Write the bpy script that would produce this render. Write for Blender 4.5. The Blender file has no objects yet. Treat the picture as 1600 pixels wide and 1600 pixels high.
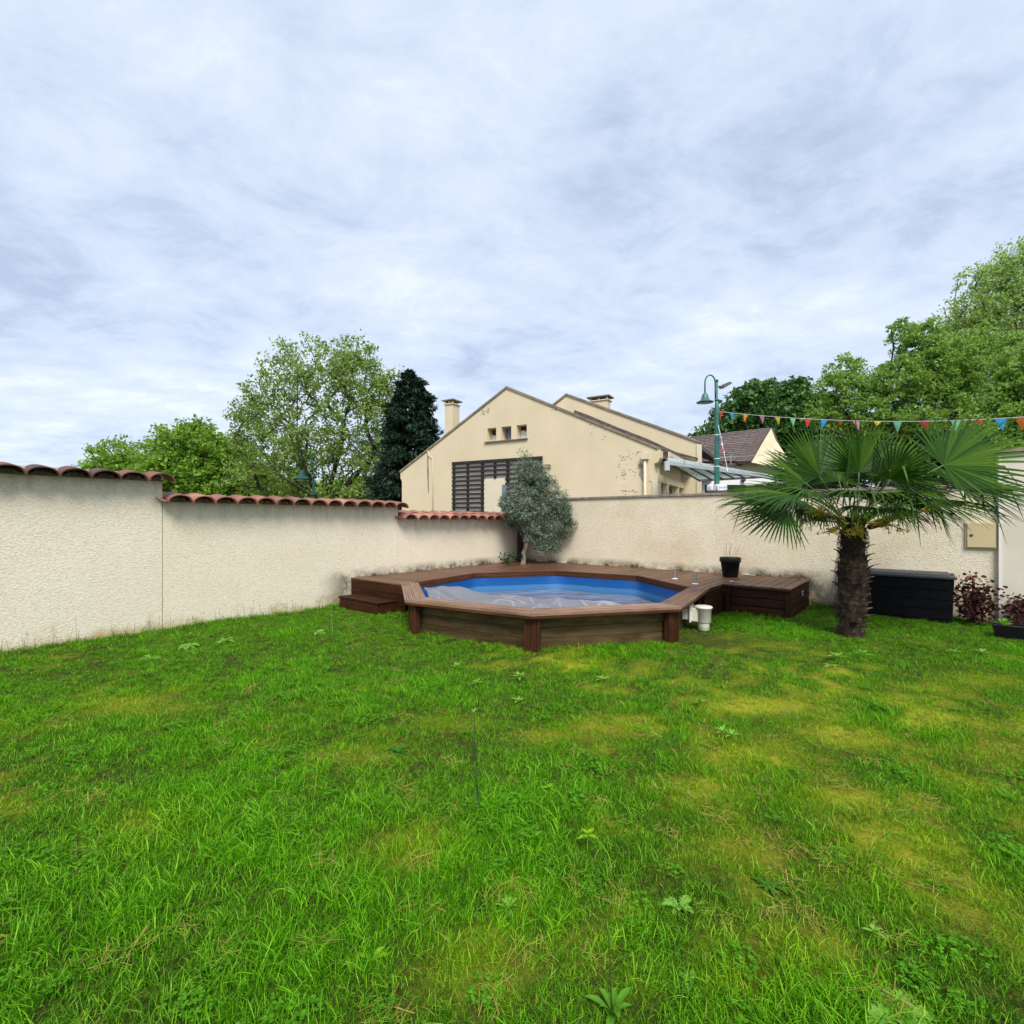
import bpy, math, random
import numpy as np
from mathutils import Vector, Matrix

# ------------------------------------------------------------------ scene, camera, sky, sun, exposure
sc = bpy.context.scene
COL = sc.collection
random.seed(7)
RNG = np.random.default_rng(7)
F, V0, CH = 778.4, 812.4, 1.586          # focal length and horizon of the photo (1600 px), eye height in metres

cam = bpy.data.cameras.new("camera")
cam.sensor_width = 36.0
cam.lens = F / 1600 * 36.0
cam.shift_y = (V0 - 800) / 1600
cam.clip_start = 0.05
cam.clip_end = 3000
cam_ob = bpy.data.objects.new("camera", cam)
COL.objects.link(cam_ob)
cam_ob.location = (0, 0, CH)
cam_ob.rotation_euler = (math.radians(90), 0, 0)
sc.camera = cam_ob

SUN_EL, SUN_AZ = math.radians(50), math.radians(172)      # azimuth clockwise from +Y: behind the camera
world = bpy.data.worlds.new("World")
sc.world = world
world.use_nodes = True


def build_sky():
    nt = world.node_tree
    nt.nodes.clear()
    N = nt.nodes.new
    L = nt.links.new
    out = N('ShaderNodeOutputWorld')
    bg = N('ShaderNodeBackground')
    bg.inputs['Strength'].default_value = 0.1
    L(bg.outputs[0], out.inputs[0])
    sky = N('ShaderNodeTexSky')
    sky.sky_type = 'NISHITA'
    sky.sun_disc = False
    sky.sun_elevation = SUN_EL
    sky.sun_rotation = SUN_AZ
    tc = N('ShaderNodeTexCoord')
    sep = N('ShaderNodeSeparateXYZ')
    L(tc.outputs['Generated'], sep.inputs[0])
    az = N('ShaderNodeMath'); az.operation = 'ABSOLUTE'; L(sep.outputs[2], az.inputs[0])
    ad = N('ShaderNodeMath'); ad.operation = 'ADD'; L(az.outputs[0], ad.inputs[0]); ad.inputs[1].default_value = 0.16
    dv = N('ShaderNodeVectorMath'); dv.operation = 'DIVIDE'
    cmb = N('ShaderNodeCombineXYZ')
    for i in range(3):
        L(ad.outputs[0], cmb.inputs[i])
    L(tc.outputs['Generated'], dv.inputs[0]); L(cmb.outputs[0], dv.inputs[1])
    mp = N('ShaderNodeMapping')
    mp.inputs['Rotation'].default_value = (0, 0, math.radians(-32))
    mp.inputs['Scale'].default_value = (0.95, 1.2, 0.0)
    mp.inputs['Location'].default_value = (3.1, 1.7, 0)
    L(dv.outputs[0], mp.inputs[0])

    def noise(scale, detail, rough, dist):
        n = N('ShaderNodeTexNoise')
        n.inputs['Scale'].default_value = scale
        n.inputs['Detail'].default_value = detail
        n.inputs['Roughness'].default_value = rough
        n.inputs['Distortion'].default_value = dist
        L(mp.outputs[0], n.inputs['Vector'])
        return n
    a = noise(0.95, 8, 0.52, 0.25)
    b = noise(3.6, 10, 0.66, 0.3)
    mx = N('ShaderNodeMix'); mx.data_type = 'FLOAT'
    mx.inputs[0].default_value = 0.46
    L(a.outputs[0], mx.inputs[2]); L(b.outputs[0], mx.inputs[3])
    rp = N('ShaderNodeValToRGB')
    cr = rp.color_ramp
    cr.elements[0].position = 0.37; cr.elements[0].color = (0.43, 0.515, 0.675, 1)
    cr.elements[1].position = 0.63; cr.elements[1].color = (0.785, 0.845, 0.93, 1)
    e = cr.elements.new(0.46); e.color = (0.565, 0.65, 0.805, 1)
    e = cr.elements.new(0.56); e.color = (0.675, 0.745, 0.87, 1)
    L(mx.outputs[0], rp.inputs[0])
    k = N('ShaderNodeVectorMath'); k.operation = 'SCALE'
    k.inputs['Scale'].default_value = 4.25          # cloud radiance over the Background strength
    L(rp.outputs[0], k.inputs[0])
    m2 = N('ShaderNodeMix'); m2.data_type = 'RGBA'
    m2.inputs[0].default_value = 0.93               # a closed cloud deck with a little blue showing through
    L(sky.outputs[0], m2.inputs[6]); L(k.outputs[0], m2.inputs[7])
    L(m2.outputs[2], bg.inputs['Color'])


build_sky()
sun = bpy.data.lights.new("sun", 'SUN')
sun.energy = 1.5
sun.angle = math.radians(24)
sun.color = (1.0, 0.96, 0.90)
sun_ob = bpy.data.objects.new("sun", sun)
COL.objects.link(sun_ob)
sun_dir = Vector((math.sin(SUN_AZ) * math.cos(SUN_EL), math.cos(SUN_AZ) * math.cos(SUN_EL), math.sin(SUN_EL)))
sun_ob.rotation_euler = sun_dir.to_track_quat('Z', 'Y').to_euler()
sun_ob.location = sun_dir * 50
sc.view_settings.view_transform = 'Standard'
sc.view_settings.look = 'None'
sc.view_settings.exposure = 1.5
sc.view_settings.gamma = 1.0
sc.view_settings.use_curve_mapping = False
sc.render.engine = 'CYCLES'
sc.cycles.max_bounces = 6


# ------------------------------------------------------------------ helpers
def at(px, py, Z):
    """The point of the place that stands Z metres ahead at photo position px, py."""
    return Vector(((px - 800) / F * Z, Z, CH - (py - V0) / F * Z))


def ground(px, py, z=0.0):
    Z = F * (CH - z) / (py - V0)
    return Vector(((px - 800) / F * Z, Z, z))


def S(r, g, b):
    f = lambda c: c / 12.92 if c <= 0.04045 else ((c + 0.055) / 1.055) ** 2.4
    return (f(r / 255), f(g / 255), f(b / 255), 1)


# ---- materials
def nodes_of(name):
    m = bpy.data.materials.new(name)
    m.use_nodes = True
    nt = m.node_tree
    b = nt.nodes['Principled BSDF']
    return m, nt, b


def set_in(b, **kw):
    for k, v in kw.items():
        b.inputs[k.replace('_', ' ')].default_value = v


def ramp(nt, stops):
    r = nt.nodes.new('ShaderNodeValToRGB')
    cr = r.color_ramp
    cr.elements[0].position, cr.elements[0].color = stops[0]
    cr.elements[1].position, cr.elements[1].color = stops[-1]
    for p, c in stops[1:-1]:
        e = cr.elements.new(p)
        e.color = c
    return r


def noise_node(nt, vec, scale, detail=4, rough=0.55, dist=0.0):
    n = nt.nodes.new('ShaderNodeTexNoise')
    n.inputs['Scale'].default_value = scale
    n.inputs['Detail'].default_value = detail
    n.inputs['Roughness'].default_value = rough
    n.inputs['Distortion'].default_value = dist
    if vec is not None:
        nt.links.new(vec, n.inputs['Vector'])
    return n


def mapped(nt, coord='Object', scale=(1, 1, 1), rot=(0, 0, 0)):
    if coord == 'World':
        src = nt.nodes.new('ShaderNodeNewGeometry').outputs['Position']
    else:
        src = nt.nodes.new('ShaderNodeTexCoord').outputs[coord]
    mp = nt.nodes.new('ShaderNodeMapping')
    mp.inputs['Scale'].default_value = scale
    mp.inputs['Rotation'].default_value = rot
    nt.links.new(src, mp.inputs[0])
    return mp.outputs[0]


def mixc(nt, fac, a, b, blend='MIX'):
    m = nt.nodes.new('ShaderNodeMix')
    m.data_type = 'RGBA'
    m.blend_type = blend
    for sock, v in ((0, fac), (6, a), (7, b)):
        if hasattr(v, 'is_linked') or hasattr(v, 'links'):
            nt.links.new(v, m.inputs[sock])
        else:
            m.inputs[sock].default_value = v
    return m.outputs[2]


def math_node(nt, op, a, b=None, clamp=False):
    m = nt.nodes.new('ShaderNodeMath')
    m.operation = op
    m.use_clamp = clamp
    for i, v in enumerate((a, b)):
        if v is None:
            continue
        if isinstance(v, (int, float)):
            m.inputs[i].default_value = v
        else:
            nt.links.new(v, m.inputs[i])
    return m.outputs[0]


def bump(nt, b, height, strength, dist):
    bp = nt.nodes.new('ShaderNodeBump')
    bp.inputs['Strength'].default_value = strength
    bp.inputs['Distance'].default_value = dist
    nt.links.new(height, bp.inputs['Height'])
    nt.links.new(bp.outputs[0], b.inputs['Normal'])


def simple(name, c1, c2, scale=8, rough=0.6, bumps=None, metal=0.0, spec=0.5, per_object=0.0, coord='Object', stretch=(1, 1, 1)):
    m, nt, b = nodes_of(name)
    v = mapped(nt, coord, stretch)
    n = noise_node(nt, v, scale, 6, 0.6)
    r = ramp(nt, [(0.3, c1), (0.7, c2)])
    nt.links.new(n.outputs[0], r.inputs[0])
    col = r.outputs[0]
    if per_object:
        oi = nt.nodes.new('ShaderNodeObjectInfo')
        hv = nt.nodes.new('ShaderNodeHueSaturation')
        mr = nt.nodes.new('ShaderNodeMapRange')
        mr.inputs[3].default_value = 1 - per_object
        mr.inputs[4].default_value = 1 + per_object
        nt.links.new(oi.outputs['Random'], mr.inputs[0])
        nt.links.new(mr.outputs[0], hv.inputs['Value'])
        nt.links.new(col, hv.inputs['Color'])
        col = hv.outputs[0]
    nt.links.new(col, b.inputs['Base Color'])
    set_in(b, Roughness=rough, Metallic=metal)
    b.inputs['Specular IOR Level'].default_value = spec
    if bumps:
        n2 = noise_node(nt, v, bumps[0], 6, 0.65)
        bump(nt, b, n2.outputs[0], bumps[1], bumps[2])
    return m


def wood(name, dark, light, rough=0.45, per_object=0.25, grain=(1.2, 28, 28), bstr=0.35, spec=0.5):
    """planks run along their own X"""
    m, nt, b = nodes_of(name)
    oi = nt.nodes.new('ShaderNodeObjectInfo')
    tc = nt.nodes.new('ShaderNodeTexCoord')
    ad = nt.nodes.new('ShaderNodeVectorMath'); ad.operation = 'ADD'
    cb = nt.nodes.new('ShaderNodeCombineXYZ')
    mul = math_node(nt, 'MULTIPLY', oi.outputs['Random'], 37.0)
    nt.links.new(mul, cb.inputs[0]); nt.links.new(mul, cb.inputs[1])
    nt.links.new(tc.outputs['Object'], ad.inputs[0]); nt.links.new(cb.outputs[0], ad.inputs[1])
    mp = nt.nodes.new('ShaderNodeMapping'); mp.inputs['Scale'].default_value = grain
    nt.links.new(ad.outputs[0], mp.inputs[0])
    n = noise_node(nt, mp.outputs[0], 1.0, 7, 0.62, 0.6)
    r = ramp(nt, [(0.28, dark), (0.72, light)])
    nt.links.new(n.outputs[0], r.inputs[0])
    n2 = noise_node(nt, ad.outputs[0], 3.0, 5, 0.6)
    r2 = ramp(nt, [(0.3, (0.72, 0.70, 0.68, 1)), (0.65, (1.12, 1.1, 1.08, 1))])
    nt.links.new(n2.outputs[0], r2.inputs[0])
    col = mixc(nt, 1.0, r.outputs[0], r2.outputs[0], 'MULTIPLY')
    hv = nt.nodes.new('ShaderNodeHueSaturation')
    mr = nt.nodes.new('ShaderNodeMapRange')
    mr.inputs[3].default_value = 1 - per_object; mr.inputs[4].default_value = 1 + per_object
    nt.links.new(oi.outputs['Random'], mr.inputs[0]); nt.links.new(mr.outputs[0], hv.inputs['Value'])
    nt.links.new(col, hv.inputs['Color'])
    nt.links.new(hv.outputs[0], b.inputs['Base Color'])
    b.inputs['Specular IOR Level'].default_value = spec
    rr = nt.nodes.new('ShaderNodeMapRange')
    rr.inputs[3].default_value = rough - 0.1; rr.inputs[4].default_value = rough + 0.2
    nt.links.new(n2.outputs[0], rr.inputs[0]); nt.links.new(rr.outputs[0], b.inputs['Roughness'])
    bump(nt, b, n.outputs[0], bstr, 0.004)
    return m


def leafy(name, c1, c2, c3, trans=0.3, rough=0.5, spec=0.3, yellow=None):
    """foliage: colour varies leaf by leaf and in broad patches"""
    m, nt, b = nodes_of(name)
    g = nt.nodes.new('ShaderNodeNewGeometry')
    r = ramp(nt, [(0.0, c1), (0.5, c2), (1.0, c3)])
    n = noise_node(nt, g.outputs['Position'], 0.55, 3, 0.6)
    s = math_node(nt, 'MULTIPLY_ADD', g.outputs['Random Per Island'], 0.55)
    s.node.inputs[2].default_value = 0.0
    t = math_node(nt, 'MULTIPLY', n.outputs[0], 0.5)
    nt.links.new(math_node(nt, 'ADD', s, t, True), r.inputs[0])
    nt.links.new(r.outputs[0], b.inputs['Base Color'])
    set_in(b, Roughness=rough)
    b.inputs['Specular IOR Level'].default_value = spec
    tr = nt.nodes.new('ShaderNodeBsdfTranslucent')
    hv = nt.nodes.new('ShaderNodeHueSaturation')
    hv.inputs['Hue'].default_value = 0.49
    hv.inputs['Value'].default_value = 1.25
    nt.links.new(r.outputs[0], hv.inputs['Color']); nt.links.new(hv.outputs[0], tr.inputs[0])
    mx = nt.nodes.new('ShaderNodeMixShader'); mx.inputs[0].default_value = trans
    nt.links.new(b.outputs[0], mx.inputs[1]); nt.links.new(tr.outputs[0], mx.inputs[2])
    nt.links.new(mx.outputs[0], nt.nodes['Material Output'].inputs[0])
    return m


def render_coat(name, base, pale, mould_z=None, ground_z=None, top=None, bscale=33, bstr=0.62):
    """roughcast wall coat; damp and mould stains sit along its foot"""
    m, nt, b = nodes_of(name)
    g = nt.nodes.new('ShaderNodeNewGeometry')
    P = g.outputs['Position']
    big = noise_node(nt, P, 0.8, 5, 0.6)
    r = ramp(nt, [(0.32, base), (0.68, pale)])
    nt.links.new(big.outputs[0], r.inputs[0])
    col = r.outputs[0]
    sep = nt.nodes.new('ShaderNodeSeparateXYZ'); nt.links.new(P, sep.inputs[0])
    med = noise_node(nt, P, 2.3, 6, 0.7)

    def foot(z0, reach, colr, amount, col, thresh=0.0):
        d = math_node(nt, 'SUBTRACT', sep.outputs[2], z0)
        h = math_node(nt, 'MULTIPLY', math_node(nt, 'SUBTRACT', med.outputs[0], 0.28 + thresh), reach * 4.0)
        f = math_node(nt, 'DIVIDE', math_node(nt, 'SUBTRACT', h, d), reach)
        f = math_node(nt, 'MULTIPLY', f, amount, True)
        return mixc(nt, f, col, colr)
    if ground_z is not None:
        col = foot(ground_z, 0.24, (0.42, 0.27, 0.075, 1), 0.85, col, 0.05)
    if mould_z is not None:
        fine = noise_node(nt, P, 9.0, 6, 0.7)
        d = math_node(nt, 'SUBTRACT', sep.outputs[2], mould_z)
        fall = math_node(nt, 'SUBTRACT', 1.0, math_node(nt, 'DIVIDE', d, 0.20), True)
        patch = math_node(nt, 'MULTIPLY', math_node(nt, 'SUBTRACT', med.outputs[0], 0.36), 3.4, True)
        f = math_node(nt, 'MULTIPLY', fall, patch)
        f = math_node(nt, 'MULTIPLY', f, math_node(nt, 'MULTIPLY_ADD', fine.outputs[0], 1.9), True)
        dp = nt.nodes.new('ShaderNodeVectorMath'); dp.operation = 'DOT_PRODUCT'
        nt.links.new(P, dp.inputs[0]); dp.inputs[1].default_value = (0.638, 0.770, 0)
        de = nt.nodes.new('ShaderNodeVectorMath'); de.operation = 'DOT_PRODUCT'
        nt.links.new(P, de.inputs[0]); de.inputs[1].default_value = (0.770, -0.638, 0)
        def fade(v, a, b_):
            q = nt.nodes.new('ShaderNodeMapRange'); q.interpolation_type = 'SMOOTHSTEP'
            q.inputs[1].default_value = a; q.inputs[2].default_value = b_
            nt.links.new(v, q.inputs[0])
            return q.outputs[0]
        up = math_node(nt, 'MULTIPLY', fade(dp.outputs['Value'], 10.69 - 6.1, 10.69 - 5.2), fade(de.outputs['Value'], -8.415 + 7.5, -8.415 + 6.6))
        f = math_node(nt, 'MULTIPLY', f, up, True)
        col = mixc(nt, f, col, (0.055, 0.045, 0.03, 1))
    if top is not None:
        # drips that run down from the tile joints
        ms = nt.nodes.new('ShaderNodeMapping'); ms.inputs['Scale'].default_value = (9, 9, 0.7)
        nt.links.new(P, ms.inputs[0])
        sn = noise_node(nt, ms.outputs[0], 1.0, 4, 0.6)
        dd = math_node(nt, 'SUBTRACT', top, sep.outputs[2])
        reach = math_node(nt, 'MULTIPLY', math_node(nt, 'SUBTRACT', sn.outputs[0], 0.34), 1.1)
        f = math_node(nt, 'MULTIPLY', math_node(nt, 'DIVIDE', math_node(nt, 'SUBTRACT', reach, dd), 0.22), 0.20, True)
        col = mixc(nt, f, col, (0.17, 0.14, 0.10, 1))
    # browner in the hollows of the relief
    mp = nt.nodes.new('ShaderNodeMapping'); mp.inputs['Scale'].default_value = (1, 1, 1.75)
    nt.links.new(P, mp.inputs[0])
    n1 = noise_node(nt, mp.outputs[0], bscale, 5, 0.55, 0.9)
    vr = nt.nodes.new('ShaderNodeTexVoronoi'); vr.inputs['Scale'].default_value = bscale * 1.25
    wv = nt.nodes.new('ShaderNodeVectorMath'); wv.operation = 'MULTIPLY_ADD'
    nt.links.new(n1.outputs['Color'], wv.inputs[0]); wv.inputs[1].default_value = (0.06, 0.06, 0.06)
    nt.links.new(mp.outputs[0], wv.inputs[2]); nt.links.new(wv.outputs[0], vr.inputs['Vector'])
    hgt = math_node(nt, 'ADD', math_node(nt, 'MULTIPLY', n1.outputs[0], 1.4), math_node(nt, 'MULTIPLY', vr.outputs[0], -0.55))
    hollow = nt.nodes.new('ShaderNodeMapRange')
    hollow.inputs[1].default_value = 0.15; hollow.inputs[2].default_value = 0.5
    hollow.inputs[3].default_value = 0.30; hollow.inputs[4].default_value = 0.0
    nt.links.new(hgt, hollow.inputs[0])
    col = mixc(nt, hollow.outputs[0], col, (0.30, 0.24, 0.15, 1))
    nt.links.new(col, b.inputs['Base Color'])
    set_in(b, Roughness=0.85)
    b.inputs['Specular IOR Level'].default_value = 0.2
    bump(nt, b, hgt, bstr, 0.011)
    return m


M = {}


def make_materials():
    for nm_, top_ in (('low', 1.60), ('mid', 1.845)):
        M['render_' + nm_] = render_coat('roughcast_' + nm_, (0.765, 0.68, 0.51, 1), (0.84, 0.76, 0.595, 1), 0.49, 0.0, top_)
    M['render_left'] = render_coat('roughcast_left', (0.755, 0.68, 0.52, 1), (0.83, 0.755, 0.60, 1), None, 0.0, 2.135)
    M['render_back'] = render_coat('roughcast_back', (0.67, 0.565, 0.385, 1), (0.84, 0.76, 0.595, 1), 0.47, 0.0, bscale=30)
    M['smooth_wall'] = simple('smooth_render', (0.62, 0.56, 0.45, 1), (0.72, 0.66, 0.55, 1), 1.2, 0.8, (40, 0.15, 0.004), coord='World')
    M['bead'] = simple('corner_bead', (0.75, 0.73, 0.68, 1), (0.8, 0.78, 0.74, 1), 4, 0.6)
    M['coping'] = simple('coping_stone', (0.13, 0.10, 0.075, 1), (0.30, 0.25, 0.19, 1), 7, 0.85, (30, 0.5, 0.01), coord='World')
    M['cream'] = simple('cream_paint', (0.60, 0.505, 0.335, 1), (0.67, 0.565, 0.385, 1), 0.9, 0.8, (25, 0.12, 0.006), coord='World', spec=0.2, stretch=(1, 1, 0.6))
    M['cream_pale'] = simple('cream_pale_paint', (0.60, 0.53, 0.38, 1), (0.66, 0.59, 0.44, 1), 0.8, 0.8, coord='World', spec=0.2)
    M['trim'] = simple('weathered_trim', (0.14, 0.11, 0.07, 1), (0.30, 0.25, 0.17, 1), 3, 0.85, (20, 0.4, 0.01), coord='World')
    M['plaster_bare'] = simple('bare_plaster', (0.22, 0.19, 0.155, 1), (0.34, 0.30, 0.25, 1), 6, 0.9, (30, 0.5, 0.01), coord='World')
    M['roof_dark'] = simple('old_roof_tile', (0.05, 0.035, 0.028, 1), (0.14, 0.10, 0.085, 1), 5, 0.85, (20, 0.6, 0.02), coord='World', per_object=0.2)
    M['roof_brown'] = simple('brown_roof_tile', (0.090, 0.068, 0.062, 1), (0.20, 0.155, 0.145, 1), 4, 0.85, (20, 0.5, 0.02), coord='World', per_object=0.25)
    M['lattice'] = wood('dark_lattice_wood', (0.010, 0.007, 0.007, 1), (0.028, 0.018, 0.017, 1), 0.6)
    M['white'] = simple('white_paint', (0.70, 0.70, 0.68, 1), (0.76, 0.76, 0.75, 1), 3, 0.5)
    M['metal_grey'] = simple('grey_metal', (0.40, 0.42, 0.45, 1), (0.52, 0.54, 0.57, 1), 3, 0.45, metal=0.3)
    M['dark_metal'] = simple('dark_metal', (0.05, 0.05, 0.055, 1), (0.09, 0.09, 0.095, 1), 5, 0.5)
    M['steel'] = simple('brushed_steel', (0.42, 0.41, 0.39, 1), (0.55, 0.54, 0.52, 1), 12, 0.32, metal=0.85)
    M['brick'] = simple('red_brick', (0.24, 0.05, 0.035, 1), (0.34, 0.09, 0.06, 1), 12, 0.85, coord='World', per_object=0.2)
    M['dark_glass'] = simple('dark_glass', (0.012, 0.010, 0.009, 1), (0.035, 0.022, 0.016, 1), 1.2, 0.15, coord='World')
    M['blue_board'] = simple('grey_blue_board', (0.10, 0.13, 0.17, 1), (0.19, 0.22, 0.27, 1), 2, 0.6, coord='World')
    M['rust'] = simple('rusty_brown', (0.055, 0.02, 0.01, 1), (0.13, 0.05, 0.025, 1), 12, 0.9, coord='World')
    M['lamp_green'] = simple('green_lamp_paint', (0.012, 0.10, 0.075, 1), (0.03, 0.16, 0.125, 1), 6, 0.4)
    M['black_plastic'] = simple('black_plastic', (0.004, 0.0045, 0.006, 1), (0.008, 0.0085, 0.010, 1), 6, 0.45, spec=0.25)
    M['box_lid'] = simple('slate_plastic', (0.024, 0.027, 0.036, 1), (0.042, 0.046, 0.056, 1), 6, 0.5, (60, 0.2, 0.003))
    M['box_body'] = simple('charcoal_plastic', (0.0035, 0.004, 0.005, 1), (0.007, 0.0075, 0.009, 1), 6, 0.6, (60, 0.2, 0.003), spec=0.08)
    M['meter'] = simple('beige_polyester', (0.56, 0.45, 0.25, 1), (0.60, 0.49, 0.285, 1), 2, 0.5)
    M['skimmer'] = simple('ivory_plastic', (0.66, 0.64, 0.52, 1), (0.74, 0.72, 0.61, 1), 7, 0.35)
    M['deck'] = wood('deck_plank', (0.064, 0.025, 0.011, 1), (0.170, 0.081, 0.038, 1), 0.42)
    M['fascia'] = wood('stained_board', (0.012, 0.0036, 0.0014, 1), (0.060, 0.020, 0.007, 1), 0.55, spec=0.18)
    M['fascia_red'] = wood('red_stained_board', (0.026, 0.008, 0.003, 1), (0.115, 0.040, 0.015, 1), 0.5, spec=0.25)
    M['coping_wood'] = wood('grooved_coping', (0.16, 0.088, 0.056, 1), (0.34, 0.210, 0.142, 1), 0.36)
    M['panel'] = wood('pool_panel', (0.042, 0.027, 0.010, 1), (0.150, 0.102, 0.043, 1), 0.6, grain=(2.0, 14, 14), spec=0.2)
    M['bark_grey'] = simple('grey_bark', (0.07, 0.055, 0.042, 1), (0.17, 0.14, 0.11, 1), 9, 0.9, (25, 0.7, 0.02), coord='World')
    M['bark_olive'] = simple('olive_bark', (0.13, 0.105, 0.08, 1), (0.30, 0.26, 0.21, 1), 12, 0.9, (40, 0.7, 0.01), coord='World')
    M['bark_dark'] = simple('dark_bark', (0.022, 0.017, 0.012, 1), (0.06, 0.046, 0.034, 1), 9, 0.9, (25, 0.7, 0.02), coord='World')
    M['palm_bark'] = simple('palm_fibre', (0.012, 0.006, 0.003, 1), (0.075, 0.040, 0.023, 1), 14, 0.95, (45, 1.0, 0.03), coord='World', stretch=(1, 1, 0.4))
    M['palm_stub'] = simple('cut_leaf_base', (0.040, 0.024, 0.014, 1), (0.22, 0.155, 0.105, 1), 16, 0.9, coord='World')
    M['palm_leaf'] = leafy('palm_leaf', (0.006, 0.024, 0.003, 1), (0.020, 0.070, 0.005, 1), (0.100, 0.195, 0.012, 1), 0.14, 0.5, 0.2)
    M['petiole'] = simple('palm_petiole', (0.06, 0.10, 0.02, 1), (0.12, 0.17, 0.04, 1), 8, 0.5)
    M['flower'] = simple('palm_flower', (0.27, 0.20, 0.012, 1), (0.50, 0.40, 0.03, 1), 30, 0.8, coord='World')
    M['spathe'] = simple('dry_sheath', (0.10, 0.030, 0.014, 1), (0.24, 0.085, 0.04, 1), 14, 0.8, coord='World')
    M['olive_leaf'] = leafy('olive_leaf', (0.045, 0.080, 0.048, 1), (0.125, 0.180, 0.115, 1), (0.34, 0.41, 0.29, 1), 0.12, 0.5, 0.4)
    M['plane_leaf'] = leafy('plane_leaf', (0.095, 0.180, 0.028, 1), (0.21, 0.33, 0.060, 1), (0.40, 0.50, 0.14, 1), 0.42)
    M['lime_leaf'] = leafy('lime_leaf', (0.085, 0.190, 0.018, 1), (0.19, 0.35, 0.034, 1), (0.33, 0.50, 0.07, 1), 0.42)
    M['conifer_leaf'] = leafy('conifer_needles', (0.007, 0.020, 0.010, 1), (0.017, 0.042, 0.022, 1), (0.055, 0.100, 0.052, 1), 0.05, 0.6, 0.2)
    M['chestnut_leaf'] = leafy('dark_broad_leaf', (0.026, 0.085, 0.018, 1), (0.065, 0.160, 0.032, 1), (0.14, 0.27, 0.06, 1), 0.3)
    M['mid_leaf'] = leafy('mid_leaf', (0.065, 0.165, 0.022, 1), (0.190, 0.350, 0.052, 1), (0.40, 0.56, 0.13, 1), 0.46)
    M['pale_leaf'] = leafy('pale_leaf', (0.14, 0.25, 0.045, 1), (0.27, 0.42, 0.095, 1), (0.46, 0.62, 0.19, 1), 0.5)
    M['red_leaf'] = leafy('red_brown_leaf', (0.014, 0.004, 0.004, 1), (0.045, 0.012, 0.010, 1), (0.15, 0.055, 0.038, 1), 0.15, 0.55)
    M['weed_leaf'] = leafy('weed_leaf', (0.09, 0.25, 0.022, 1), (0.17, 0.38, 0.042, 1), (0.31, 0.52, 0.11, 1), 0.3, 0.45, 0.1)
    M['weed_lime'] = leafy('yellow_green_leaf', (0.14, 0.33, 0.008, 1), (0.21, 0.43, 0.012, 1), (0.28, 0.50, 0.03, 1), 0.35, 0.45, 0.1)
    M['weed_dark'] = leafy('dark_weed_leaf', (0.018, 0.075, 0.004, 1), (0.040, 0.14, 0.008, 1), (0.085, 0.22, 0.02, 1), 0.25, 0.45, 0.1)
    M['weed_mid'] = leafy('ribbed_leaf', (0.045, 0.15, 0.010, 1), (0.085, 0.24, 0.018, 1), (0.16, 0.36, 0.04, 1), 0.25, 0.45, 0.1)
    M['stalk_dark'] = simple('dark_stalk', (0.018, 0.05, 0.012, 1), (0.04, 0.085, 0.02, 1), 30, 0.6)
    M['stalk_dry'] = simple('dry_stalk', (0.25, 0.21, 0.10, 1), (0.42, 0.36, 0.20, 1), 30, 0.8)
    M['twig'] = simple('grey_twig', (0.16, 0.12, 0.09, 1), (0.30, 0.25, 0.20, 1), 30, 0.8)
    M['soil'] = simple('potting_soil', (0.012, 0.009, 0.007, 1), (0.04, 0.028, 0.02, 1), 40, 0.95, (60, 1.0, 0.02))
    M['earth'] = simple('outer_ground', (0.07, 0.085, 0.035, 1), (0.12, 0.11, 0.07, 1), 0.4, 0.95, coord='World')
    M['cord'] = simple('white_cord', (0.60, 0.60, 0.55, 1), (0.7, 0.7, 0.66, 1), 10, 0.7)
    for nm, c in (('red', (0.62, 0.028, 0.035, 1)), ('blue', (0.012, 0.34, 0.72, 1)), ('orange', (0.80, 0.20, 0.02, 1)),
                  ('pink', (0.86, 0.34, 0.45, 1)), ('yellow', (0.78, 0.62, 0.012, 1)), ('mint', (0.25, 0.66, 0.36, 1))):
        M[nm] = simple('flag_' + nm, c, tuple(min(1, v * 1.12) for v in c[:3]) + (1,), 4, 0.55)

    # terracotta tile: fired colours differ tile by tile, older ones carry dark lichen
    m, nt, b = nodes_of('terracotta_tile')
    oi = nt.nodes.new('ShaderNodeObjectInfo')
    g = nt.nodes.new('ShaderNodeNewGeometry')
    r = ramp(nt, [(0.0, (0.20, 0.085, 0.058, 1)), (0.35, (0.33, 0.135, 0.085, 1)), (0.7, (0.42, 0.185, 0.115, 1)), (1.0, (0.40, 0.235, 0.16, 1))])
    nt.links.new(oi.outputs['Random'], r.inputs[0])
    n = noise_node(nt, g.outputs['Position'], 7, 6, 0.7)
    f = math_node(nt, 'MULTIPLY', math_node(nt, 'SUBTRACT', n.outputs[0], 0.47), 3.2, True)
    at_ = nt.nodes.new('ShaderNodeAttribute'); at_.attribute_type = 'OBJECT'; at_.attribute_name = 'age'
    f = math_node(nt, 'ADD', math_node(nt, 'MULTIPLY', f, 0.55), math_node(nt, 'MULTIPLY', at_.outputs['Fac'], 0.85), True)
    nt.links.new(mixc(nt, f, r.outputs[0], (0.060, 0.036, 0.030, 1)), b.inputs['Base Color'])
    set_in(b, Roughness=0.8)
    n2 = noise_node(nt, g.outputs['Position'], 45, 5, 0.6)
    bump(nt, b, n2.outputs[0], 0.5, 0.006)
    M['tile'] = m

    # pool liner: deep blue; its lighter lower band is reflected light painted in
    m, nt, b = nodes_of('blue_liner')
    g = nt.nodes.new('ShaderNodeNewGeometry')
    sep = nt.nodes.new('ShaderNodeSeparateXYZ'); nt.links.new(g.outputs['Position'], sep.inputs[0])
    n = noise_node(nt, g.outputs['Position'], 2.2, 5, 0.6)
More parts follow.
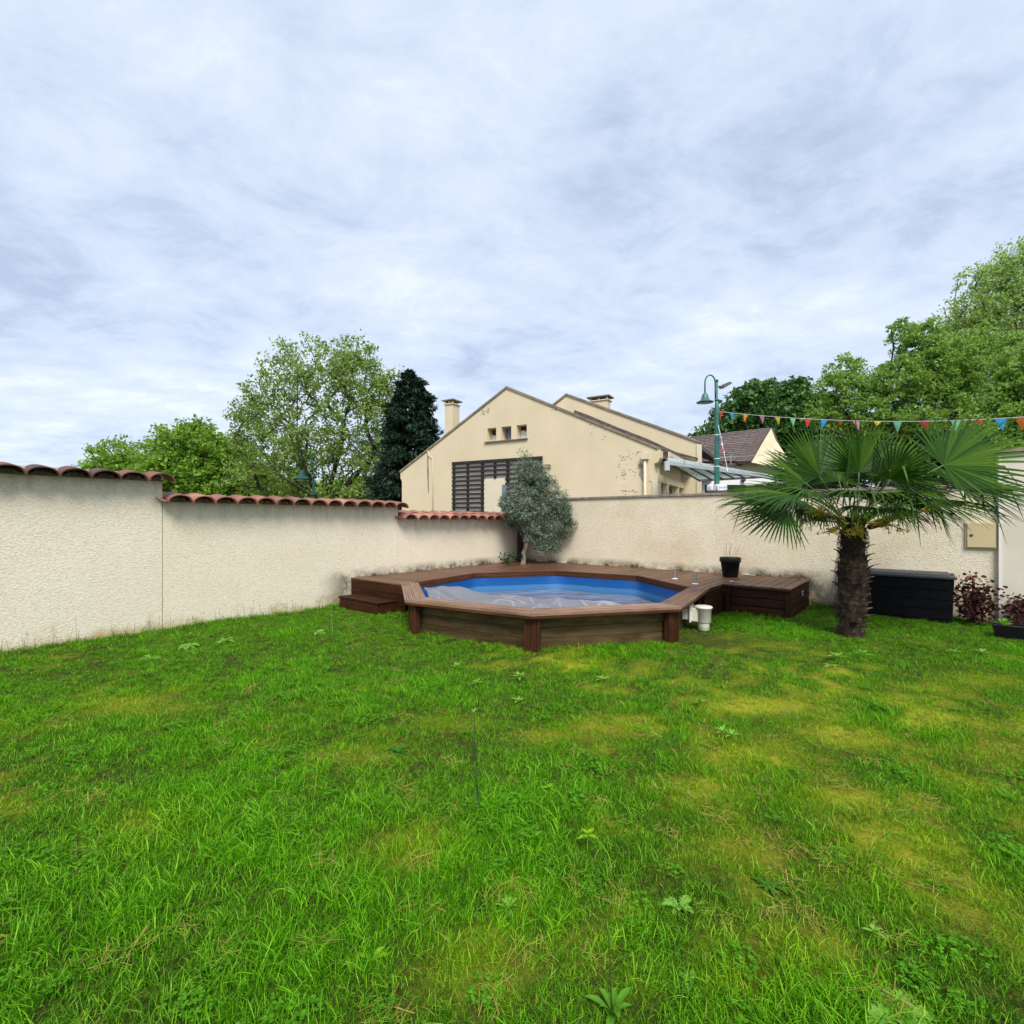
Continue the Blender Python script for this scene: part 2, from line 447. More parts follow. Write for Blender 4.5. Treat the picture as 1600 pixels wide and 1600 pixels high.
    zz = math_node(nt, 'MULTIPLY_ADD', n.outputs[0], 0.06); zz.node.inputs[2].default_value = -0.03
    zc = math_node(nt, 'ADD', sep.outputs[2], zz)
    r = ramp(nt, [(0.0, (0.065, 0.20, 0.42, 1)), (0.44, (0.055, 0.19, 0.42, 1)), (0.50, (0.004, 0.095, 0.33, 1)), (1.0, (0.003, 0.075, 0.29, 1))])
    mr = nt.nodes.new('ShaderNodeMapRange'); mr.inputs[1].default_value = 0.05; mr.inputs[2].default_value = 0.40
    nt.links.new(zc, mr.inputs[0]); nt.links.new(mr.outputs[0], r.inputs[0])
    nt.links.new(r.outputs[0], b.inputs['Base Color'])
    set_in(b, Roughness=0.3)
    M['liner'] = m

    # winter cover: woven grey sheet, wet and streaked brown to pale grey where it lies flat
    m, nt, b = nodes_of('pool_cover_sheet')
    g = nt.nodes.new('ShaderNodeNewGeometry')
    v = mapped(nt, 'World', (0.8, 2.6, 1.0), (0, 0, math.radians(18)))
    n = noise_node(nt, v, 1.6, 6, 0.6, 0.8)
    r = ramp(nt, [(0.32, (0.07, 0.05, 0.04, 1)), (0.45, (0.15, 0.145, 0.165, 1)), (0.58, (0.21, 0.215, 0.25, 1)), (0.75, (0.36, 0.34, 0.29, 1))])
    nt.links.new(n.outputs[0], r.inputs[0])
    at_ = nt.nodes.new('ShaderNodeAttribute'); at_.attribute_name = 'dry'
    col = mixc(nt, at_.outputs['Fac'], r.outputs[0], (0.165, 0.165, 0.185, 1))
    cr_ = nt.nodes.new('ShaderNodeAttribute'); cr_.attribute_name = 'crease'
    col = mixc(nt, cr_.outputs['Fac'], col, (0.33, 0.33, 0.36, 1))
    nt.links.new(col, b.inputs['Base Color'])
    rr = nt.nodes.new('ShaderNodeMapRange'); rr.inputs[3].default_value = 0.16; rr.inputs[4].default_value = 0.6
    nt.links.new(at_.outputs['Fac'], rr.inputs[0]); nt.links.new(rr.outputs[0], b.inputs['Roughness'])
    n2 = noise_node(nt, g.outputs['Position'], 90, 2, 0.5)
    bump(nt, b, n2.outputs[0], 0.15, 0.003)
    M['cover'] = m

    # canopy glass
    m, nt, b = nodes_of('canopy_glass')
    set_in(b, Roughness=0.25)
    b.inputs['Base Color'].default_value = (0.80, 0.86, 0.83, 1)
    b.inputs['Transmission Weight'].default_value = 0.3
    n = noise_node(nt, mapped(nt, 'World'), 2.0, 4)
    rr = nt.nodes.new('ShaderNodeMapRange'); rr.inputs[3].default_value = 0.15; rr.inputs[4].default_value = 0.4
    nt.links.new(n.outputs[0], rr.inputs[0]); nt.links.new(rr.outputs[0], b.inputs['Roughness'])
    tr = nt.nodes.new('ShaderNodeBsdfTranslucent'); tr.inputs[0].default_value = (0.75, 0.82, 0.79, 1)
    mx = nt.nodes.new('ShaderNodeMixShader'); mx.inputs[0].default_value = 0.55
    nt.links.new(b.outputs[0], mx.inputs[1]); nt.links.new(tr.outputs[0], mx.inputs[2])
    nt.links.new(mx.outputs[0], nt.nodes['Material Output'].inputs[0])
    M['glass'] = m

    # lawn soil with moss: brown-olive ground that shows between the blades
    m, nt, b = nodes_of('lawn_soil')
    g = nt.nodes.new('ShaderNodeNewGeometry')
    n = noise_node(nt, g.outputs['Position'], 26, 6, 0.7)
    r = ramp(nt, [(0.30, (0.012, 0.014, 0.004, 1)), (0.5, (0.040, 0.058, 0.007, 1)), (0.7, (0.12, 0.13, 0.020, 1))])
    nt.links.new(n.outputs[0], r.inputs[0])
    at_ = nt.nodes.new('ShaderNodeAttribute'); at_.attribute_name = 'moss'
    col = mixc(nt, math_node(nt, 'MULTIPLY', at_.outputs['Fac'], 0.85), r.outputs[0],
               mixc(nt, n.outputs[0], (0.19, 0.21, 0.010, 1), (0.56, 0.53, 0.04, 1)))
    nt.links.new(col, b.inputs['Base Color'])
    set_in(b, Roughness=0.95)
    b.inputs['Specular IOR Level'].default_value = 0.1
    bump(nt, b, n.outputs[0], 1.0, 0.03)
    M['lawn'] = m

    # grass blades: per-clump moss / lush values come with the instance
    m, nt, b = nodes_of('grass_blade')
    g = nt.nodes.new('ShaderNodeNewGeometry')

    def inst(name):
        a = nt.nodes.new('ShaderNodeAttribute'); a.attribute_type = 'INSTANCER'; a.attribute_name = name
        return a.outputs['Fac']
    base = ramp(nt, [(0.0, (0.022, 0.105, 0.002, 1)), (0.5, (0.100, 0.310, 0.004, 1)), (1.0, (0.27, 0.50, 0.035, 1))])
    nt.links.new(g.outputs['Random Per Island'], base.inputs[0])
    lush = ramp(nt, [(0.0, (0.035, 0.175, 0.001, 1)), (0.6, (0.115, 0.410, 0.002, 1)), (1.0, (0.23, 0.56, 0.012, 1))])
    nt.links.new(g.outputs['Random Per Island'], lush.inputs[0])
    moss = ramp(nt, [(0.0, (0.085, 0.205, 0.003, 1)), (0.5, (0.27, 0.42, 0.006, 1)), (1.0, (0.58, 0.60, 0.05, 1))])
    nt.links.new(g.outputs['Random Per Island'], moss.inputs[0])
    col = mixc(nt, math_node(nt, 'MULTIPLY', inst('lush'), 0.8), base.outputs[0], lush.outputs[0])
    col = mixc(nt, math_node(nt, 'MULTIPLY', inst('moss'), 0.85), col, moss.outputs[0])
    # a few dead straw blades
    dead = math_node(nt, 'GREATER_THAN', g.outputs['Random Per Island'], 0.975)
    col = mixc(nt, dead, col, (0.40, 0.36, 0.13, 1))
    hv = nt.nodes.new('ShaderNodeHueSaturation')
    mr = nt.nodes.new('ShaderNodeMapRange'); mr.inputs[3].default_value = 0.65; mr.inputs[4].default_value = 1.35
    nt.links.new(inst('tone'), mr.inputs[0]); nt.links.new(mr.outputs[0], hv.inputs['Value'])
    nt.links.new(col, hv.inputs['Color'])
    col = hv.outputs[0]
    nt.links.new(col, b.inputs['Base Color'])
    set_in(b, Roughness=0.5)
    b.inputs['Specular IOR Level'].default_value = 0.13
    tr = nt.nodes.new('ShaderNodeBsdfTranslucent'); nt.links.new(col, tr.inputs[0])
    mx = nt.nodes.new('ShaderNodeMixShader'); mx.inputs[0].default_value = 0.24
    nt.links.new(b.outputs[0], mx.inputs[1]); nt.links.new(tr.outputs[0], mx.inputs[2])
    nt.links.new(mx.outputs[0], nt.nodes['Material Output'].inputs[0])
    M['grass'] = m
    M['clover'] = leafy('clover_leaf', (0.026, 0.120, 0.003, 1), (0.065, 0.220, 0.006, 1), (0.13, 0.33, 0.02, 1), 0.2, 0.55, 0.08)
    M['thatch'] = leafy('straw_thatch', (0.10, 0.095, 0.012, 1), (0.24, 0.23, 0.035, 1), (0.44, 0.41, 0.12, 1), 0.1, 0.7, 0.1)


make_materials()


# ---- things and parts
def tag(o, label=None, cat=None, group=None, kind=None):
    if label: o['label'] = label
    if cat: o['category'] = cat
    if group: o['group'] = group
    if kind: o['kind'] = kind
    return o


def thing(name, label, cat, base, group=None):
    o = bpy.data.objects.new(name, None)
    o.empty_display_size = 0.2
    COL.objects.link(o)
    o.location = base
    o['base'] = tuple(base)
    return tag(o, label, cat, group)


def base_of(o):
    while o is not None:
        if 'base' in o:
            return Vector(o['base'])
        o = o.parent
    return Vector((0, 0, 0))


class MB:
    """collects shapes in world coordinates, then links them as one mesh object"""
    def __init__(self):
        self.v, self.f = [], []

    def add(self, vs, fs):
        o = len(self.v)
        self.v += [tuple(p) for p in vs]
        self.f += [tuple(i + o for i in f) for f in fs]
        return self

    def frame_box(self, c, X, Y, Z):
        """box with centre c and half-vectors X, Y, Z"""
        c, X, Y, Z = map(Vector, (c, X, Y, Z))
        vs = [c + sx * X + sy * Y + sz * Z for sz in (-1, 1) for sx, sy in ((-1, -1), (1, -1), (1, 1), (-1, 1))]
        return self.add(vs, [(3, 2, 1, 0), (4, 5, 6, 7), (0, 1, 5, 4), (1, 2, 6, 5), (2, 3, 7, 6), (3, 0, 4, 7)])

    def box(self, x0, x1, y0, y1, z0, z1):
        return self.frame_box(((x0 + x1) / 2, (y0 + y1) / 2, (z0 + z1) / 2), ((x1 - x0) / 2, 0, 0), (0, (y1 - y0) / 2, 0), (0, 0, (z1 - z0) / 2))

    def beam(self, a, b, w, h, up=(0, 0, 1)):
        a, b, up = Vector(a), Vector(b), Vector(up)
        d = (b - a).normalized()
        s = d.cross(up).normalized()
        u = s.cross(d).normalized()
        return self.frame_box((a + b) / 2, (b - a) / 2, s * w / 2, u * h / 2)

    def prism(self, bottom, top):
        n = len(bottom)
        fs = [tuple(range(n - 1, -1, -1)), tuple(range(n, 2 * n))]
        fs += [(i, (i + 1) % n, n + (i + 1) % n, n + i) for i in range(n)]
        return self.add(list(bottom) + list(top), fs)

    def tube(self, pts, radii, n=6, cap=True):
        pts = [Vector(p) for p in pts]
        if isinstance(radii, (int, float)):
            radii = [radii] * len(pts)
        vs, fs = [], []
        ref = None
        for i, p in enumerate(pts):
            d = (pts[min(i + 1, len(pts) - 1)] - pts[max(i - 1, 0)]).normalized()
            if ref is None:
                ref = Vector((1, 0, 0)) if abs(d.x) < 0.8 else Vector((0, 1, 0))
            s = (ref - d * ref.dot(d)).normalized()
            t = d.cross(s)
            ref = s
            for k in range(n):
                a = 2 * math.pi * k / n
                vs.append(p + (s * math.cos(a) + t * math.sin(a)) * radii[i])
        for i in range(len(pts) - 1):
            for k in range(n):
                fs.append((i * n + k, i * n + (k + 1) % n, (i + 1) * n + (k + 1) % n, (i + 1) * n + k))
        if cap:
            fs.append(tuple(range(n - 1, -1, -1)))
            fs.append(tuple(range((len(pts) - 1) * n, len(pts) * n)))
        return self.add(vs, fs)

    def lathe(self, c, prof, n=20, axis=(0, 0, 1)):
        """prof: list of (radius, height) along the axis from c"""
        c, ax = Vector(c), Vector(axis).normalized()
        s = ax.orthogonal().normalized()
        t = ax.cross(s)
        vs, fs = [], []
        for r, h in prof:
            for k in range(n):
                a = 2 * math.pi * k / n
                vs.append(c + ax * h + (s * math.cos(a) + t * math.sin(a)) * r)
        for i in range(len(prof) - 1):
            for k in range(n):
                fs.append((i * n + k, i * n + (k + 1) % n, (i + 1) * n + (k + 1) % n, (i + 1) * n + k))
        fs.append(tuple(range(n - 1, -1, -1)))
        fs.append(tuple(range((len(prof) - 1) * n, len(prof) * n)))
        return self.add(vs, fs)

    def blade(self, p, d, side, length, width, droop=0.3, segs=4, fold=0.15, profile=None, grav=Vector((0, 0, -1))):
        """a leaf: strip with a midrib, curving with gravity"""
        p, d, side = Vector(p), Vector(d).normalized(), Vector(side)
        side = (side - d * side.dot(d)).normalized()
        nrm = side.cross(d)
        prof = profile or [0.25, 0.85, 1.0, 0.7, 0.0]
        segs = len(prof) - 1
        vs, fs = [], []
        for i in range(segs + 1):
            t = i / segs
            q = p + d * (length * t) + grav * (droop * length * t * t)
            w = width * prof[i] / 2
            vs += [q - side * w + nrm * (fold * w), q, q + side * w + nrm * (fold * w)]
        for i in range(segs):
            a = i * 3
            fs += [(a, a + 1, a + 4, a + 3), (a + 1, a + 2, a + 5, a + 4)]
        return self.add(vs, fs)

    def build(self, name, mat, parent=None, smooth=False, bevel=0.0):
        b = base_of(parent) if parent is not None else Vector((0, 0, 0))
        me = bpy.data.meshes.new(name)
        me.from_pydata([(v[0] - b.x, v[1] - b.y, v[2] - b.z) for v in self.v], [], self.f)
        me.materials.append(mat)
        if smooth:
            me.polygons.foreach_set('use_smooth', [True] * len(me.polygons))
        me.update()
        o = bpy.data.objects.new(name, me)
        COL.objects.link(o)
        o.parent = parent
        if bevel:
            md = o.modifiers.new('bevel', 'BEVEL'); md.width = bevel; md.segments = 2; md.limit_method = 'ANGLE'
        return o


def np_mesh(name, V, Fc, mat, parent=None, smooth=False):
    """fast mesh from arrays: V (n,3), Fc (m,k)"""
    b = base_of(parent) if parent is not None else Vector((0, 0, 0))
    V = np.asarray(V, np.float32) - np.array(b, np.float32)
    Fc = np.asarray(Fc, np.int32)
    me = bpy.data.meshes.new(name)
    me.vertices.add(len(V)); me.vertices.foreach_set('co', V.ravel())
    me.loops.add(Fc.size); me.loops.foreach_set('vertex_index', Fc.ravel())
    me.polygons.add(len(Fc))
    me.polygons.foreach_set('loop_start', np.arange(0, Fc.size, Fc.shape[1], dtype=np.int32))
    me.polygons.foreach_set('loop_total', np.full(len(Fc), Fc.shape[1], np.int32))
    if smooth:
        me.polygons.foreach_set('use_smooth', np.ones(len(Fc), bool))
    me.materials.append(mat)
    me.update(calc_edges=True)
    o = bpy.data.objects.new(name, me)
    COL.objects.link(o)
    o.parent = parent
    return o


def clip_poly(poly, nx, ny, c):
    """keep the part of a 2D polygon where nx*x + ny*y <= c"""
    out = []
    for i in range(len(poly)):
        a, b = poly[i], poly[(i + 1) % len(poly)]
        da, db = nx * a[0] + ny * a[1] - c, nx * b[0] + ny * b[1] - c
        if da <= 0:
            out.append(a)
        if da * db < 0:
            t = da / (da - db)
            out.append((a[0] + (b[0] - a[0]) * t, a[1] + (b[1] - a[1]) * t))
    return out


def vnoise(x, y, scale, seed):
    """smooth value noise on numpy arrays, 0..1"""
    r = np.random.default_rng(seed)
    T = r.random((64, 64))
    X, Y = np.asarray(x) * scale + 1000, np.asarray(y) * scale + 1000
    xi, yi = np.floor(X).astype(int), np.floor(Y).astype(int)
    fx, fy = X - xi, Y - yi
    fx, fy = fx * fx * (3 - 2 * fx), fy * fy * (3 - 2 * fy)
    g = lambda i, j: T[i % 64, j % 64]
    return (g(xi, yi) * (1 - fx) + g(xi + 1, yi) * fx) * (1 - fy) + (g(xi, yi + 1) * (1 - fx) + g(xi + 1, yi + 1) * fx) * fy


def fbm(x, y, scale, seed, oct=4):
    s, a, t = 0, 1.0, 0
    for i in range(oct):
        s = s + a * vnoise(x, y, scale * 2 ** i, seed + i)
        t += a
        a *= 0.55
    return s / t


# ------------------------------------------------------------------ the garden's own frame: s runs along the back wall from the corner, t out from it
mX, mY = 0.638, 0.770              # from the garden towards the back wall
eX, eY = 0.770, -0.638             # along the back wall, to the right
CX, CY = 0.34, 13.60               # inner corner of the two walls
DECK = 0.486                       # deck height


def G(s, t, z):
    return Vector((CX + eX * s - mX * t, CY + eY * s - mY * t, z))


def st(p):
    dx, dy = p[0] - CX, p[1] - CY
    return (eX * dx + eY * dy, -(mX * dx + mY * dy))


ES, ET = Vector((eX, eY, 0)), Vector((-mX, -mY, 0))
POOL = Vector((0.608, 8.416, 0))
R_IN, R_OUT, ROT = 2.279, 2.599, math.radians(216.5)


def octv(k, r):
    a = ROT - 2 * math.pi * k / 8
    return Vector((POOL.x + r * math.cos(a), POOL.y + r * math.sin(a), 0))


# ------------------------------------------------------------------ setting: ground, lawn
o = np_mesh('ground', [(-400, -60, -0.06), (400, -60, -0.06), (400, 900, -0.06), (-400, 900, -0.06)], [(0, 1, 2, 3)], M['earth'])
tag(o, kind='structure')


def moss_lush(x, y):
    """how mossy and how lush the turf is at a spot: broad noise plus the patches seen in the garden"""
    n1 = fbm(x, y, 0.9, 11)
    n2 = fbm(x, y, 2.6, 23)
    n3 = fbm(x, y, 1.3, 37)
    u = 800 + F * x / np.maximum(y, 0.3)
    # the right half of the lawn is drier and mossier, the left is lush
    dry = np.clip((x / np.maximum(y, 0.3) + 0.15) / 0.5, 0, 1)
    edge = np.clip((7.2 - y) / 1.5, 0, 1)
    n4 = fbm(x, y, 6.5, 47)
    moss = np.clip((n1 * 0.36 + n2 * 0.36 + n4 * 0.28 - 0.580 + 0.072 * dry) * 6.5, 0, 1) * edge
    for (px, py, rx, ry, amt) in MOSS_SPOTS:
        g = ground(px, py)
        d = ((x - g.x) / rx) ** 2 + ((y - g.y) / ry) ** 2
        moss = np.maximum(moss, 0.9 * amt * np.clip(1.6 * np.exp(-d) * (0.1 + 0.75 * n2 + 0.75 * n4), 0, 1))
    lush = np.clip((n3 - 0.50) * 5, 0, 1) * 0.8
    for (px, py, rx, ry, amt) in LUSH_SPOTS:
        g = ground(px, py)
        d = ((x - g.x) / rx) ** 2 + ((y - g.y) / ry) ** 2
        w = np.exp(-d) * amt
        lush = np.maximum(lush, w)
        moss = moss * (1 - 0.85 * w)
    return moss, np.clip(lush, 0, 1)


MOSS_SPOTS = [(1315, 1250, 0.30, 0.16, 1.0), (1400, 1320, 0.28, 0.22, 0.9), (1215, 1100, 0.40, 0.20, 0.8), (1320, 1150, 0.35, 0.22, 0.9),
              (960, 1130, 0.32, 0.18, 0.7), (1170, 1112, 0.16, 0.10, 1.0), (1145, 1190, 0.26, 0.16, 0.7), (860, 1150, 0.22, 0.12, 0.6),
              (180, 1100, 0.45, 0.22, 0.6), (1550, 1065, 0.5, 0.22, 0.6), (1100, 1235, 0.30, 0.15, 0.6), (640, 1330, 0.20, 0.16, 0.6),
              (1480, 1400, 0.30, 0.20, 0.6), (740, 1510, 0.18, 0.12, 0.6), (1580, 1180, 0.3, 0.3, 0.5), (700, 1130, 0.30, 0.16, 0.4),
              (560, 1180, 0.30, 0.16, 0.45), (1150, 1330, 0.22, 0.14, 0.7), (1250, 1480, 0.20, 0.14, 0.5), (230, 1290, 0.22, 0.16, 0.5)]
LUSH_SPOTS = [(300, 1150, 0.75, 0.40, 0.95), (430, 1065, 0.9, 0.45, 0.75), (560, 1100, 0.6, 0.35, 0.7), (420, 1340, 0.42, 0.30, 0.85),
              (560, 1420, 0.25, 0.2, 0.5), (120, 1480, 0.35, 0.25, 0.7), (330, 1240, 0.4, 0.25, 0.7), (1500, 1230, 0.35, 0.3, 0.35),
              (60, 1350, 0.3, 0.25, 0.6), (700, 1060, 0.7, 0.4, 0.4)]


def make_lawn():
    nx, ny = 150, 130
    xs, ys = np.linspace(-9.5, 12, nx), np.linspace(-4, 14.4, ny)
    X, Y = np.meshgrid(xs, ys)
    Z = (fbm(X, Y, 0.7, 5) - 0.5) * 0.05 + (fbm(X, Y, 3.0, 6) - 0.5) * 0.025
    V = np.stack([X.ravel(), Y.ravel(), Z.ravel()], 1)
    i = np.arange(nx * ny).reshape(ny, nx)
    Fc = np.stack([i[:-1, :-1].ravel(), i[:-1, 1:].ravel(), i[1:, 1:].ravel(), i[1:, :-1].ravel()], 1)
    o = np_mesh('lawn', V, Fc, M['lawn'], None, True)
    ms, _ = moss_lush(X.ravel(), Y.ravel())
    a = o.data.attributes.new('moss', 'FLOAT', 'POINT')
    a.data.foreach_set('value', ms.astype(np.float32))
    tag(o, kind='structure')


make_lawn()


def lawn_z(x, y):
    return (fbm(x, y, 0.7, 5) - 0.5) * 0.05 + (fbm(x, y, 3.0, 6) - 0.5) * 0.025


def in_garden(x, y, pad=0.0):
    """True where turf grows: inside the walls, off the deck and the pool"""
    s = eX * (x - CX) + eY * (y - CY)
    t = -(mX * (x - CX) + mY * (y - CY))
    ok = (s > -0.02) & (t > -0.02)
    deck = (s < 6.80) & (t < 1.76)
    deck |= (s < 5.76) & (t < 3.2) & (s > 2)
    deck |= (s < 1.6) & (t < 5.36)
    deck |= (s > 0.16) & (s < 1.4) & (t < 5.74)
    dx, dy = x - POOL.x, y - POOL.y
    ang = np.arctan2(dy, dx) - ROT
    ang = np.mod(ang, math.pi / 4) - math.pi / 8
    rad = np.hypot(dx, dy) * np.cos(ang)
    pool = rad < 2.13
    return ok & ~deck & ~pool


def make_grass():
    rng = np.random.default_rng(3)
    lib = bpy.data.collections.new('grass_clumps')
    kinds = []
    # name, blades, spread radius, height range, width, lean
    specs = [('a', 34, 0.055, (0.020, 0.044), 0.0024, 0.85), ('b', 34, 0.060, (0.016, 0.040), 0.0022, 1.05), ('c', 32, 0.055, (0.024, 0.052), 0.0025, 0.85),
             ('d', 28, 0.048, (0.038, 0.076), 0.0028, 0.75), ('e', 26, 0.048, (0.040, 0.088), 0.0030, 0.90),
             ('f', 46, 0.060, (0.008, 0.024), 0.0025, 1.25), ('g', 42, 0.060, (0.010, 0.030), 0.0023, 1.15),
             ('h', 1, 0.05, (0.01, 0.02), 0.003, 0.5), ('i', 1, 0.05, (0.01, 0.02), 0.003, 0.5)]
    for key, nb, rad, (h0, h1), w, lean in specs:
        V, Fc = [], []
        for i in range(nb):
            a, r = rng.uniform(0, 2 * math.pi), rad * math.sqrt(rng.random())
            p = np.array([r * math.cos(a), r * math.sin(a), -0.006])
            h = rng.uniform(h0, h1)
            az = rng.uniform(0, 2 * math.pi)
            ln = lean * rng.uniform(0.2, 1.3)
            d = np.array([math.cos(az), math.sin(az), 0])
            tw = rng.uniform(0, 2 * math.pi)
            side = np.array([math.cos(tw), math.sin(tw), 0])
            b0 = len(V)
            for t, ww in ((0, 1.0), (0.35, 0.9), (0.7, 0.62)):
                q = p + np.array([0, 0, h * (t - 0.28 * min(ln, 1.2) * t * t)]) + d * (h * ln * t * t)
                V += [q - side * w * ww / 2, q + side * w * ww / 2]
            V.append(p + np.array([0, 0, h * (1 - 0.34 * min(ln, 1.2))]) + d * h * ln)
            Fc += [(b0, b0 + 1, b0 + 3), (b0, b0 + 3, b0 + 2), (b0 + 2, b0 + 3, b0 + 5), (b0 + 2, b0 + 5, b0 + 4), (b0 + 4, b0 + 5, b0 + 6)]
        if key == 'h':      # low three-part clover leaves on thin stems
            V, Fc = [], []
            for i in range(16):
                a, r = rng.uniform(0, 6.283), 0.065 * math.sqrt(rng.random())
                c = np.array([r * math.cos(a), r * math.sin(a), rng.uniform(0.016, 0.040)])
                t0 = rng.uniform(0, 6.283)
                for q in range(3):
                    th = t0 + q * 2.094
                    d = np.array([math.cos(th), math.sin(th), rng.uniform(-0.1, 0.35)]); sd = np.array([-math.sin(th), math.cos(th), 0])
                    R_ = rng.uniform(0.009, 0.014)
                    b0 = len(V)
                    V += [c, c + d * R_ * 0.6 - sd * R_ * 0.5, c + d * R_ * 1.05 - sd * R_ * 0.3, c + d * R_ * 1.05 + sd * R_ * 0.3, c + d * R_ * 0.6 + sd * R_ * 0.5]
                    Fc += [(b0, b0 + 1, b0 + 2, b0 + 3, b0 + 4)]
        if key == 'i':      # flat straw thatch
            V, Fc = [], []
            for i in range(30):
                a, r = rng.uniform(0, 6.283), 0.06 * math.sqrt(rng.random())
                c = np.array([r * math.cos(a), r * math.sin(a), rng.uniform(0.002, 0.022)])
                th = rng.uniform(0, 6.283)
                d = np.array([math.cos(th), math.sin(th), rng.uniform(-0.1, 0.25)]) * rng.uniform(0.015, 0.040); sd = np.array([-math.sin(th), math.cos(th), 0]) * 0.0012
                b0 = len(V)
                V += [c - d - sd, c - d + sd, c + d + sd, c + d - sd]
                Fc += [(b0, b0 + 1, b0 + 2, b0 + 3)]
        me = bpy.data.meshes.new('grass_clump')
        me.from_pydata([tuple(v) for v in V], [], Fc)
        me.materials.append(M['thatch'] if key == 'i' else M['clover'] if key == 'h' else M['grass'])
        ob = bpy.data.objects.new('grass_clump_' + key, me)
        lib.objects.link(ob)
        kinds.append(key)
    # clump positions: denser near the eye, thinning with distance
    pts = []
    for (y0, y1, dens) in ((0.9, 3.0, 1000), (3.0, 5.0, 640), (5.0, 8.0, 430), (8.0, 14.0, 330)):
        xw = min(1.15 * y1 + 0.3, 9.0)
        n = int((y1 - y0) * 2 * xw * dens)
        x, y = rng.uniform(-xw, xw, n), rng.uniform(y0, y1, n)
        k = (np.abs(x) < 1.12 * y + 0.4) & in_garden(x, y) & (rng.random(n) < 0.62 + 0.75 * (fbm(x, y, 5.5, 203) - 0.25))
        pts.append(np.stack([x[k], y[k]], 1))
    P = np.concatenate(pts)
    x, y = P[:, 0], P[:, 1]
    ms, lu = moss_lush(x, y)
    # taller grass along walls, posts and pool where the mower does not reach
    s = eX * (x - CX) + eY * (y - CY)
    t = -(mX * (x - CX) + mY * (y - CY))
    dx, dy = x - POOL.x, y - POOL.y
    rad = np.hypot(dx, dy)
    tall = np.maximum.reduce([np.clip(1 - s / 0.35, 0, 1), np.clip(1 - t / 0.4, 0, 1), 0.35 * np.clip(1 - np.abs(rad - 2.35) / 0.45, 0, 1)])
    r = rng.random(len(x))
    tuft = np.clip((fbm(x, y, 2.2, 71) - 0.5) * 5, 0, 1)
    idx = np.where(r < 0.34, 0, np.where(r < 0.67, 1, 2))
    big = rng.random(len(x)) < np.clip(0.42 * lu + 0.85 * tall + 0.25 * tuft * (1 - ms), 0, 0.9)
    idx = np.where(big, np.where(rng.random(len(x)) < 0.5, 3, 4), idx)
    low = rng.random(len(x)) < ms * 0.80
    idx = np.where(low, np.where(rng.random(len(x)) < 0.6, 5, 6), idx)
    clov = np.clip((fbm(x, y, 1.9, 301) - 0.56) * 6, 0, 1)
    idx = np.where(rng.random(len(x)) < 0.06 * clov + 0.006, 7, idx)
    idx = np.where(rng.random(len(x)) < 0.010 + 0.030 * ms, 8, idx)
    sc_ = rng.uniform(0.7, 1.2, len(x)) * (1 + 0.30 * lu + 0.35 * tall) * (1 - 0.15 * ms) * (0.85 + 0.35 * fbm(x, y, 4.0, 91))
    gs = ground(1098, 1000)
    sc_ *= 1 - 0.78 * np.exp(-(((x - gs.x) / 0.7) ** 2 + ((y - gs.y) / 0.8) ** 2))
    V = np.stack([x, y, lawn_z(x, y)], 1)
    me = bpy.data.meshes.new('grass')
    me.vertices.add(len(V)); me.vertices.foreach_set('co', V.astype(np.float32).ravel())
    for nm, arr in (('scale', sc_), ('moss', ms), ('lush', lu), ('tone', rng.random(len(x)) * 0.6 + 0.4 * fbm(x, y, 1.7, 55))):
        a = me.attributes.new(nm, 'FLOAT', 'POINT'); a.data.foreach_set('value', arr.astype(np.float32))
    a = me.attributes.new('pick', 'INT', 'POINT'); a.data.foreach_set('value', idx.astype(np.int32))
    a = me.attributes.new('turn', 'FLOAT_VECTOR', 'POINT')
    rot = np.zeros((len(x), 3), np.float32)
    rot[:, 0] = rng.normal(0, 0.12, len(x)); rot[:, 1] = rng.normal(0, 0.12, len(x)); rot[:, 2] = rng.uniform(0, 6.283, len(x))
    a.data.foreach_set('vector', rot.ravel())
    ob = bpy.data.objects.new('grass', me)
    COL.objects.link(ob)
    tag(ob, kind='stuff')
    ng = bpy.data.node_groups.new('grass_scatter', 'GeometryNodeTree')
    ng.interface.new_socket('Geometry', in_out='INPUT', socket_type='NodeSocketGeometry')
    ng.interface.new_socket('Geometry', in_out='OUTPUT', socket_type='NodeSocketGeometry')
    N, L = ng.nodes.new, ng.links.new
    gi, go = N('NodeGroupInput'), N('NodeGroupOutput')
    iop = N('GeometryNodeInstanceOnPoints')
    ci = N('GeometryNodeCollectionInfo')
    ci.inputs['Collection'].default_value = lib
    ci.inputs['Separate Children'].default_value = True
    ci.inputs['Reset Children'].default_value = True
    iop.inputs['Pick Instance'].default_value = True

    def attr(nm, ty):
        a = N('GeometryNodeInputNamedAttribute'); a.data_type = ty; a.inputs['Name'].default_value = nm
        return [q for q in a.outputs if q.enabled and q.name == 'Attribute'][0]
    L(gi.outputs[0], iop.inputs['Points']); L(ci.outputs[0], iop.inputs['Instance'])
    L(attr('pick', 'INT'), iop.inputs['Instance Index']); L(attr('scale', 'FLOAT'), iop.inputs['Scale'])
    e2r = N('FunctionNodeEulerToRotation'); L(attr('turn', 'FLOAT_VECTOR'), e2r.inputs[0]); L(e2r.outputs[0], iop.inputs['Rotation'])
    L(iop.outputs[0], go.inputs[0])
    md = ob.modifiers.new('scatter', 'NODES'); md.node_group = ng
    print('grass clumps', len(x))


make_grass()


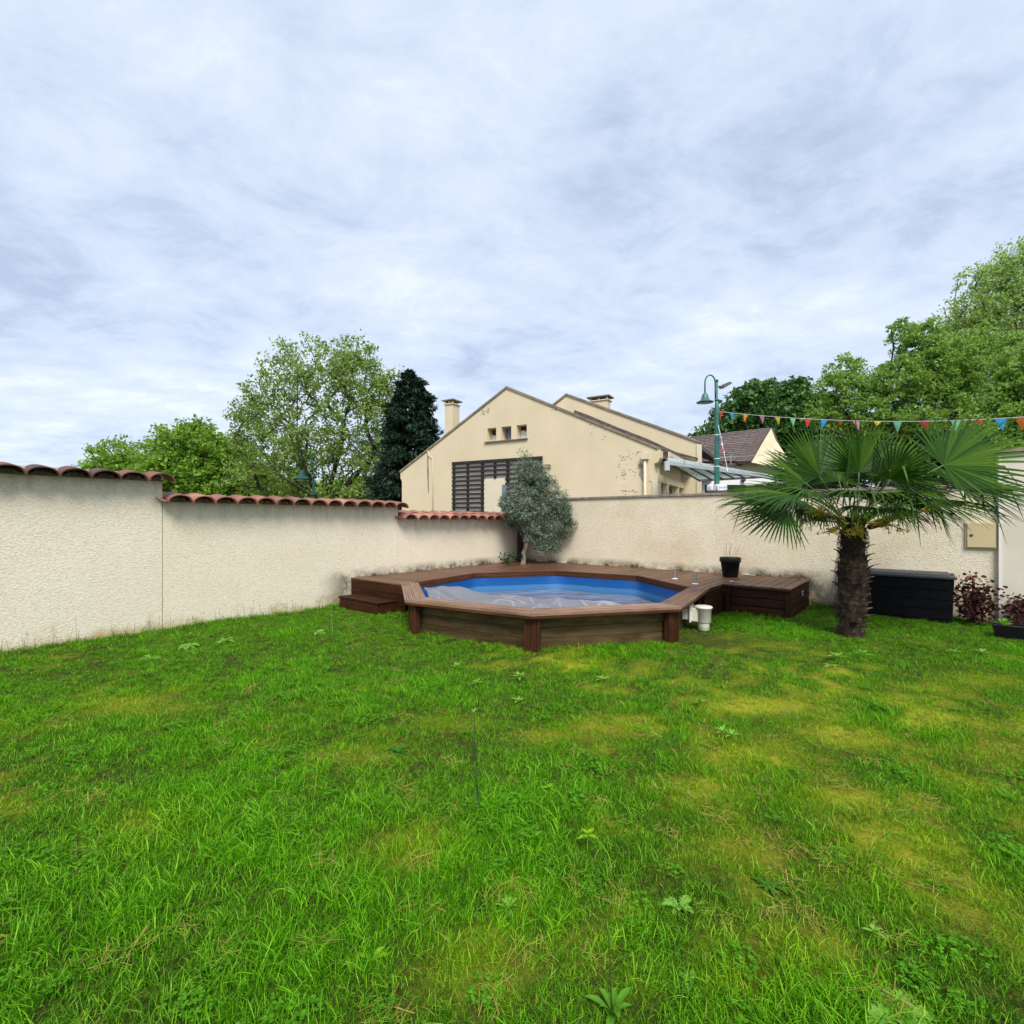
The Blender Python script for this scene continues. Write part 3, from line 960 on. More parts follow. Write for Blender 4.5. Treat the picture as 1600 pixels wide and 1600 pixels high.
# ------------------------------------------------------------------ garden walls
def tile_mesh(width=0.30, rise=0.105, length=0.46, thick=0.014, taper=0.86, n=10, flip=False):
    """canal tile: half barrel along +Y (towards the wide end), local Z up"""
    vs, fs = [], []
    for j, (y, k) in enumerate(((-length / 2, taper), (length / 2, 1.0))):
        for off in (0.0, -thick):
            for i in range(n + 1):
                a = math.pi * i / n
                w = (width / 2 + off) * k
                h = (rise + off) * k
                z = h * math.sin(a) ** 0.9
                vs.append((w * math.cos(a), y, -z if flip else z))
    m = n + 1
    for i in range(n):
        fs.append((i, i + 1, 2 * m + i + 1, 2 * m + i))                        # top
        fs.append((m + i, 3 * m + i, 3 * m + i + 1, m + i + 1))                # underside
        fs.append((i, m + i, m + i + 1, i + 1))                                # ends
        fs.append((2 * m + i, 2 * m + i + 1, 3 * m + i + 1, 3 * m + i))
    fs.append((0, 2 * m, 3 * m, m)); fs.append((n, m + n, 3 * m + n, 2 * m + n))
    me = bpy.data.meshes.new('roof_tile')
    me.from_pydata(vs, [], fs)
    me.materials.append(M['tile'])
    me.polygons.foreach_set('use_smooth', [i % 4 < 2 for i in range(len(me.polygons))])
    return me


LW_T = 0.22           # wall thickness


def left_wall():
    root = thing('garden_wall', 'cream roughcast wall on the left, stepping down under terracotta barrel tiles', 'garden wall', G(0, 3.5, 0))
    # sections along t: (t far, t near, top)
    def t_at(px):
        u = (px - 800) / F
        # left wall plane s=0: G(0,t) = C - t*m
        # (CX - mX t) = u (CY - mY t)
        return (CX - u * CY) / (mX - u * mY)
    tj3, tj2 = t_at(622), t_at(254)
    secs = [(-0.0, tj3, 1.60, 'render_low', 0.0), (tj3, tj2, 1.845, 'render_mid', 0.25), (tj2, tj2 + 9.0, 2.135, 'render_left', 0.75)]
    cov, chn = tile_mesh(0.318, 0.118), tile_mesh(0.20, 0.05, 0.42, 0.012, 0.86, 8, True)
    rnd = random.Random(5)
    for (ta, tb, top, mt, age) in secs:
        m = MB()
        gap = 0.004
        a, b = ta + gap, tb - gap
        m.prism([G(0, a, -0.1), G(0, b, -0.1), G(-LW_T, b, -0.1), G(-LW_T, a, -0.1)],
                [G(0, a, top), G(0, b, top), G(-LW_T, b, top), G(-LW_T, a, top)])
        m.build('wall_section', M[mt], root)
        first, last = ta + (0.07 if ta > 0 else 0.12), tb - 0.165
        n = min(int(round((last - first) / 0.30)) + 1, 17)
        pitch = (last - first) / (n - 1) if tb < 9 else 0.304
        for i in range(n):
            tt = first + pitch * i
            for course in range(2 if top < 1.7 else 1):
                sy = 0.02 - 0.30 * course
                for kind in ('cover', 'channel'):
                    if kind == 'channel' and course == 1:
                        continue
                    o = bpy.data.objects.new('roof_tile', cov if kind == 'cover' else chn)
                    COL.objects.link(o)
                    o.parent = root
                    slope = math.radians(9)
                    off = 0.0 if kind == 'cover' else pitch / 2
                    z = top + (0.0 if kind == 'cover' else 0.055) + 0.055 * course + rnd.uniform(-0.006, 0.006)
                    p = G(sy - (0.055 if kind == 'channel' else 0) + rnd.uniform(-0.012, 0.012), tt + off, z + 0.02)
                    # local X along the wall, Y out into the garden, Z up, tipped down to the garden
                    X = ET.copy()
                    Y = (ES * math.cos(slope) - Vector((0, 0, 1)) * math.sin(slope))
                    Zv = X.cross(Y)
                    if Zv.z < 0:
                        X = -X
                        Zv = X.cross(Y)
                    R = Matrix((X, Y, Zv)).transposed().to_4x4()
                    R = R @ Matrix.Rotation(rnd.uniform(-0.04, 0.04), 4, 'Z') @ Matrix.Rotation(rnd.uniform(-0.03, 0.03), 4, 'Y')
                    o.matrix_local = Matrix.Translation(p - base_of(root)) @ R
                    o['age'] = max(0.0, min(1.0, age + rnd.uniform(-0.25, 0.25)))
        # bedding mortar under the tiles
        m = MB()
        m.prism([G(-0.02, a, top), G(-0.02, b, top), G(-LW_T + 0.02, b, top), G(-LW_T + 0.02, a, top)],
                [G(-0.05, a, top + 0.075), G(-0.05, b, top + 0.075), G(-LW_T + 0.03, b, top + 0.125), G(-LW_T + 0.03, a, top + 0.125)])
        m.build('mortar_bed', M['plaster_bare'], root)
    return root


left_wall()

BW_TOP = 2.152


def s_at(px, t=0.0):
    """where along the back wall (or a line t in front of it) photo column px falls"""
    u = (px - 800) / F
    return (u * (CY - mY * t) - (CX - mX * t)) / (eX - u * eY)


def back_wall():
    root = thing('garden_wall', 'long cream roughcast wall behind the pool and palm with flat brown coping', 'garden wall', G(4, 0, 0))
    s1 = s_at(1560)
    m = MB()
    m.prism([G(0.004, 0, -0.1), G(s1, 0, -0.1), G(s1, -0.22, -0.1), G(-LW_T, -0.22, -0.1), G(-LW_T, -0.004, -0.1), G(0.004, -0.004, -0.1)],
            [G(0.004, 0, BW_TOP - 0.055), G(s1, 0, BW_TOP - 0.055), G(s1, -0.22, BW_TOP - 0.055), G(-LW_T, -0.22, BW_TOP - 0.055), G(-LW_T, -0.004, BW_TOP - 0.055), G(0.004, -0.004, BW_TOP - 0.055)])
    m.build('wall_section', M['render_back'], root)
    n = 9
    for i in range(n):
        a, b = -LW_T + (s1 + LW_T) * i / n + 0.003, -LW_T + (s1 + LW_T) * (i + 1) / n - 0.003
        m = MB()
        m.prism([G(a, 0.035, BW_TOP - 0.052), G(b, 0.035, BW_TOP - 0.052), G(b, -0.26, BW_TOP - 0.052), G(a, -0.26, BW_TOP - 0.052)],
                [G(a, 0.030, BW_TOP), G(b, 0.030, BW_TOP), G(b, -0.26, BW_TOP + 0.01), G(a, -0.26, BW_TOP + 0.01)])
        m.build('coping_slab', M['coping'], root, bevel=0.006)
    # the taller smooth pier at the right end
    root2 = thing('garden_wall', 'tall smooth pale wall at right edge beside the beige cabinet', 'garden wall', G(s1 + 1, 0, 0))
    m = MB()
    m.prism([G(s1 + 0.004, 0.05, -0.1), G(s1 + 4.0, 0.05, -0.1), G(s1 + 4.0, -0.25, -0.1), G(s1 + 0.004, -0.25, -0.1)],
            [G(s1 + 0.004, 0.05, 2.61), G(s1 + 4.0, 0.05, 2.61), G(s1 + 4.0, -0.25, 2.61), G(s1 + 0.004, -0.25, 2.61)])
    m.build('wall_section', M['smooth_wall'], root2)
    m = MB()
    m.frame_box(G(s1 + 0.012, 0.055, 1.3), ES * 0.014, ET * 0.010, Vector((0, 0, 1.30)))
    m.build('corner_bead', M['bead'], root2)
    m = MB()
    m.prism([G(s1 - 0.06, 0.11, 2.612), G(s1 + 4.0, 0.11, 2.612), G(s1 + 4.0, -0.3, 2.612), G(s1 - 0.06, -0.3, 2.612)],
            [G(s1 - 0.06, 0.11, 2.668), G(s1 + 4.0, 0.11, 2.668), G(s1 + 4.0, -0.3, 2.70), G(s1 - 0.06, -0.3, 2.70)])
    m.build('coping_slab', M['coping'], root2, bevel=0.006)
    # beige meter cabinet let into the wall
    sa, sb = s_at(1508), s1 - 0.012
    zc0, zc1 = at(1533, 857, G((sa + sb) / 2, 0, 0).y).z, at(1533, 816, G((sa + sb) / 2, 0, 0).y).z
    cab = thing('meter_cabinet', 'small beige meter cabinet set in the back wall at right', 'meter cabinet', G(sa, 0, zc0))
    m = MB()
    m.prism([G(sa, 0.03, zc0), G(sb, 0.03, zc0), G(sb, -0.05, zc0), G(sa, -0.05, zc0)], [G(sa, 0.03, zc1), G(sb, 0.03, zc1), G(sb, -0.05, zc1), G(sa, -0.05, zc1)])
    m.build('frame', M['meter'], cab, bevel=0.004)
    m = MB()
    m.frame_box(G((sa + sb) / 2, 0.040, (zc0 + zc1) / 2), ES * ((sb - sa) / 2 - 0.022), ET * 0.008, Vector((0, 0, (zc1 - zc0) / 2 - 0.018)))
    dr = m.build('door', M['meter'], cab, bevel=0.004)
    m = MB()
    m.lathe(G(sa + 0.07, 0.047, (zc0 + zc1) / 2), [(0.022, 0), (0.022, 0.006), (0.012, 0.010)], 12, tuple(ET))
    m.build('lock', M['dark_metal'], dr)


back_wall()


# ------------------------------------------------------------------ deck, step, bench and pool
def oct_hit(s=None, t=None, r=R_IN, far=False):
    """where a line of constant s (or t) enters the octagon, in the garden frame"""
    vs = [st(octv(k, r)) for k in range(8)]
    best = None
    for i in range(8):
        a, b = vs[i], vs[(i + 1) % 8]
        if s is not None:
            if (a[0] - s) * (b[0] - s) <= 0 and a[0] != b[0]:
                q = a[1] + (b[1] - a[1]) * (s - a[0]) / (b[0] - a[0])
                best = q if best is None else (max(best, q) if far else min(best, q))
        else:
            if (a[1] - t) * (b[1] - t) <= 0 and a[1] != b[1]:
                q = a[0] + (b[0] - a[0]) * (t - a[1]) / (b[1] - a[1])
                best = q if best is None else (max(best, q) if far else min(best, q))
    return best


def plank(root, poly, z0, z1, mat, along, name='plank'):
    """board with outline poly (s,t) whose own X axis runs along the given direction"""
    c = Vector((sum(p[0] for p in poly) / len(poly), sum(p[1] for p in poly) / len(poly)))
    P0 = G(c.x, c.y, 0)
    X = Vector(along).normalized()
    Y = Vector((-X.y, X.x, 0))
    bot, top = [], []
    pts = [G(p[0], p[1], 0) - P0 for p in poly]
    area = sum(pts[i].x * pts[(i + 1) % len(pts)].y - pts[(i + 1) % len(pts)].x * pts[i].y for i in range(len(pts)))
    if area < 0:
        pts.reverse()
    bot = [(p.dot(X), p.dot(Y), z0) for p in pts]
    top = [(p.dot(X), p.dot(Y), z1) for p in pts]
    n = len(pts)
    me = bpy.data.meshes.new(name)
    fs = [tuple(range(n - 1, -1, -1)), tuple(range(n, 2 * n))] + [(i, (i + 1) % n, n + (i + 1) % n, n + i) for i in range(n)]
    me.from_pydata(bot + top, [], fs)
    me.materials.append(mat)
    o = bpy.data.objects.new(name, me)
    COL.objects.link(o)
    o.parent = root
    o.matrix_local = Matrix.Translation(P0 - base_of(root)) @ Matrix((X, Y, Vector((0, 0, 1)))).transposed().to_4x4()
    md = o.modifiers.new('bevel', 'BEVEL'); md.width = 0.004; md.segments = 1; md.limit_method = 'ANGLE'
    return o


def board(root, a, b, z0, z1, thick, mat, name='board', out=None):
    """upright board from a to b (ground points), own X along it"""
    a, b = Vector(a), Vector(b)
    a.z = b.z = 0
    X = (b - a).normalized()
    Y = Vector((-X.y, X.x, 0))
    L = (b - a).length
    m = MB()
    m.box(-L / 2, L / 2, -thick / 2, thick / 2, 0, z1 - z0)
    me_o = m.build(name, mat)
    me_o.parent = root
    me_o.matrix_local = Matrix.Translation((a + b) / 2 + Vector((0, 0, z0)) - base_of(root)) @ Matrix((X, Y, Vector((0, 0, 1)))).transposed().to_4x4()
    md = me_o.modifiers.new('bevel', 'BEVEL'); md.width = 0.004; md.segments = 1; md.limit_method = 'ANGLE'
    return me_o


T_SPLIT = 2.25
RB = R_IN + 0.07          # deck boards stop at a narrow edge board round the back of the pool


def make_deck():
    root = thing('wooden_deck', 'brown timber deck wrapped round the back of the pool into the wall corner', 'deck', G(2, 1.2, 0))
    w, gap = 0.145, 0.012
    vs = [st(octv(k, RB)) for k in range(8)]
    # boards at right angles to the back wall
    s = 0.012
    while s < 5.74 - 0.02:
        a, b = s, min(s + w - gap, 5.738)
        s += w

        def end(q):
            h = oct_hit(s=q, r=RB)
            lim = T_SPLIT if q < 3 else 3.2
            if q > 5.2:
                lim = 2.585 if q > 5.0 else lim
            return min(h, lim) if h is not None else lim
        mids = [v for v in vs if a < v[0] < b and v[1] < 3.3 and v[1] < end(v[0]) + 0.02]
        poly = [(a, 0.012), (b, 0.012), (b, end(b))] + [tuple(v) for v in sorted(mids, key=lambda v: -v[0])] + [(a, end(a))]
        if end(a) - 0.012 < 0.03 and end(b) - 0.012 < 0.03:
            continue
        plank(root, poly, DECK - 0.027, DECK, M['deck'], ET)
    # boards at right angles to the left wall, along the left flank of the pool
    t = T_SPLIT + gap
    while t < 5.33:
        a, b = t, min(t + w - gap, 5.345)
        t += w

        def end2(q):
            h = oct_hit(t=q, r=RB)
            h2 = 1.55 if q > 5.0 else 9
            return min(h if h is not None else 9, h2, 3.4)
        mids = [v for v in vs if a < v[1] < b and v[0] < 2.2]
        if end2(a) < 0.05:
            continue
        poly = [(0.012, a), (end2(a), a)] + [tuple(v) for v in sorted(mids, key=lambda v: v[1])] + [(end2(b), b), (0.012, b)]
        plank(root, poly, DECK - 0.027, DECK, M['deck'], ES)
    # fascia on the left front, two boards high, and the return beside the pool on the right
    z = [0.02, 0.165, 0.31, DECK - 0.03]
    for i in range(3):
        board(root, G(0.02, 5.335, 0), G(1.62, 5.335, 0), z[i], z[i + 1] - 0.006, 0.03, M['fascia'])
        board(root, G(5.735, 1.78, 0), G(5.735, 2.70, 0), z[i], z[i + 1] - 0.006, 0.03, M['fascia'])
    # two stainless ladder sockets standing on the deck, each on its flange
    for px, ph, pt in ((1054.5, 904.5, 888.5), (1086, 912.5, 893)):
        g = ground(px, ph, DECK)
        m = MB()
        hh = (ph - pt) / F * g.y
        m.lathe((g.x, g.y, DECK), [(0.027, 0.0), (0.027, hh), (0.024, hh + 0.002)], 14)
        po = m.build('ladder_socket', M['steel'], root)
        m = MB()
        m.lathe((g.x, g.y, DECK + 0.001), [(0.055, 0), (0.053, 0.008), (0.024, 0.014)], 18)
        m.build('flange', M['white'], po)
    return root


deck_root = make_deck()


def make_step():
    root = thing('wooden_step', 'low dark brown wooden step in front of the deck beside left wall', 'step', G(0.8, 5.55, 0))
    s0, s1, t0, t1, zt = 0.19, 1.40, 5.36, 5.73, 0.20
    for i in range(3):
        a = t0 + (t1 - t0) * i / 3
        plank(root, [(s0, a), (s1, a), (s1, a + (t1 - t0) / 3 - 0.006), (s0, a + (t1 - t0) / 3 - 0.006)], zt - 0.028, zt, M['fascia'], ES)
    board(root, G(s0 + 0.03, t1 - 0.03, 0), G(s1 - 0.03, t1 - 0.03, 0), -0.05, zt - 0.03, 0.028, M['fascia'])
    for s in (s0 + 0.03, s1 - 0.03):
        board(root, G(s, t0, 0), G(s, t1 - 0.045, 0), -0.05, zt - 0.03, 0.028, M['fascia'])


make_step()


def make_bench():
    root = thing('deck_box', 'dark brown timber box topped with deck planks at the right end of the deck', 'deck box', G(6.3, 0.9, 0))
    s0, s1, t1 = 5.745, 6.79, 1.76
    n = 7
    w = (s1 - s0) / n
    for i in range(n):
        a = s0 + w * i
        plank(root, [(a, 0.015), (a + w - 0.012, 0.015), (a + w - 0.012, t1), (a, t1)], DECK - 0.027, DECK + 0.003, M['deck'], ET)
    # a slim edge board under the planks, then three front boards between two posts
    board(root, G(s0, t1 - 0.02, 0), G(s1 - 0.01, t1 - 0.02, 0), DECK - 0.055, DECK - 0.029, 0.03, M['fascia'])
    zz = [0.00, 0.135, 0.28, 0.425]
    for i in range(3):
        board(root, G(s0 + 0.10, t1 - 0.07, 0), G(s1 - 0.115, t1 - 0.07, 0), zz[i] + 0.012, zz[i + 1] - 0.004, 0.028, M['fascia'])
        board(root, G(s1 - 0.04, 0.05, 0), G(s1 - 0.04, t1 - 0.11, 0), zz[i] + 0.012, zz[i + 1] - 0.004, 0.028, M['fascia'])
    for s, wd in ((s0 + 0.055, 0.08), (s1 - 0.065, 0.09)):
        m = MB()
        m.frame_box(G(s, t1 - 0.07, 0.21), ES * wd / 2, ET * 0.035, Vector((0, 0, 0.222)))
        m.build('post', M['fascia'], root, bevel=0.004)
    m = MB()
    m.frame_box(G(s0 + 0.5, 0.85, 0.19), ES * 0.40, ET * 0.76, Vector((0, 0, 0.19)))
    m.build('lining', M['lattice'], root)
    # two pale strap hinges screwed across the lid's edge
    for px, py, L_ in ((1150, 909.5, 0.24), (1172, 898.8, 0.22)):
        g = st(ground(px, py, DECK))
        m = MB()
        m.frame_box(G(g[0], g[1], DECK + 0.008), ES * (L_ / 2), ET * 0.010, Vector((0, 0, 0.003)))
        m.frame_box(G(g[0] - L_ * 0.30, g[1], DECK + 0.011), ES * 0.022, ET * 0.030, Vector((0, 0, 0.006)))
        m.build('strap_hinge', M['white'], root, bevel=0.002)
    for t in (1.0, 1.2):
        pass
    m = MB()
    m.frame_box(G(s1 - 0.018, 0.75, 0.34), ES * 0.012, ET * 0.05, Vector((0, 0, 0.008)))
    m.frame_box(G(s1 - 0.018, 0.75, 0.30), ES * 0.008, ET * 0.014, Vector((0, 0, 0.04)))
    m.build('latch', M['metal_grey'], root)


make_bench()


def make_pool():
    root = thing('swimming_pool', 'octagonal above-ground timber pool with grooved coping and blue liner', 'swimming pool', POOL)
    zt, zb = DECK + 0.004, DECK - 0.066

    def edge_board(k, r0, r1, grooves, mat, z0, z1, name):
        """one board of the rim along edge k..k+1 between radii r0 and r1, mitred at both ends"""
        a0, b0, a1, b1 = octv(k, r0), octv(k + 1, r0), octv(k, r1), octv(k + 1, r1)
        X = (b0 - a0).normalized()
        c = (a0 + b0 + a1 + b1) / 4
        nrm = (c - POOL); nrm.z = 0
        nrm = (nrm - X * nrm.dot(X)).normalized()
        sh = 0.0015
        a0, a1, b0, b1 = a0 + X * sh, a1 + X * sh, b0 - X * sh, b1 - X * sh
        # profile across the board
        prof = [(0.0, z0), (0.0, z1 - 0.004), (0.012, z1)]
        for i in range(grooves):
            f0 = 0.06 + 0.88 * (i + 0.25) / grooves
            f1 = 0.06 + 0.88 * (i + 0.75) / grooves
            e = 0.06 / grooves
            prof += [(f0 - e, z1), (f0, z1 - 0.014), (f1 - e, z1 - 0.014), (f1, z1)]
        prof += [(0.988, z1), (1.0, z1 - 0.004), (1.0, z0)]
        n = len(prof)
        vs = []
        for p, q in ((a0, a1), (b0, b1)):
            for f, z in prof:
                v = p.lerp(q, f)
                v.z = z
                vs.append(v)
        fs = [(i, i + 1, n + i + 1, n + i) for i in range(n - 1)] + [(n - 1, 0, n, 2 * n - 1)]
        fs += [tuple(range(n - 1, -1, -1)), tuple(range(n, 2 * n))]
        me = bpy.data.meshes.new(name)
        loc = [((v - c).dot(X), (v - c).dot(nrm), v.z) for v in vs]
        Rm = Matrix((X, nrm, Vector((0, 0, 1)))).transposed()
        if Rm.determinant() < 0:
            Xn = -X
            loc = [((v - c).dot(Xn), (v - c).dot(nrm), v.z) for v in vs]
            Rm = Matrix((Xn, nrm, Vector((0, 0, 1)))).transposed()
        me.from_pydata(loc, [], fs)
        me.materials.append(mat)
        me.validate()
        o = bpy.data.objects.new(name, me)
        COL.objects.link(o)
        o.parent = root
        o.matrix_local = Matrix.Translation(c - base_of(root)) @ Rm.to_4x4()
        return o
    mid = (R_IN + R_OUT) / 2
    for k in (7, 0, 5, 6):
        edge_board(k, R_IN, mid - 0.004, 4, M['coping_wood'], zb + 0.032, zt, 'coping_board')
        edge_board(k, mid + 0.004, R_OUT, 4, M['coping_wood'], zb + 0.032, zt, 'coping_board')
        # the darker double edge boards under the coping
        edge_board(k, R_OUT - 0.05, R_OUT - 0.006, 0, M['fascia_red'], zb, zb + 0.031, 'edge_board')
        edge_board(k, R_IN + 0.012, R_IN + 0.05, 0, M['fascia_red'], zb - 0.02, zb + 0.031, 'edge_board')
    for k in (1, 2, 3, 4):
        edge_board(k, R_IN, R_IN + 0.066, 2, M['fascia_red'], DECK - 0.095, zt, 'edge_board')
    # wall panels of stacked boards and grooved posts at the corners
    RP = 2.36
    for k in range(8):
        a, b = octv(k, RP), octv(k + 1, RP)
        zs = [-0.06, 0.13, 0.27, DECK - 0.075]
        for i in range(3):
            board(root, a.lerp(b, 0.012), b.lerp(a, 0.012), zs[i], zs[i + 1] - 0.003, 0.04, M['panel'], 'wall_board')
    for k in (5, 6, 7, 0):
        c = octv(k, 2.455)
        out = (c - POOL).normalized(); out.z = 0
        side = Vector((-out.y, out.x, 0))
        hw, hd, ng = 0.098, 0.045, 5
        pts = []
        for i in range(ng):
            f0, f1 = -hw + 2 * hw * i / ng, -hw + 2 * hw * (i + 1) / ng
            g = 0.008
            pts += [(f0 + g, hd), (f1 - g, hd)] + ([(f1 - g * 0.6, hd - 0.009), (f1 + g * 0.6, hd - 0.009)] if i < ng - 1 else [])
        pts += [(hw, hd - 0.008), (hw, -hd), (-hw, -hd), (-hw, hd - 0.008)]
        bot = [Vector((x, -0.08, -y)) for x, y in pts]
        m = MB()
        w3 = lambda x, y, z: c + side * x + out * y + Vector((0, 0, z))
        z_top = zb - 0.002
        # built along its own X so the grain runs upright
        n = len(pts)
        me = bpy.data.meshes.new('post')
        vs = [(-0.10, x, y) for x, y in pts] + [(z_top, x, y) for x, y in pts]
        me.from_pydata(vs, [], [tuple(range(n)), tuple(range(2 * n - 1, n - 1, -1))] + [(i, n + i, n + (i + 1) % n, (i + 1) % n) for i in range(n)])
        me.materials.append(M['fascia_red'])
        o = bpy.data.objects.new('post', me)
        COL.objects.link(o)
        o.parent = root
        o.matrix_local = Matrix.Translation(c - base_of(root)) @ Matrix((Vector((0, 0, 1)), side, out)).transposed().to_4x4()
    # liner
    vs, fs = [], []
    n = 8 * 10
    rows = [DECK - 0.10, 0.30, 0.22, 0.14, 0.0, -0.25]
    for z in rows:
        for k in range(8):
            for j in range(10):
                p = octv(k, R_IN + 0.008).lerp(octv(k + 1, R_IN + 0.008), j / 10)
                q = (p - POOL)
                # the sheet hangs in a soft curve, rounding the corners lower down
                tgt = POOL + q.normalized() * (R_IN * 0.955)
                wgt = 0.75 * min(1.0, max(0.0, (DECK - 0.10 - z) / 0.3)) * min(1, max(0, (q.length - R_IN * 0.94) / (R_IN * 0.06)))
                p = p.lerp(tgt, wgt)
                vs.append((p.x, p.y, z))
    for i in range(len(rows) - 1):
        for k in range(n):
            fs.append((i * n + k, (i + 1) * n + k, (i + 1) * n + (k + 1) % n, i * n + (k + 1) % n))
    fs.append(tuple((len(rows) - 1) * n + k for k in range(n)))
    m = MB(); m.add(vs, fs)
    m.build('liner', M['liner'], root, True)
    # ivory skimmer hung on the outside of the right front side
    a, b = octv(5, RP + 0.02), octv(6, RP + 0.02)
    X = (b - a).normalized()
    out = (a + b) / 2 - POOL; out.z = 0; out.normalize()
    best, bt = None, None
    for i in range(60):
        q = a.lerp(b, i / 60)
        c_ = q + out * 0.29
        px = 800 + F * c_.x / c_.y
        if best is None or abs(px - 1099) < best:
            best, bt = abs(px - 1099), q
    cz = CH - (947 - V0) / F * (bt.y - 0.15)
    m = MB()
    m.frame_box(bt + out * 0.125 + Vector((0, 0, cz - 0.115)), X * 0.105, out * 0.014, Vector((0, 0, 0.125)))
    m.frame_box(bt + out * 0.06 + Vector((0, 0, cz - 0.125)), X * 0.07, out * 0.055, Vector((0, 0, 0.08)))
    m.frame_box(bt + out * 0.19 + Vector((0, 0, cz - 0.125)), X * 0.085, out * 0.06, Vector((0, 0, 0.095)))
    sk = m.build('skimmer', M['skimmer'], root, bevel=0.01)
    cc = bt + out * 0.29
    m = MB()
    m.lathe((cc.x, cc.y, cz - 0.225), [(0.098, 0), (0.104, 0.006), (0.108, 0.19), (0.120, 0.195), (0.124, 0.205), (0.124, 0.218), (0.112, 0.228), (0.06, 0.231), (0.0, 0.232)], 28)
    m.build('skimmer_cup', M['skimmer'], sk, True)
    m = MB()
    m.lathe((cc.x, cc.y, cz - 0.348), [(0.070, 0), (0.082, 0.008), (0.085, 0.12), (0.085, 0.123)], 24)
    m.lathe((cc.x, cc.y, cz - 0.40), [(0.026, 0), (0.03, 0.008), (0.030, 0.052)], 14)
    m.build('skimmer_outlet', M['skimmer'], sk, True)
    return root


make_pool()


def make_cover():
    nr, na = 110, 360
    V, dry = [], []
    for i in range(nr + 1):
        for j in range(na):
            a = 2 * math.pi * j / na
            rel = ((a - ROT) % (math.pi / 4)) - math.pi / 8
            rmax = (R_IN * 0.955) * math.cos(math.pi / 8) / math.cos(rel)
            rmax = min(rmax, R_IN * 0.95)
            r = rmax * i / nr
            V.append((POOL.x + r * math.cos(a), POOL.y + r * math.sin(a), 0))
    V = np.array(V)
    x, y = V[:, 0], V[:, 1]
    # the bunched-up near part of the sheet ends in a ridge that crosses the pool
    ridge = np.interp(x, [-1.6, -0.9, -0.3, 0.0, 0.35, 0.86, 1.25, 1.64, 2.0, 2.4], [8.85, 8.95, 9.05, 8.85, 8.60, 8.34, 8.18, 8.0, 7.80, 7.65])
    d = ridge - y                                            # >0 on the near side
    up = 1 / (1 + np.exp(-d / 0.045))
    # creases: folded planes, sharp at their edges
    def crease(ang, freq, ph, sharp):
        q = (x * math.cos(ang) + y * math.sin(ang)) * freq + ph + 0.55 * fbm(x, y, 0.9, 131)
        w = np.abs((q % 1.0) - 0.5) * 2
        lines.append(np.exp(-((1 - w) / 0.07) ** 2) * np.clip(fbm(x, y, 1.7, 171) * 2 - 0.6, 0, 1))
        return w ** sharp
    lines = []
    folds = 0.060 * crease(0.80, 1.15, 0.1, 1.0) + 0.050 * crease(-0.65, 1.30, 0.4, 1.0) + 0.020 * crease(0.1, 2.6, 0.7, 1.0) + 0.008 * fbm(x, y, 3.4, 141)
    near = 0.185 + 0.17 * np.clip((-0.5 - x) / 0.7, 0, 1) + folds * 0.80 + 0.055 * np.clip(1 - d / 0.5, 0, 1)
    flat = 0.098 + 0.012 * fbm(x, y, 1.6, 151) + 0.008 * crease(0.5, 1.1, 0.2, 3.0)
    V[:, 2] = near * up + flat * (1 - up)
    rr = np.hypot(x - POOL.x, y - POOL.y)
    F_ = []
    i = np.arange(nr + 1)[:, None] * na + np.arange(na)[None, :]
    Fc = np.stack([i[:-1].ravel(), i[1:].ravel(), np.roll(i, -1, 1)[1:].ravel(), np.roll(i, -1, 1)[:-1].ravel()], 1)
    o = np_mesh('pool_cover', V, Fc, M['cover'], None, True)
    a = o.data.attributes.new('dry', 'FLOAT', 'POINT')
    a.data.foreach_set('value', np.clip(up * 0.95, 0, 1).astype(np.float32))
    a = o.data.attributes.new('crease', 'FLOAT', 'POINT')
    a.data.foreach_set('value', (np.maximum.reduce(lines) * up).astype(np.float32))
    tag(o, 'crumpled wet grey cover sheet lying inside the blue pool', 'pool cover')


make_cover()


# ------------------------------------------------------------------ small things in the garden
def make_pot():
    g = ground(1141, 901.5, DECK)
    root = thing('plant_pot', 'black plastic pot with bare dry stems standing on the deck', 'plant pot', (g.x, g.y, DECK))
    k = g.y / F
    r1, r0, h = 15.6 * k, 10.6 * k, 30.5 * k
    m = MB()
    m.lathe((g.x, g.y, DECK + 0.003), [(r0, 0), (r0 + 0.004, 0.01), (r1 * 0.90, h * 0.76), (r1 * 0.98, h * 0.765), (r1, h * 0.78), (r1, h * 0.985), (r1 * 0.98, h), (r1 * 0.93, h), (r1 * 0.90, h * 0.90), (0.01, h * 0.89)], 36)
    m.build('pot', M['black_plastic'], root, True)
    m = MB()
    m.lathe((g.x, g.y, DECK + h * 0.90), [(r1 * 0.88, 0), (r1 * 0.6, 0.012), (0.01, 0.02)], 20)
    m.build('soil', M['soil'], root)
    rnd = random.Random(3)
    for dx, top, lean in ((-0.10, 0.22, -0.02), (-0.055, 0.36, 0.0), (-0.02, 0.30, 0.03), (0.01, 0.37, 0.01), (0.035, 0.25, 0.06), (0.06, 0.20, 0.10), (-0.08, 0.12, -0.10), (0.085, 0.28, 0.09), (0.02, 0.17, -0.03)):
        m = MB()
        b = Vector((g.x + dx, g.y + rnd.uniform(-0.05, 0.05), DECK + h * 0.9))
        pts = [b + Vector((lean * t + rnd.uniform(-0.006, 0.006), 0, top * t - (0.10 * t * t if top < 0.15 else 0))) for t in (0, 0.25, 0.5, 0.75, 1)]
        m.tube(pts, [0.0034, 0.003, 0.0026, 0.002, 0.001], 5)
        for j in range(2):
            q = pts[2 + j]
            m.tube([q, q + Vector((rnd.uniform(-0.05, 0.05), rnd.uniform(-0.03, 0.03), rnd.uniform(0.04, 0.09)))], [0.0018, 0.0008], 4)
        m.build('stem', M['twig'], root)


make_pot()


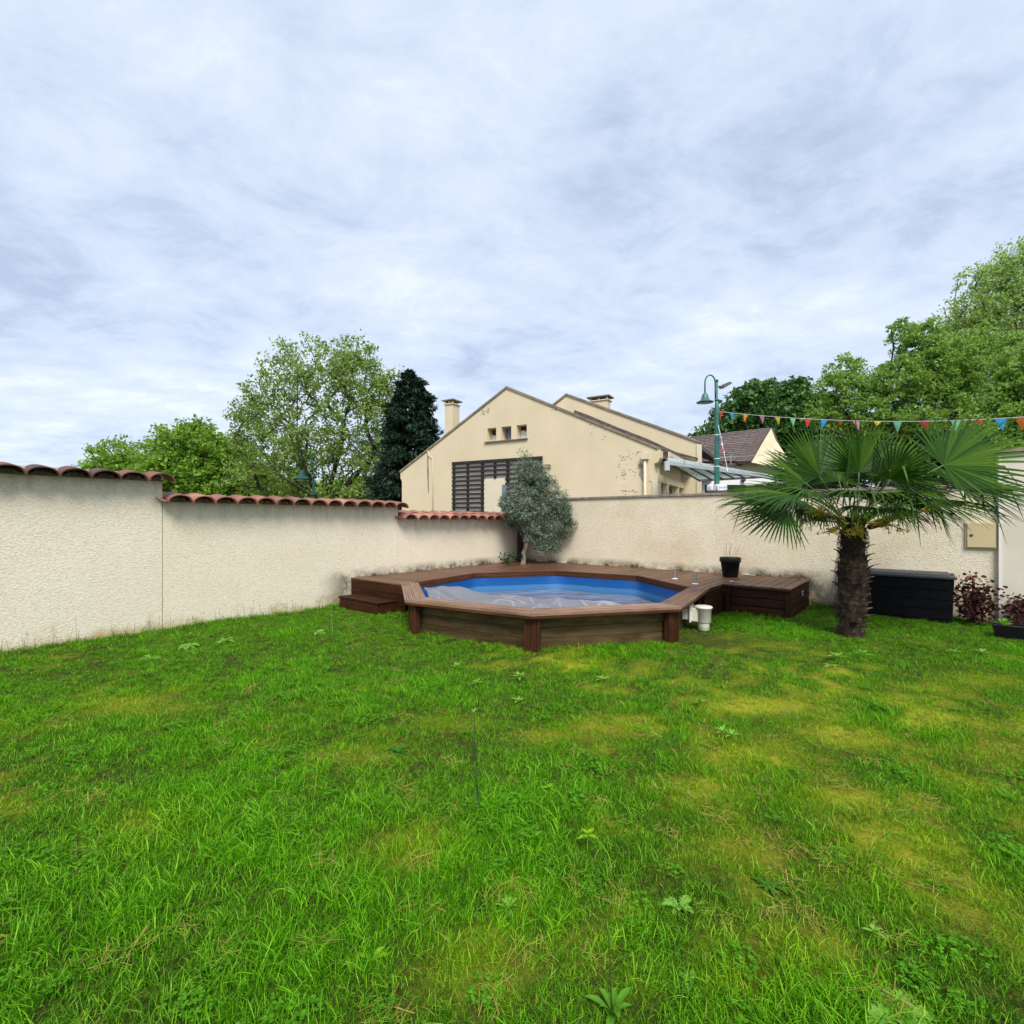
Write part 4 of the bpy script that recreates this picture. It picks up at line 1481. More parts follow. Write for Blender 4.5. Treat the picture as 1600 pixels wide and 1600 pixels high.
def make_storage_box():
    t1 = 0.60
    s0, s1 = s_at(1306, t1), s_at(1494, t1)
    root = thing('storage_box', 'long black plastic garden storage box with grey lid behind the palm trunk', 'storage box', G((s0 + s1) / 2, 0.35, 0))
    z1 = 0.70
    m = MB()
    i = 0.018
    m.prism([G(s0 + 0.04, 0.06, 0), G(s1 - 0.04, 0.06, 0), G(s1 - 0.04, t1 - 0.05, 0), G(s0 + 0.04, t1 - 0.05, 0)],
            [G(s0 + i, 0.05, z1 - 0.03), G(s1 - i, 0.05, z1 - 0.03), G(s1 - i, t1 - 0.02, z1 - 0.03), G(s0 + i, t1 - 0.02, z1 - 0.03)])
    m.build('body', M['box_body'], root, bevel=0.015)
    for j in range(4):
        m = MB()
        z = 0.06 + 0.148 * j
        off = t1 - 0.05 + 0.03 * (z + 0.07) / z1
        m.frame_box(G((s0 + s1) / 2, off + 0.003, z + 0.068), ES * ((s1 - s0) / 2 - 0.07), ET * 0.0045, Vector((0, 0, 0.070)))
        m.build('panel', M['box_body'], root, bevel=0.006)
    m = MB()
    m.prism([G(s0, 0.03, z1 - 0.028), G(s1, 0.03, z1 - 0.028), G(s1, t1, z1 - 0.028), G(s0, t1, z1 - 0.028)],
            [G(s0, 0.03, z1 + 0.03), G(s1, 0.03, z1 + 0.03), G(s1, t1, z1 + 0.012), G(s0, t1, z1 + 0.012)])
    m.prism([G(s0 + 0.05, 0.07, z1 + 0.02), G(s1 - 0.05, 0.07, z1 + 0.02), G(s1 - 0.05, t1 - 0.06, z1 + 0.01), G(s0 + 0.05, t1 - 0.06, z1 + 0.01)],
            [G(s0 + 0.08, 0.10, z1 + 0.055), G(s1 - 0.08, 0.10, z1 + 0.055), G(s1 - 0.08, t1 - 0.10, z1 + 0.04), G(s0 + 0.08, t1 - 0.10, z1 + 0.04)])
    m.build('lid', M['box_lid'], root, bevel=0.012)


make_storage_box()


def bush_leaves(m, centre, rad, n, size, rnd, flat=1.0):
    for i in range(n):
        d = Vector((rnd.gauss(0, 1), rnd.gauss(0, 1), rnd.gauss(0, 1))).normalized()
        r = rnd.random() ** 0.45
        p = Vector(centre) + Vector((d.x * rad[0], d.y * rad[1], d.z * rad[2])) * r
        dd = (d + Vector((rnd.uniform(-.8, .8), rnd.uniform(-.8, .8), rnd.uniform(-.5, .6)))).normalized()
        sd = dd.orthogonal()
        s = size * rnd.uniform(0.6, 1.2)
        m.blade(p, dd, Matrix.Rotation(rnd.uniform(0, 6.28), 3, dd) @ sd, s, s * 0.75, 0.25, fold=0.25, profile=[0.2, 0.9, 1.0, 0.0])


def make_red_shrub(name, label, px0, px1, ytop, t, n, hook, seed):
    rnd = random.Random(seed)
    s0, s1 = s_at(px0, t), s_at(px1, t)
    c = G((s0 + s1) / 2, t, 0)
    h = CH - (ytop - V0) / F * c.y
    root = thing(name, label, 'shrub', (c.x, c.y, 0), 'red-leaved shrubs at the wall')
    stems = MB()
    tips = []
    for i in range(9):
        b = G(rnd.uniform(s0 * 0.7 + s1 * 0.3, s0 * 0.3 + s1 * 0.7), t + rnd.uniform(-0.08, 0.08), 0)
        e = G(rnd.uniform(s0 + 0.05, s1 - 0.05), t + rnd.uniform(-0.16, 0.2), h * rnd.uniform(0.55, 0.98))
        mid = b.lerp(e, 0.5) + Vector((rnd.uniform(-.04, .04), rnd.uniform(-.04, .04), 0.05))
        stems.tube([b, mid, e], [0.009, 0.006, 0.003], 5)
        tips += [e, mid, b.lerp(mid, 0.6), mid.lerp(e, 0.5)]
    stems.build('stem', M['bark_dark'], root)
    fol = MB()
    for q in tips:
        bush_leaves(fol, q, (0.15, 0.15, 0.12), n // len(tips), 0.062, rnd)
    fol.build('foliage', M['red_leaf'], root)
    if hook:
        m = MB()
        g = at(1521, 906, c.y)
        base = Vector((g.x, g.y, 0.15))
        pts = [base, Vector((g.x, g.y, g.z - 0.05))]
        r = 0.055
        top = pts[-1]
        for k in range(9):
            a = math.pi * k / 8 * 1.15
            pts.append(top + Vector((-r + r * math.cos(a), 0, 0.045 + r * math.sin(a))))
        m.tube(pts, [0.018] * 3 + [0.020] * (len(pts) - 4) + [0.016], 8)
        m.build('hooked_stem', M['spathe'], root, True)


make_red_shrub('red_shrub', 'dark red leaved shrub with a hooked brown stem beside the black storage box', 1480, 1566, 905, 0.40, 760, True, 4)
make_red_shrub('red_shrub', 'smaller dark red leaved shrub behind the black planter trough at right edge', 1562, 1640, 928, 0.32, 420, False, 9)


def make_trough():
    g0 = ground(1552, 996)
    a = st(g0)
    s0, t1 = a[0], a[1]
    root = thing('planter_trough', 'low black planter trough with a small green plant at right edge', 'planter', G(s0 + 0.5, t1 - 0.15, 0))
    s1 = s0 + 1.0
    m = MB()
    h, w = 0.17, 0.30
    outer_b = [G(s0 + 0.03, t1 - 0.03, 0), G(s1 - 0.03, t1 - 0.03, 0), G(s1 - 0.03, t1 - w + 0.03, 0), G(s0 + 0.03, t1 - w + 0.03, 0)]
    outer_t = [G(s0, t1, h), G(s1, t1, h), G(s1, t1 - w, h), G(s0, t1 - w, h)]
    k = 0.022
    inner_t = [G(s0 + k, t1 - k, h), G(s1 - k, t1 - k, h), G(s1 - k, t1 - w + k, h), G(s0 + k, t1 - w + k, h)]
    inner_b = [p - Vector((0, 0, 0.04)) for p in inner_t]
    vs = outer_b + outer_t + inner_t + inner_b
    fs = [(3, 2, 1, 0)]
    for j in range(3):
        for i in range(4):
            fs.append((j * 4 + i, j * 4 + (i + 1) % 4, (j + 1) * 4 + (i + 1) % 4, (j + 1) * 4 + i))
    fs.append((12, 13, 14, 15))
    m.add(vs, fs)
    tr = m.build('trough', M['black_plastic'], root)
    m = MB()
    z = h - 0.035
    m.prism([p - Vector((0, 0, 0.005)) for p in inner_b], [p + Vector((0, 0, 0.012)) for p in inner_b])
    m.build('soil', M['soil'], root)
    pl = thing('young_plant', 'bright green rosette growing in the black planter trough', 'plant', tuple(at(1562, 972, G(s0 + .1, t1 - .12, 0).y)))
    c = G(s0 + 0.12, t1 - 0.14, h - 0.02)
    rnd = random.Random(2)
    for i in range(12):
        a = i * 2.4
        m = MB()
        el = 0.5 + 0.09 * i
        d = Vector((math.cos(a) * math.cos(el), math.sin(a) * math.cos(el), math.sin(el)))
        m.blade(c, d, d.cross(Vector((0, 0, 1))), 0.15, 0.045, 0.3)
        m.build('leaf', M['weed_leaf'], pl)


make_trough()


def make_post():
    p = G(0.22, 0.30, 0)
    root = MB()
    g0 = at(813, 880, p.y)
    root.frame_box((g0.x, p.y, (DECK + at(0, 812, p.y).z) / 2 + 0.0), ES * 0.06, ET * 0.06, Vector((0, 0, (at(0, 812, p.y).z - DECK) / 2)))
    o = root.build('wooden_post', M['lattice'], None, bevel=0.006)
    tag(o, 'short black post standing in the wall corner behind the olive trunk', 'post')


make_post()


# ------------------------------------------------------------------ trees
def grow(root, base, fork, targets, r_trunk, mat, name='trunk', min_r=0.012, tips=True, sides=5, wander=0.10, seed=1, primaries=0):
    """limbs that reach from a trunk to every target: each new one leaves the nearest earlier limb point"""
    rng = np.random.default_rng(seed)
    nodes = [np.array(base, float)]
    par = [-1]
    nt = 5
    for i in range(1, nt + 1):
        q = np.array(base) + (np.array(fork) - np.array(base)) * i / nt
        if i < nt:
            q[:2] += rng.normal(0, 0.02 * np.linalg.norm(np.array(fork) - np.array(base)), 2)
        nodes.append(q); par.append(len(nodes) - 2)
    T = np.array(targets)
    order = list(np.argsort(np.linalg.norm(T - np.array(fork), axis=1)))
    # a few main limbs run straight out from the fork before the rest branch off them
    far = []
    if primaries:
        dirs = T - np.array(fork)
        ln = np.linalg.norm(dirs, axis=1)
        score = np.where(dirs[:, 2] > 0.15 * ln, ln, 0)
        un = dirs / np.maximum(ln, 1e-6)[:, None]
        for _ in range(primaries):
            k = int(np.argmax(score))
            if score[k] <= 0:
                break
            far.append(k)
            score = score * np.clip(1.15 - np.clip(un @ un[k], 0, 1) ** 6, 0.02, 1)
        for k in far:
            prev = nt
            A, B = np.array(fork), T[k]
            L = np.linalg.norm(B - A)
            bow = rng.normal(0, 0.05 * L, 3)
            for i in range(1, 7):
                f = i / 6
                q = A + (B - A) * f + bow * math.sin(math.pi * f) + np.array([0, 0, -0.06 * L * math.sin(math.pi * f)]) + rng.normal(0, 0.012 * L, 3) * (i < 6)
                nodes.append(q); par.append(prev)
                prev = len(nodes) - 1
        order = [k for k in order if k not in far]
    for k in order:
        t = T[k]
        A = np.array(nodes[nt - 1:])
        d = np.linalg.norm(A - t, axis=1) + 0.55 * np.maximum(0, A[:, 2] - t[2] + 0.1)
        j = int(np.argmin(d)) + nt - 1
        p = nodes[j]
        L = np.linalg.norm(t - p)
        if L < 1e-3:
            continue
        n = 3 if L > 0.12 * np.linalg.norm(np.array(fork) - np.array(base)) else 2
        prev = j
        for i in range(1, n + 1):
            f = i / n
            q = p + (t - p) * f
            if i < n:
                q = q + rng.normal(0, wander * L, 3)
                q[2] += 0.10 * L * math.sin(math.pi * f)
            nodes.append(q); par.append(prev)
            prev = len(nodes) - 1
    N = len(nodes)
    w = np.zeros(N)
    child = np.zeros(N, int)
    for i in range(N - 1, 0, -1):
        if child[i] == 0:
            w[i] += 1
        w[par[i]] += w[i]
        child[par[i]] += 1
    rad = np.maximum(r_trunk * (w / w[0]) ** 0.48, min_r)
    V, Fc = [], []
    P = np.array(nodes)
    for i in range(1, N):
        a, b = P[par[i]], P[i]
        d = b - a
        L = np.linalg.norm(d)
        if L < 1e-6:
            continue
        d /= L
        ref = np.array([1.0, 0, 0]) if abs(d[0]) < 0.8 else np.array([0, 1.0, 0])
        s = np.cross(d, ref); s /= np.linalg.norm(s)
        u = np.cross(d, s)
        ra = min(rad[par[i]], rad[i] * 1.35)
        rb = rad[i]
        if par[i] == 0:
            ra = rad[0] * 1.35
        o = len(V)
        for c, r in ((a - d * ra * 0.2, ra), (b, rb)):
            for k in range(sides):
                t = 2 * math.pi * k / sides
                V.append(c + (s * math.cos(t) + u * math.sin(t)) * r)
        for k in range(sides):
            Fc.append((o + k, o + (k + 1) % sides, o + sides + (k + 1) % sides, o + sides + k))
    return np_mesh(name, np.array(V), np.array(Fc), mat, root, True)


def leaf_cloud(root, centres, radii, per, size, mat, seed, name='crown', flat=0.75, up=0.35, aspect=0.6, droop=0.0, outward=None):
    """many small folded leaves gathered round the twig ends"""
    rng = np.random.default_rng(seed)
    C = np.asarray(centres, float)
    n = len(C) * per
    c = np.repeat(C, per, 0)
    rr = np.repeat(np.asarray(radii, float), per)
    off = rng.normal(0, 1, (n, 3))
    off /= np.linalg.norm(off, axis=1)[:, None]
    off *= (rng.random(n) ** 0.5)[:, None] * rr[:, None]
    off[:, 2] *= flat
    p = c + off
    d = rng.normal(0, 1, (n, 3)) + off / np.maximum(rr[:, None], 1e-6) * 0.6
    d[:, 2] -= droop
    d /= np.linalg.norm(d, axis=1)[:, None]
    nr = rng.normal(0, 1, (n, 3)); nr[:, 2] += up * 3
    s = np.cross(d, nr); s /= np.maximum(np.linalg.norm(s, axis=1), 1e-6)[:, None]
    nn = np.cross(s, d)
    sz = size * rng.uniform(0.45, 1.55, n)[:, None]
    w = sz * aspect * 0.5
    a = p - d * sz * 0.5
    m1 = p - s * w + nn * w * 0.35
    m2 = p + s * w + nn * w * 0.35
    b = p + d * sz * 0.5 - nn * sz * 0.12
    V = np.stack([a, m1, b, m2], 1).reshape(-1, 3)
    i = np.arange(n) * 4
    Fc = np.concatenate([np.stack([i, i + 2, i + 1], 1), np.stack([i, i + 3, i + 2], 1)])
    return np_mesh(name, V, Fc, mat, root)


def sample_blobs(blobs, n, rng, shell=0.55):
    """points in a union of ellipsoids, gathered towards their skins"""
    vol = np.array([b[3] * b[4] * b[5] for b in blobs]) ** 0.75
    pick = rng.choice(len(blobs), n, p=vol / vol.sum())
    d = rng.normal(0, 1, (n, 3)); d /= np.linalg.norm(d, axis=1)[:, None]
    r = shell + (1 - shell) * rng.random(n)
    inner = rng.random(n) < 0.25
    r = np.where(inner, rng.random(n) ** 0.4, r)
    B = np.array(blobs)[pick]
    return B[:, :3] + d * B[:, 3:6] * r[:, None]


def tree(name, label, px, Z, blobs_px, n, per, size, crad, mat, bark, r_trunk, seed, fork_y=None, group=None, shell=0.55, flat=0.8, aspect=0.65, depth=0.8, base_z=0.0, min_r=0.02, min_z=2.2, primaries=7):
    """blobs_px: crown lobes as (px, py, half width px, half height px[, extra depth m]) seen at distance Z"""
    rng = np.random.default_rng(seed)
    b0 = at(px, V0, Z); b0.z = base_z
    root = thing(name, label, 'tree', (b0.x, b0.y, base_z), group)
    k = Z / F
    blobs = []
    for q in blobs_px:
        c = at(q[0], q[1], Z)
        dz = q[4] if len(q) > 4 else 0.0
        blobs.append((c.x, c.y + dz, c.z, q[2] * k, max(q[2], q[3]) * k * depth, q[3] * k))
    C = sample_blobs(blobs, n, rng, shell)
    C = C[C[:, 2] > base_z + min_z]
    fy = fork_y if fork_y is not None else V0 - 40
    f = at(px, fy, Z)
    lim = C if len(C) < 420 else C[:420]
    grow(root, (b0.x, b0.y, base_z - 0.1), (f.x, f.y, f.z), lim, r_trunk, bark, seed=seed, min_r=min_r, primaries=primaries)
    leaf_cloud(root, C, crad * rng.uniform(0.6, 1.3, len(C)), per, size, mat, seed + 1, flat=flat, aspect=aspect)
    return root


LG = 'trees beyond the left wall'
tree('plane_tree', 'tall airy pale green plane tree with many upright limbs left of the conifer', 508, 40,
     [(505, 590, 95, 62), (430, 625, 52, 52), (570, 620, 62, 66), (400, 668, 44, 40), (388, 640, 30, 34), (375, 690, 24, 30), (600, 600, 34, 30), (520, 690, 120, 62), (610, 660, 32, 60), (450, 720, 78, 50), (585, 735, 50, 52), (385, 735, 40, 40), (545, 552, 55, 28), (440, 560, 25, 22), (600, 775, 45, 30), (530, 780, 60, 28), (450, 780, 50, 28)],
     1300, 30, 0.21, 0.66, M['plane_leaf'], M['bark_dark'], 0.42, 21, fork_y=785, group=LG, shell=0.25, depth=0.9, min_r=0.026, primaries=16)
tree('lime_tree', 'dim green bushy tree low beneath the airy plane tree', 540, 56,
     [(470, 775, 45, 26), (540, 772, 50, 28), (600, 770, 40, 30), (430, 782, 40, 22)],
     420, 34, 0.34, 0.8, M['lime_leaf'], M['bark_dark'], 0.25, 26, group=LG, shell=0.3, min_z=1.2, primaries=4)
tree('lime_tree', 'rounded fresh green tree just above the tiles at far left', 285, 46,
     [(290, 715, 62, 60), (255, 735, 55, 50), (330, 735, 55, 55), (300, 690, 36, 38), (350, 775, 50, 40)],
     620, 36, 0.31, 0.8, M['lime_leaf'], M['bark_dark'], 0.35, 31, group=LG, shell=0.35)
tree('lime_tree', 'lower paler green tree, leftmost above the tiled wall', 185, 52,
     [(185, 735, 52, 50), (150, 758, 30, 36), (215, 760, 44, 46)],
     420, 32, 0.32, 0.8, M['lime_leaf'], M['bark_dark'], 0.30, 41, group=LG, shell=0.35)
tree('lime_tree', 'broad bushy green tree between the rounded tree and plane tree', 395, 47,
     [(395, 745, 48, 42), (360, 730, 32, 34), (372, 706, 34, 32), (345, 720, 30, 30), (430, 770, 50, 40), (340, 785, 40, 36), (500, 795, 60, 22), (580, 795, 60, 22)],
     480, 36, 0.31, 0.8, M['lime_leaf'], M['bark_dark'], 0.30, 51, group=LG, shell=0.35)


def make_conifer():
    Z = 32.0
    k = Z / F
    b = at(640, V0, Z)
    root = thing('conifer_tree', 'dense dark blue green conifer left of the cream gable', 'tree', (b.x, b.y, 0), LG)
    rng = np.random.default_rng(61)
    apex = at(637, 583, Z).z
    m = MB()
    m.tube([(b.x, b.y, -0.1), (b.x, b.y, apex * 0.5), (b.x, b.y, apex - 0.3)], [0.28, 0.18, 0.03], 7)
    # boughs sweep out and slightly down, shorter towards the tip
    C, R = [], []
    for i in range(620):
        f = rng.random() ** 0.8
        z = 0.4 + (apex - 0.5) * f
        prof = (1 - f) ** 0.52 * 2.8 + 0.08
        a = rng.uniform(0, 2 * math.pi)
        lobed = 0.82 + 0.30 * math.sin(3 * a + 9 * f) * rng.random() + 0.17 * rng.normal()
        rr = prof * lobed
        tip = Vector((b.x + math.cos(a) * rr, b.y + math.sin(a) * rr, z + rng.normal(0, 0.12)))
        if i < 260:
            m.tube([(b.x, b.y, z + 0.25 * rr), tuple(Vector((b.x, b.y, z + 0.25 * rr)).lerp(tip, 0.5) + Vector((0, 0, 0.08))), tuple(tip)], [0.04, 0.025, 0.01], 4, False)
        for q in (1.0, 0.82, 0.62):
            C.append((b.x + math.cos(a) * rr * q, b.y + math.sin(a) * rr * q, tip.z + 0.18 * rr * (1 - q))); R.append(0.20 + 0.30 * (1 - f))
    m.build('trunk', M['bark_dark'], root)
    leaf_cloud(root, C, R, 26, 0.30, M['conifer_leaf'], 62, flat=0.65, aspect=0.30, up=0.5, droop=-0.25)


make_conifer()

RG = 'trees beyond the right wall'
tree('broad_tree', 'dark dense tree behind the green street lamp', 1165, 46,
     [(1175, 650, 55, 50), (1135, 680, 40, 34), (1205, 690, 60, 50), (1100, 690, 22, 22), (1190, 620, 32, 28)],
     430, 44, 0.40, 0.85, M['chestnut_leaf'], M['bark_dark'], 0.40, 71, group=RG, shell=0.45)
tree('broad_tree', 'dark leafy tree with rounded top behind the tiled roof house', 1245, 42,
     [(1250, 645, 42, 50), (1270, 690, 55, 55), (1240, 615, 26, 22), (1225, 660, 26, 35), (1300, 730, 50, 50)],
     420, 44, 0.38, 0.8, M['chestnut_leaf'], M['bark_dark'], 0.40, 81, group=RG, shell=0.45)
tree('acacia_tree', 'mid green layered tree with bare dark limbs above the palm', 1430, 27,
     [(1400, 600, 72, 42), (1310, 605, 34, 42), (1350, 640, 55, 34), (1460, 570, 70, 48), (1440, 530, 45, 28), (1520, 600, 60, 50), (1395, 665, 85, 32), (1480, 650, 70, 40), (1290, 650, 30, 26), (1330, 570, 26, 18), (1405, 510, 22, 14), (1540, 545, 50, 40)],
     1350, 34, 0.155, 0.42, M['mid_leaf'], M['bark_dark'], 0.34, 91, fork_y=720, group=RG, shell=0.35, flat=0.55, primaries=12)
tree('ash_tree', 'tall sparse pale green tree at the top right corner', 1570, 34,
     [(1560, 450, 62, 50), (1600, 425, 60, 62), (1520, 490, 50, 36), (1530, 530, 60, 40), (1590, 520, 80, 60), (1480, 515, 30, 22), (1640, 480, 60, 70)],
     1400, 17, 0.175, 0.46, M['pale_leaf'], M['bark_grey'], 0.30, 101, fork_y=640, group=RG, shell=0.30, min_r=0.018, primaries=12)
tree('broad_tree', 'shady dark green tree at right edge behind the tall pale wall', 1600, 22,
     [(1600, 600, 50, 60), (1575, 660, 55, 50), (1640, 640, 60, 80), (1540, 690, 45, 40), (1600, 720, 70, 50)],
     800, 46, 0.16, 0.45, M['mid_leaf'], M['bark_dark'], 0.30, 111, group=RG, shell=0.4)
tree('broad_tree', 'low bushy dark tree behind the palm crown and bunting', 1420, 36,
     [(1330, 715, 60, 40), (1420, 715, 70, 45), (1500, 715, 70, 45), (1570, 730, 70, 50), (1380, 690, 50, 30)],
     520, 44, 0.34, 0.9, M['chestnut_leaf'], M['bark_dark'], 0.30, 121, group=RG, shell=0.4, min_z=1.0)


def make_olive():
    Z = 12.4
    b = ground(817, 881.5, DECK)
    root = thing('olive_tree', 'small silvery olive tree growing in the wall corner behind the pool', 'tree', (b.x, b.y, DECK))
    k = Z / F
    rng = np.random.default_rng(131)
    bl = []
    for px, py, rx, ry, dd in ((832, 772, 38, 42, 0), (815, 790, 34, 30, -0.2), (855, 795, 34, 36, 0.1), (872, 825, 26, 28, 0), (828, 738, 22, 24, 0), (800, 800, 18, 22, 0.1), (850, 845, 18, 20, -0.1), (822, 725, 12, 12, 0), (880, 800, 16, 20, 0), (845, 755, 26, 22, 0.2), (806, 812, 20, 20, 0.1), (838, 832, 22, 18, -0.15), (862, 850, 18, 14, 0), (795, 785, 14, 16, 0)):
        c = at(px, py, Z)
        bl.append((c.x, c.y + dd, c.z, rx * k, max(rx, ry) * k * 0.9, ry * k))
    C = sample_blobs(bl, 480, rng, 0.30)
    C = C[C[:, 2] > DECK + 0.35]
    f = at(824, 838, Z)
    tips = [tuple(at(818, 708, Z)), tuple(at(821, 716, Z))]
    C = np.concatenate([C, np.array(tips)])
    grow(root, (b.x, b.y, DECK - 0.02), tuple(f), C, 0.062, M['bark_olive'], seed=132, min_r=0.0045)
    # narrow grey-green leaves in short sprays
    leaf_cloud(root, C, 0.135 * rng.uniform(0.5, 1.4, len(C)), 68, 0.066, M['olive_leaf'], 133, flat=0.95, aspect=0.24, up=0.15, droop=0.0)
    # dark ivy-like plant at its foot
    g = ground(795, 882, DECK)
    M['deep_leaf'] = leafy('deep_green_leaf', (0.008, 0.025, 0.006, 1), (0.016, 0.045, 0.010, 1), (0.035, 0.075, 0.018, 1), 0.1, 0.5)
    pl = thing('foot_plant', 'low dark green plant at the foot of the olive tree', 'plant', (g.x, g.y, DECK))
    m = MB()
    rnd = random.Random(8)
    st_ = MB()
    for i in range(7):
        a = rnd.uniform(0, 6.28)
        tip = Vector((g.x + math.cos(a) * 0.25, g.y + math.sin(a) * 0.15, DECK + rnd.uniform(0.08, 0.22)))
        st_.tube([(g.x, g.y, DECK), tuple(tip)], [0.006, 0.003], 5)
        bush_leaves(m, tip, (0.13, 0.12, 0.10), 26, 0.05, rnd)
    st_.build('stem', M['bark_dark'], pl)
    m.build('foliage', M['deep_leaf'], pl)


make_olive()


# ------------------------------------------------------------------ palm
def make_palm():
    b = ground(1330, 995)
    root = thing('palm_tree', 'fan palm with shaggy brown trunk and wide dark green crown on the lawn', 'palm tree', (b.x, b.y, 0))
    rnd = random.Random(77)
    rng = np.random.default_rng(77)
    k = b.y / F
    top = Vector((at(1334, 812, b.y).x, b.y, at(0, 806, b.y).z))
    # trunk: narrow at the foot, wide in the middle, fibre-wrapped below the crown
    prof = [(0.0, 0.20), (0.08, 0.19), (0.22, 0.205), (0.40, 0.22), (0.50, 0.235), (0.58, 0.235), (0.64, 0.195), (0.74, 0.185), (0.82, 0.195), (0.88, 0.16), (0.94, 0.07), (1.0, 0.03), (1.08, 0.01)]
    V, Fc = [], []
    n = 40
    rows = 44
    H = top.z + 0.1
    for i in range(rows + 1):
        f = i / rows * 1.08
        r = np.interp(f, [p[0] for p in prof], [p[1] for p in prof]) * 0.68
        for j in range(n):
            a = 2 * math.pi * j / n
            rg = r * (1 + 0.09 * math.sin(5 * a + 17 * f * 3.1) * math.sin(31 * f) + rng.normal(0, 0.035))
            V.append((b.x + (top.x - b.x) * f + rg * math.cos(a), b.y + rg * math.sin(a), -0.05 + H * f))
    for i in range(rows):
        for j in range(n):
            Fc.append((i * n + j, i * n + (j + 1) % n, (i + 1) * n + (j + 1) % n, (i + 1) * n + j))
    np_mesh('trunk', np.array(V), np.array(Fc), M['palm_bark'], root, True)
    # cut leaf bases curling out of the trunk, each its own piece
    for i in range(74):
        f = 0.04 + 0.90 * (i / 74) ** 1.0
        a = i * 2.39996 + rnd.uniform(-0.2, 0.2)
        r = np.interp(f, [p[0] for p in prof], [p[1] for p in prof]) * 0.68
        z = H * f
        o_ = Vector((math.cos(a), math.sin(a), 0))
        tn = Vector((-math.sin(a), math.cos(a), 0))
        p0 = Vector((b.x + (top.x - b.x) * f, b.y, z)) + o_ * (r - 0.02)
        L = rnd.uniform(0.10, 0.19) if rnd.random() < 0.8 else rnd.uniform(0.18, 0.26)
        m = MB()
        vs, fs = [], []
        up0 = rnd.uniform(0.45, 0.9)
        for q in range(5):
            t = q / 4
            c = p0 + o_ * (0.03 * t + L * (0.10 * t + 0.42 * t ** 3)) + Vector((0, 0, L * up0 * (t - 0.25 * t * t) - 0.03))
            w = 0.088 * (1 - 0.74 * t)
            th = 0.022 * (1 - 0.5 * t)
            vs += [c - tn * w, c - o_ * th * 1.2, c + tn * w, c + o_ * th]
        for q in range(4):
            for e in range(4):
                fs.append((q * 4 + e, q * 4 + (e + 1) % 4, q * 4 + 4 + (e + 1) % 4, q * 4 + 4 + e))
        fs.append((16, 17, 18, 19))
        m.add(vs, fs)
        m.build('leaf_base', M['palm_stub'] if (rnd.random() < (0.75 if f < 0.62 else 0.15)) else M['palm_bark'], root)
    # loose fibres
    m = MB()
    for i in range(900):
        f = rnd.uniform(0.05, 0.95)
        a = rnd.uniform(0, 6.283)
        r = np.interp(f, [p[0] for p in prof], [p[1] for p in prof])
        p = Vector((b.x + (top.x - b.x) * f + math.cos(a) * r * 0.68, b.y + math.sin(a) * r * 0.68, H * f))
        o_ = Vector((math.cos(a), math.sin(a), 0)); tn = Vector((-math.sin(a), math.cos(a), 0))
        L = rnd.uniform(0.04, 0.17)
        q1 = p + o_ * rnd.uniform(0.008, 0.045) + tn * rnd.uniform(-0.08, 0.08) + Vector((0, 0, rnd.uniform(-0.05, 0.03)))
        q2 = q1 + o_ * rnd.uniform(-0.03, 0.03) + tn * rnd.uniform(-0.06, 0.06) + Vector((0, 0, -L))
        m.tube([p, q1, q2], [0.0030, 0.0026, 0.001], 3, False)
    ob = m.build('fibres', M['palm_bark'], root)
    ob['kind'] = 'stuff'

    def frond(px, py, dy, ax, nh, R, fan=130, droop=0.3, nseg=38):
        """a fan leaf: curved petiole from the crown to its hub, then the pleated fan with axis ax and face nh"""
        hub = at(px, py, b.y)
        hub = Vector((hub.x, b.y + dy, hub.z))
        h = Vector((hub.x - top.x, hub.y - top.y, 0))
        start = top + h.normalized() * 0.09 + Vector((0, 0, -0.12))
        ax = Vector(ax).normalized()
        m = MB()
        c1 = start + (hub - start) * 0.45 + Vector((0, 0, 0.16 * h.length))
        pts = []
        for i in range(8):
            t = i / 7
            pts.append(start * (1 - t) ** 2 + c1 * 2 * t * (1 - t) + hub * t * t)
        m.tube(pts, [0.018, 0.014, 0.012, 0.011, 0.010, 0.009, 0.008, 0.008], 6)
        nrm = Vector(nh)
        nrm = (nrm - ax * nrm.dot(ax)).normalized()
        s = nrm.cross(ax).normalized()
        g = Vector((0, 0, -1))
        kk = [0.0, 0.22, 0.45, 0.62, 0.80, 0.93, 1.0]
        vs, fs = [], []
        for i in range(nseg):
            th = math.radians(-fan + 2 * fan * (i + 0.5) / nseg)
            half = math.radians(fan / nseg) * 0.98
            Ls = R * (0.66 + 0.34 * math.cos(th * 0.75)) * rnd.uniform(0.93, 1.05)
            dr = droop * rnd.uniform(0.6, 1.5)
            kink = rnd.random() < 0.07
            base = len(vs)
            join = 0.37 + 0.08 * math.cos(th)
            for q, t in enumerate(kk):
                r = Ls * t
                dirv = ax * math.cos(th) + s * math.sin(th)
                c = hub + dirv * r + nrm * (0.12 * r * (math.cos(th) - 0.3)) + g * (dr * R * max(0, t - 0.28) ** 2.0)
                if kink and t > 0.6:
                    c = c + g * (R * 0.9 * (t - 0.6)) - dirv * (R * 0.45 * (t - 0.6))
                if t <= join:
                    w = r * math.tan(half)
                else:
                    w = Ls * join * math.tan(half) * max(0.0, (1 - ((t - join) / (1 - join)) ** 2.8)) * 0.96 + 0.002
                lat = (s * math.cos(th) - ax * math.sin(th))
                pl = 0.42 * w
                vs += [c - lat * w + nrm * pl, c - nrm * pl * 0.3, c + lat * w + nrm * pl]
            for q in range(len(kk) - 1):
                o = base + q * 3
                fs += [(o, o + 1, o + 4, o + 3), (o + 1, o + 2, o + 5, o + 4)]
        fr = MB(); fr.add(vs, fs)
        fo = fr.build('frond', M['palm_leaf'], root)
        m.build('petiole', M['petiole'], fo, True)

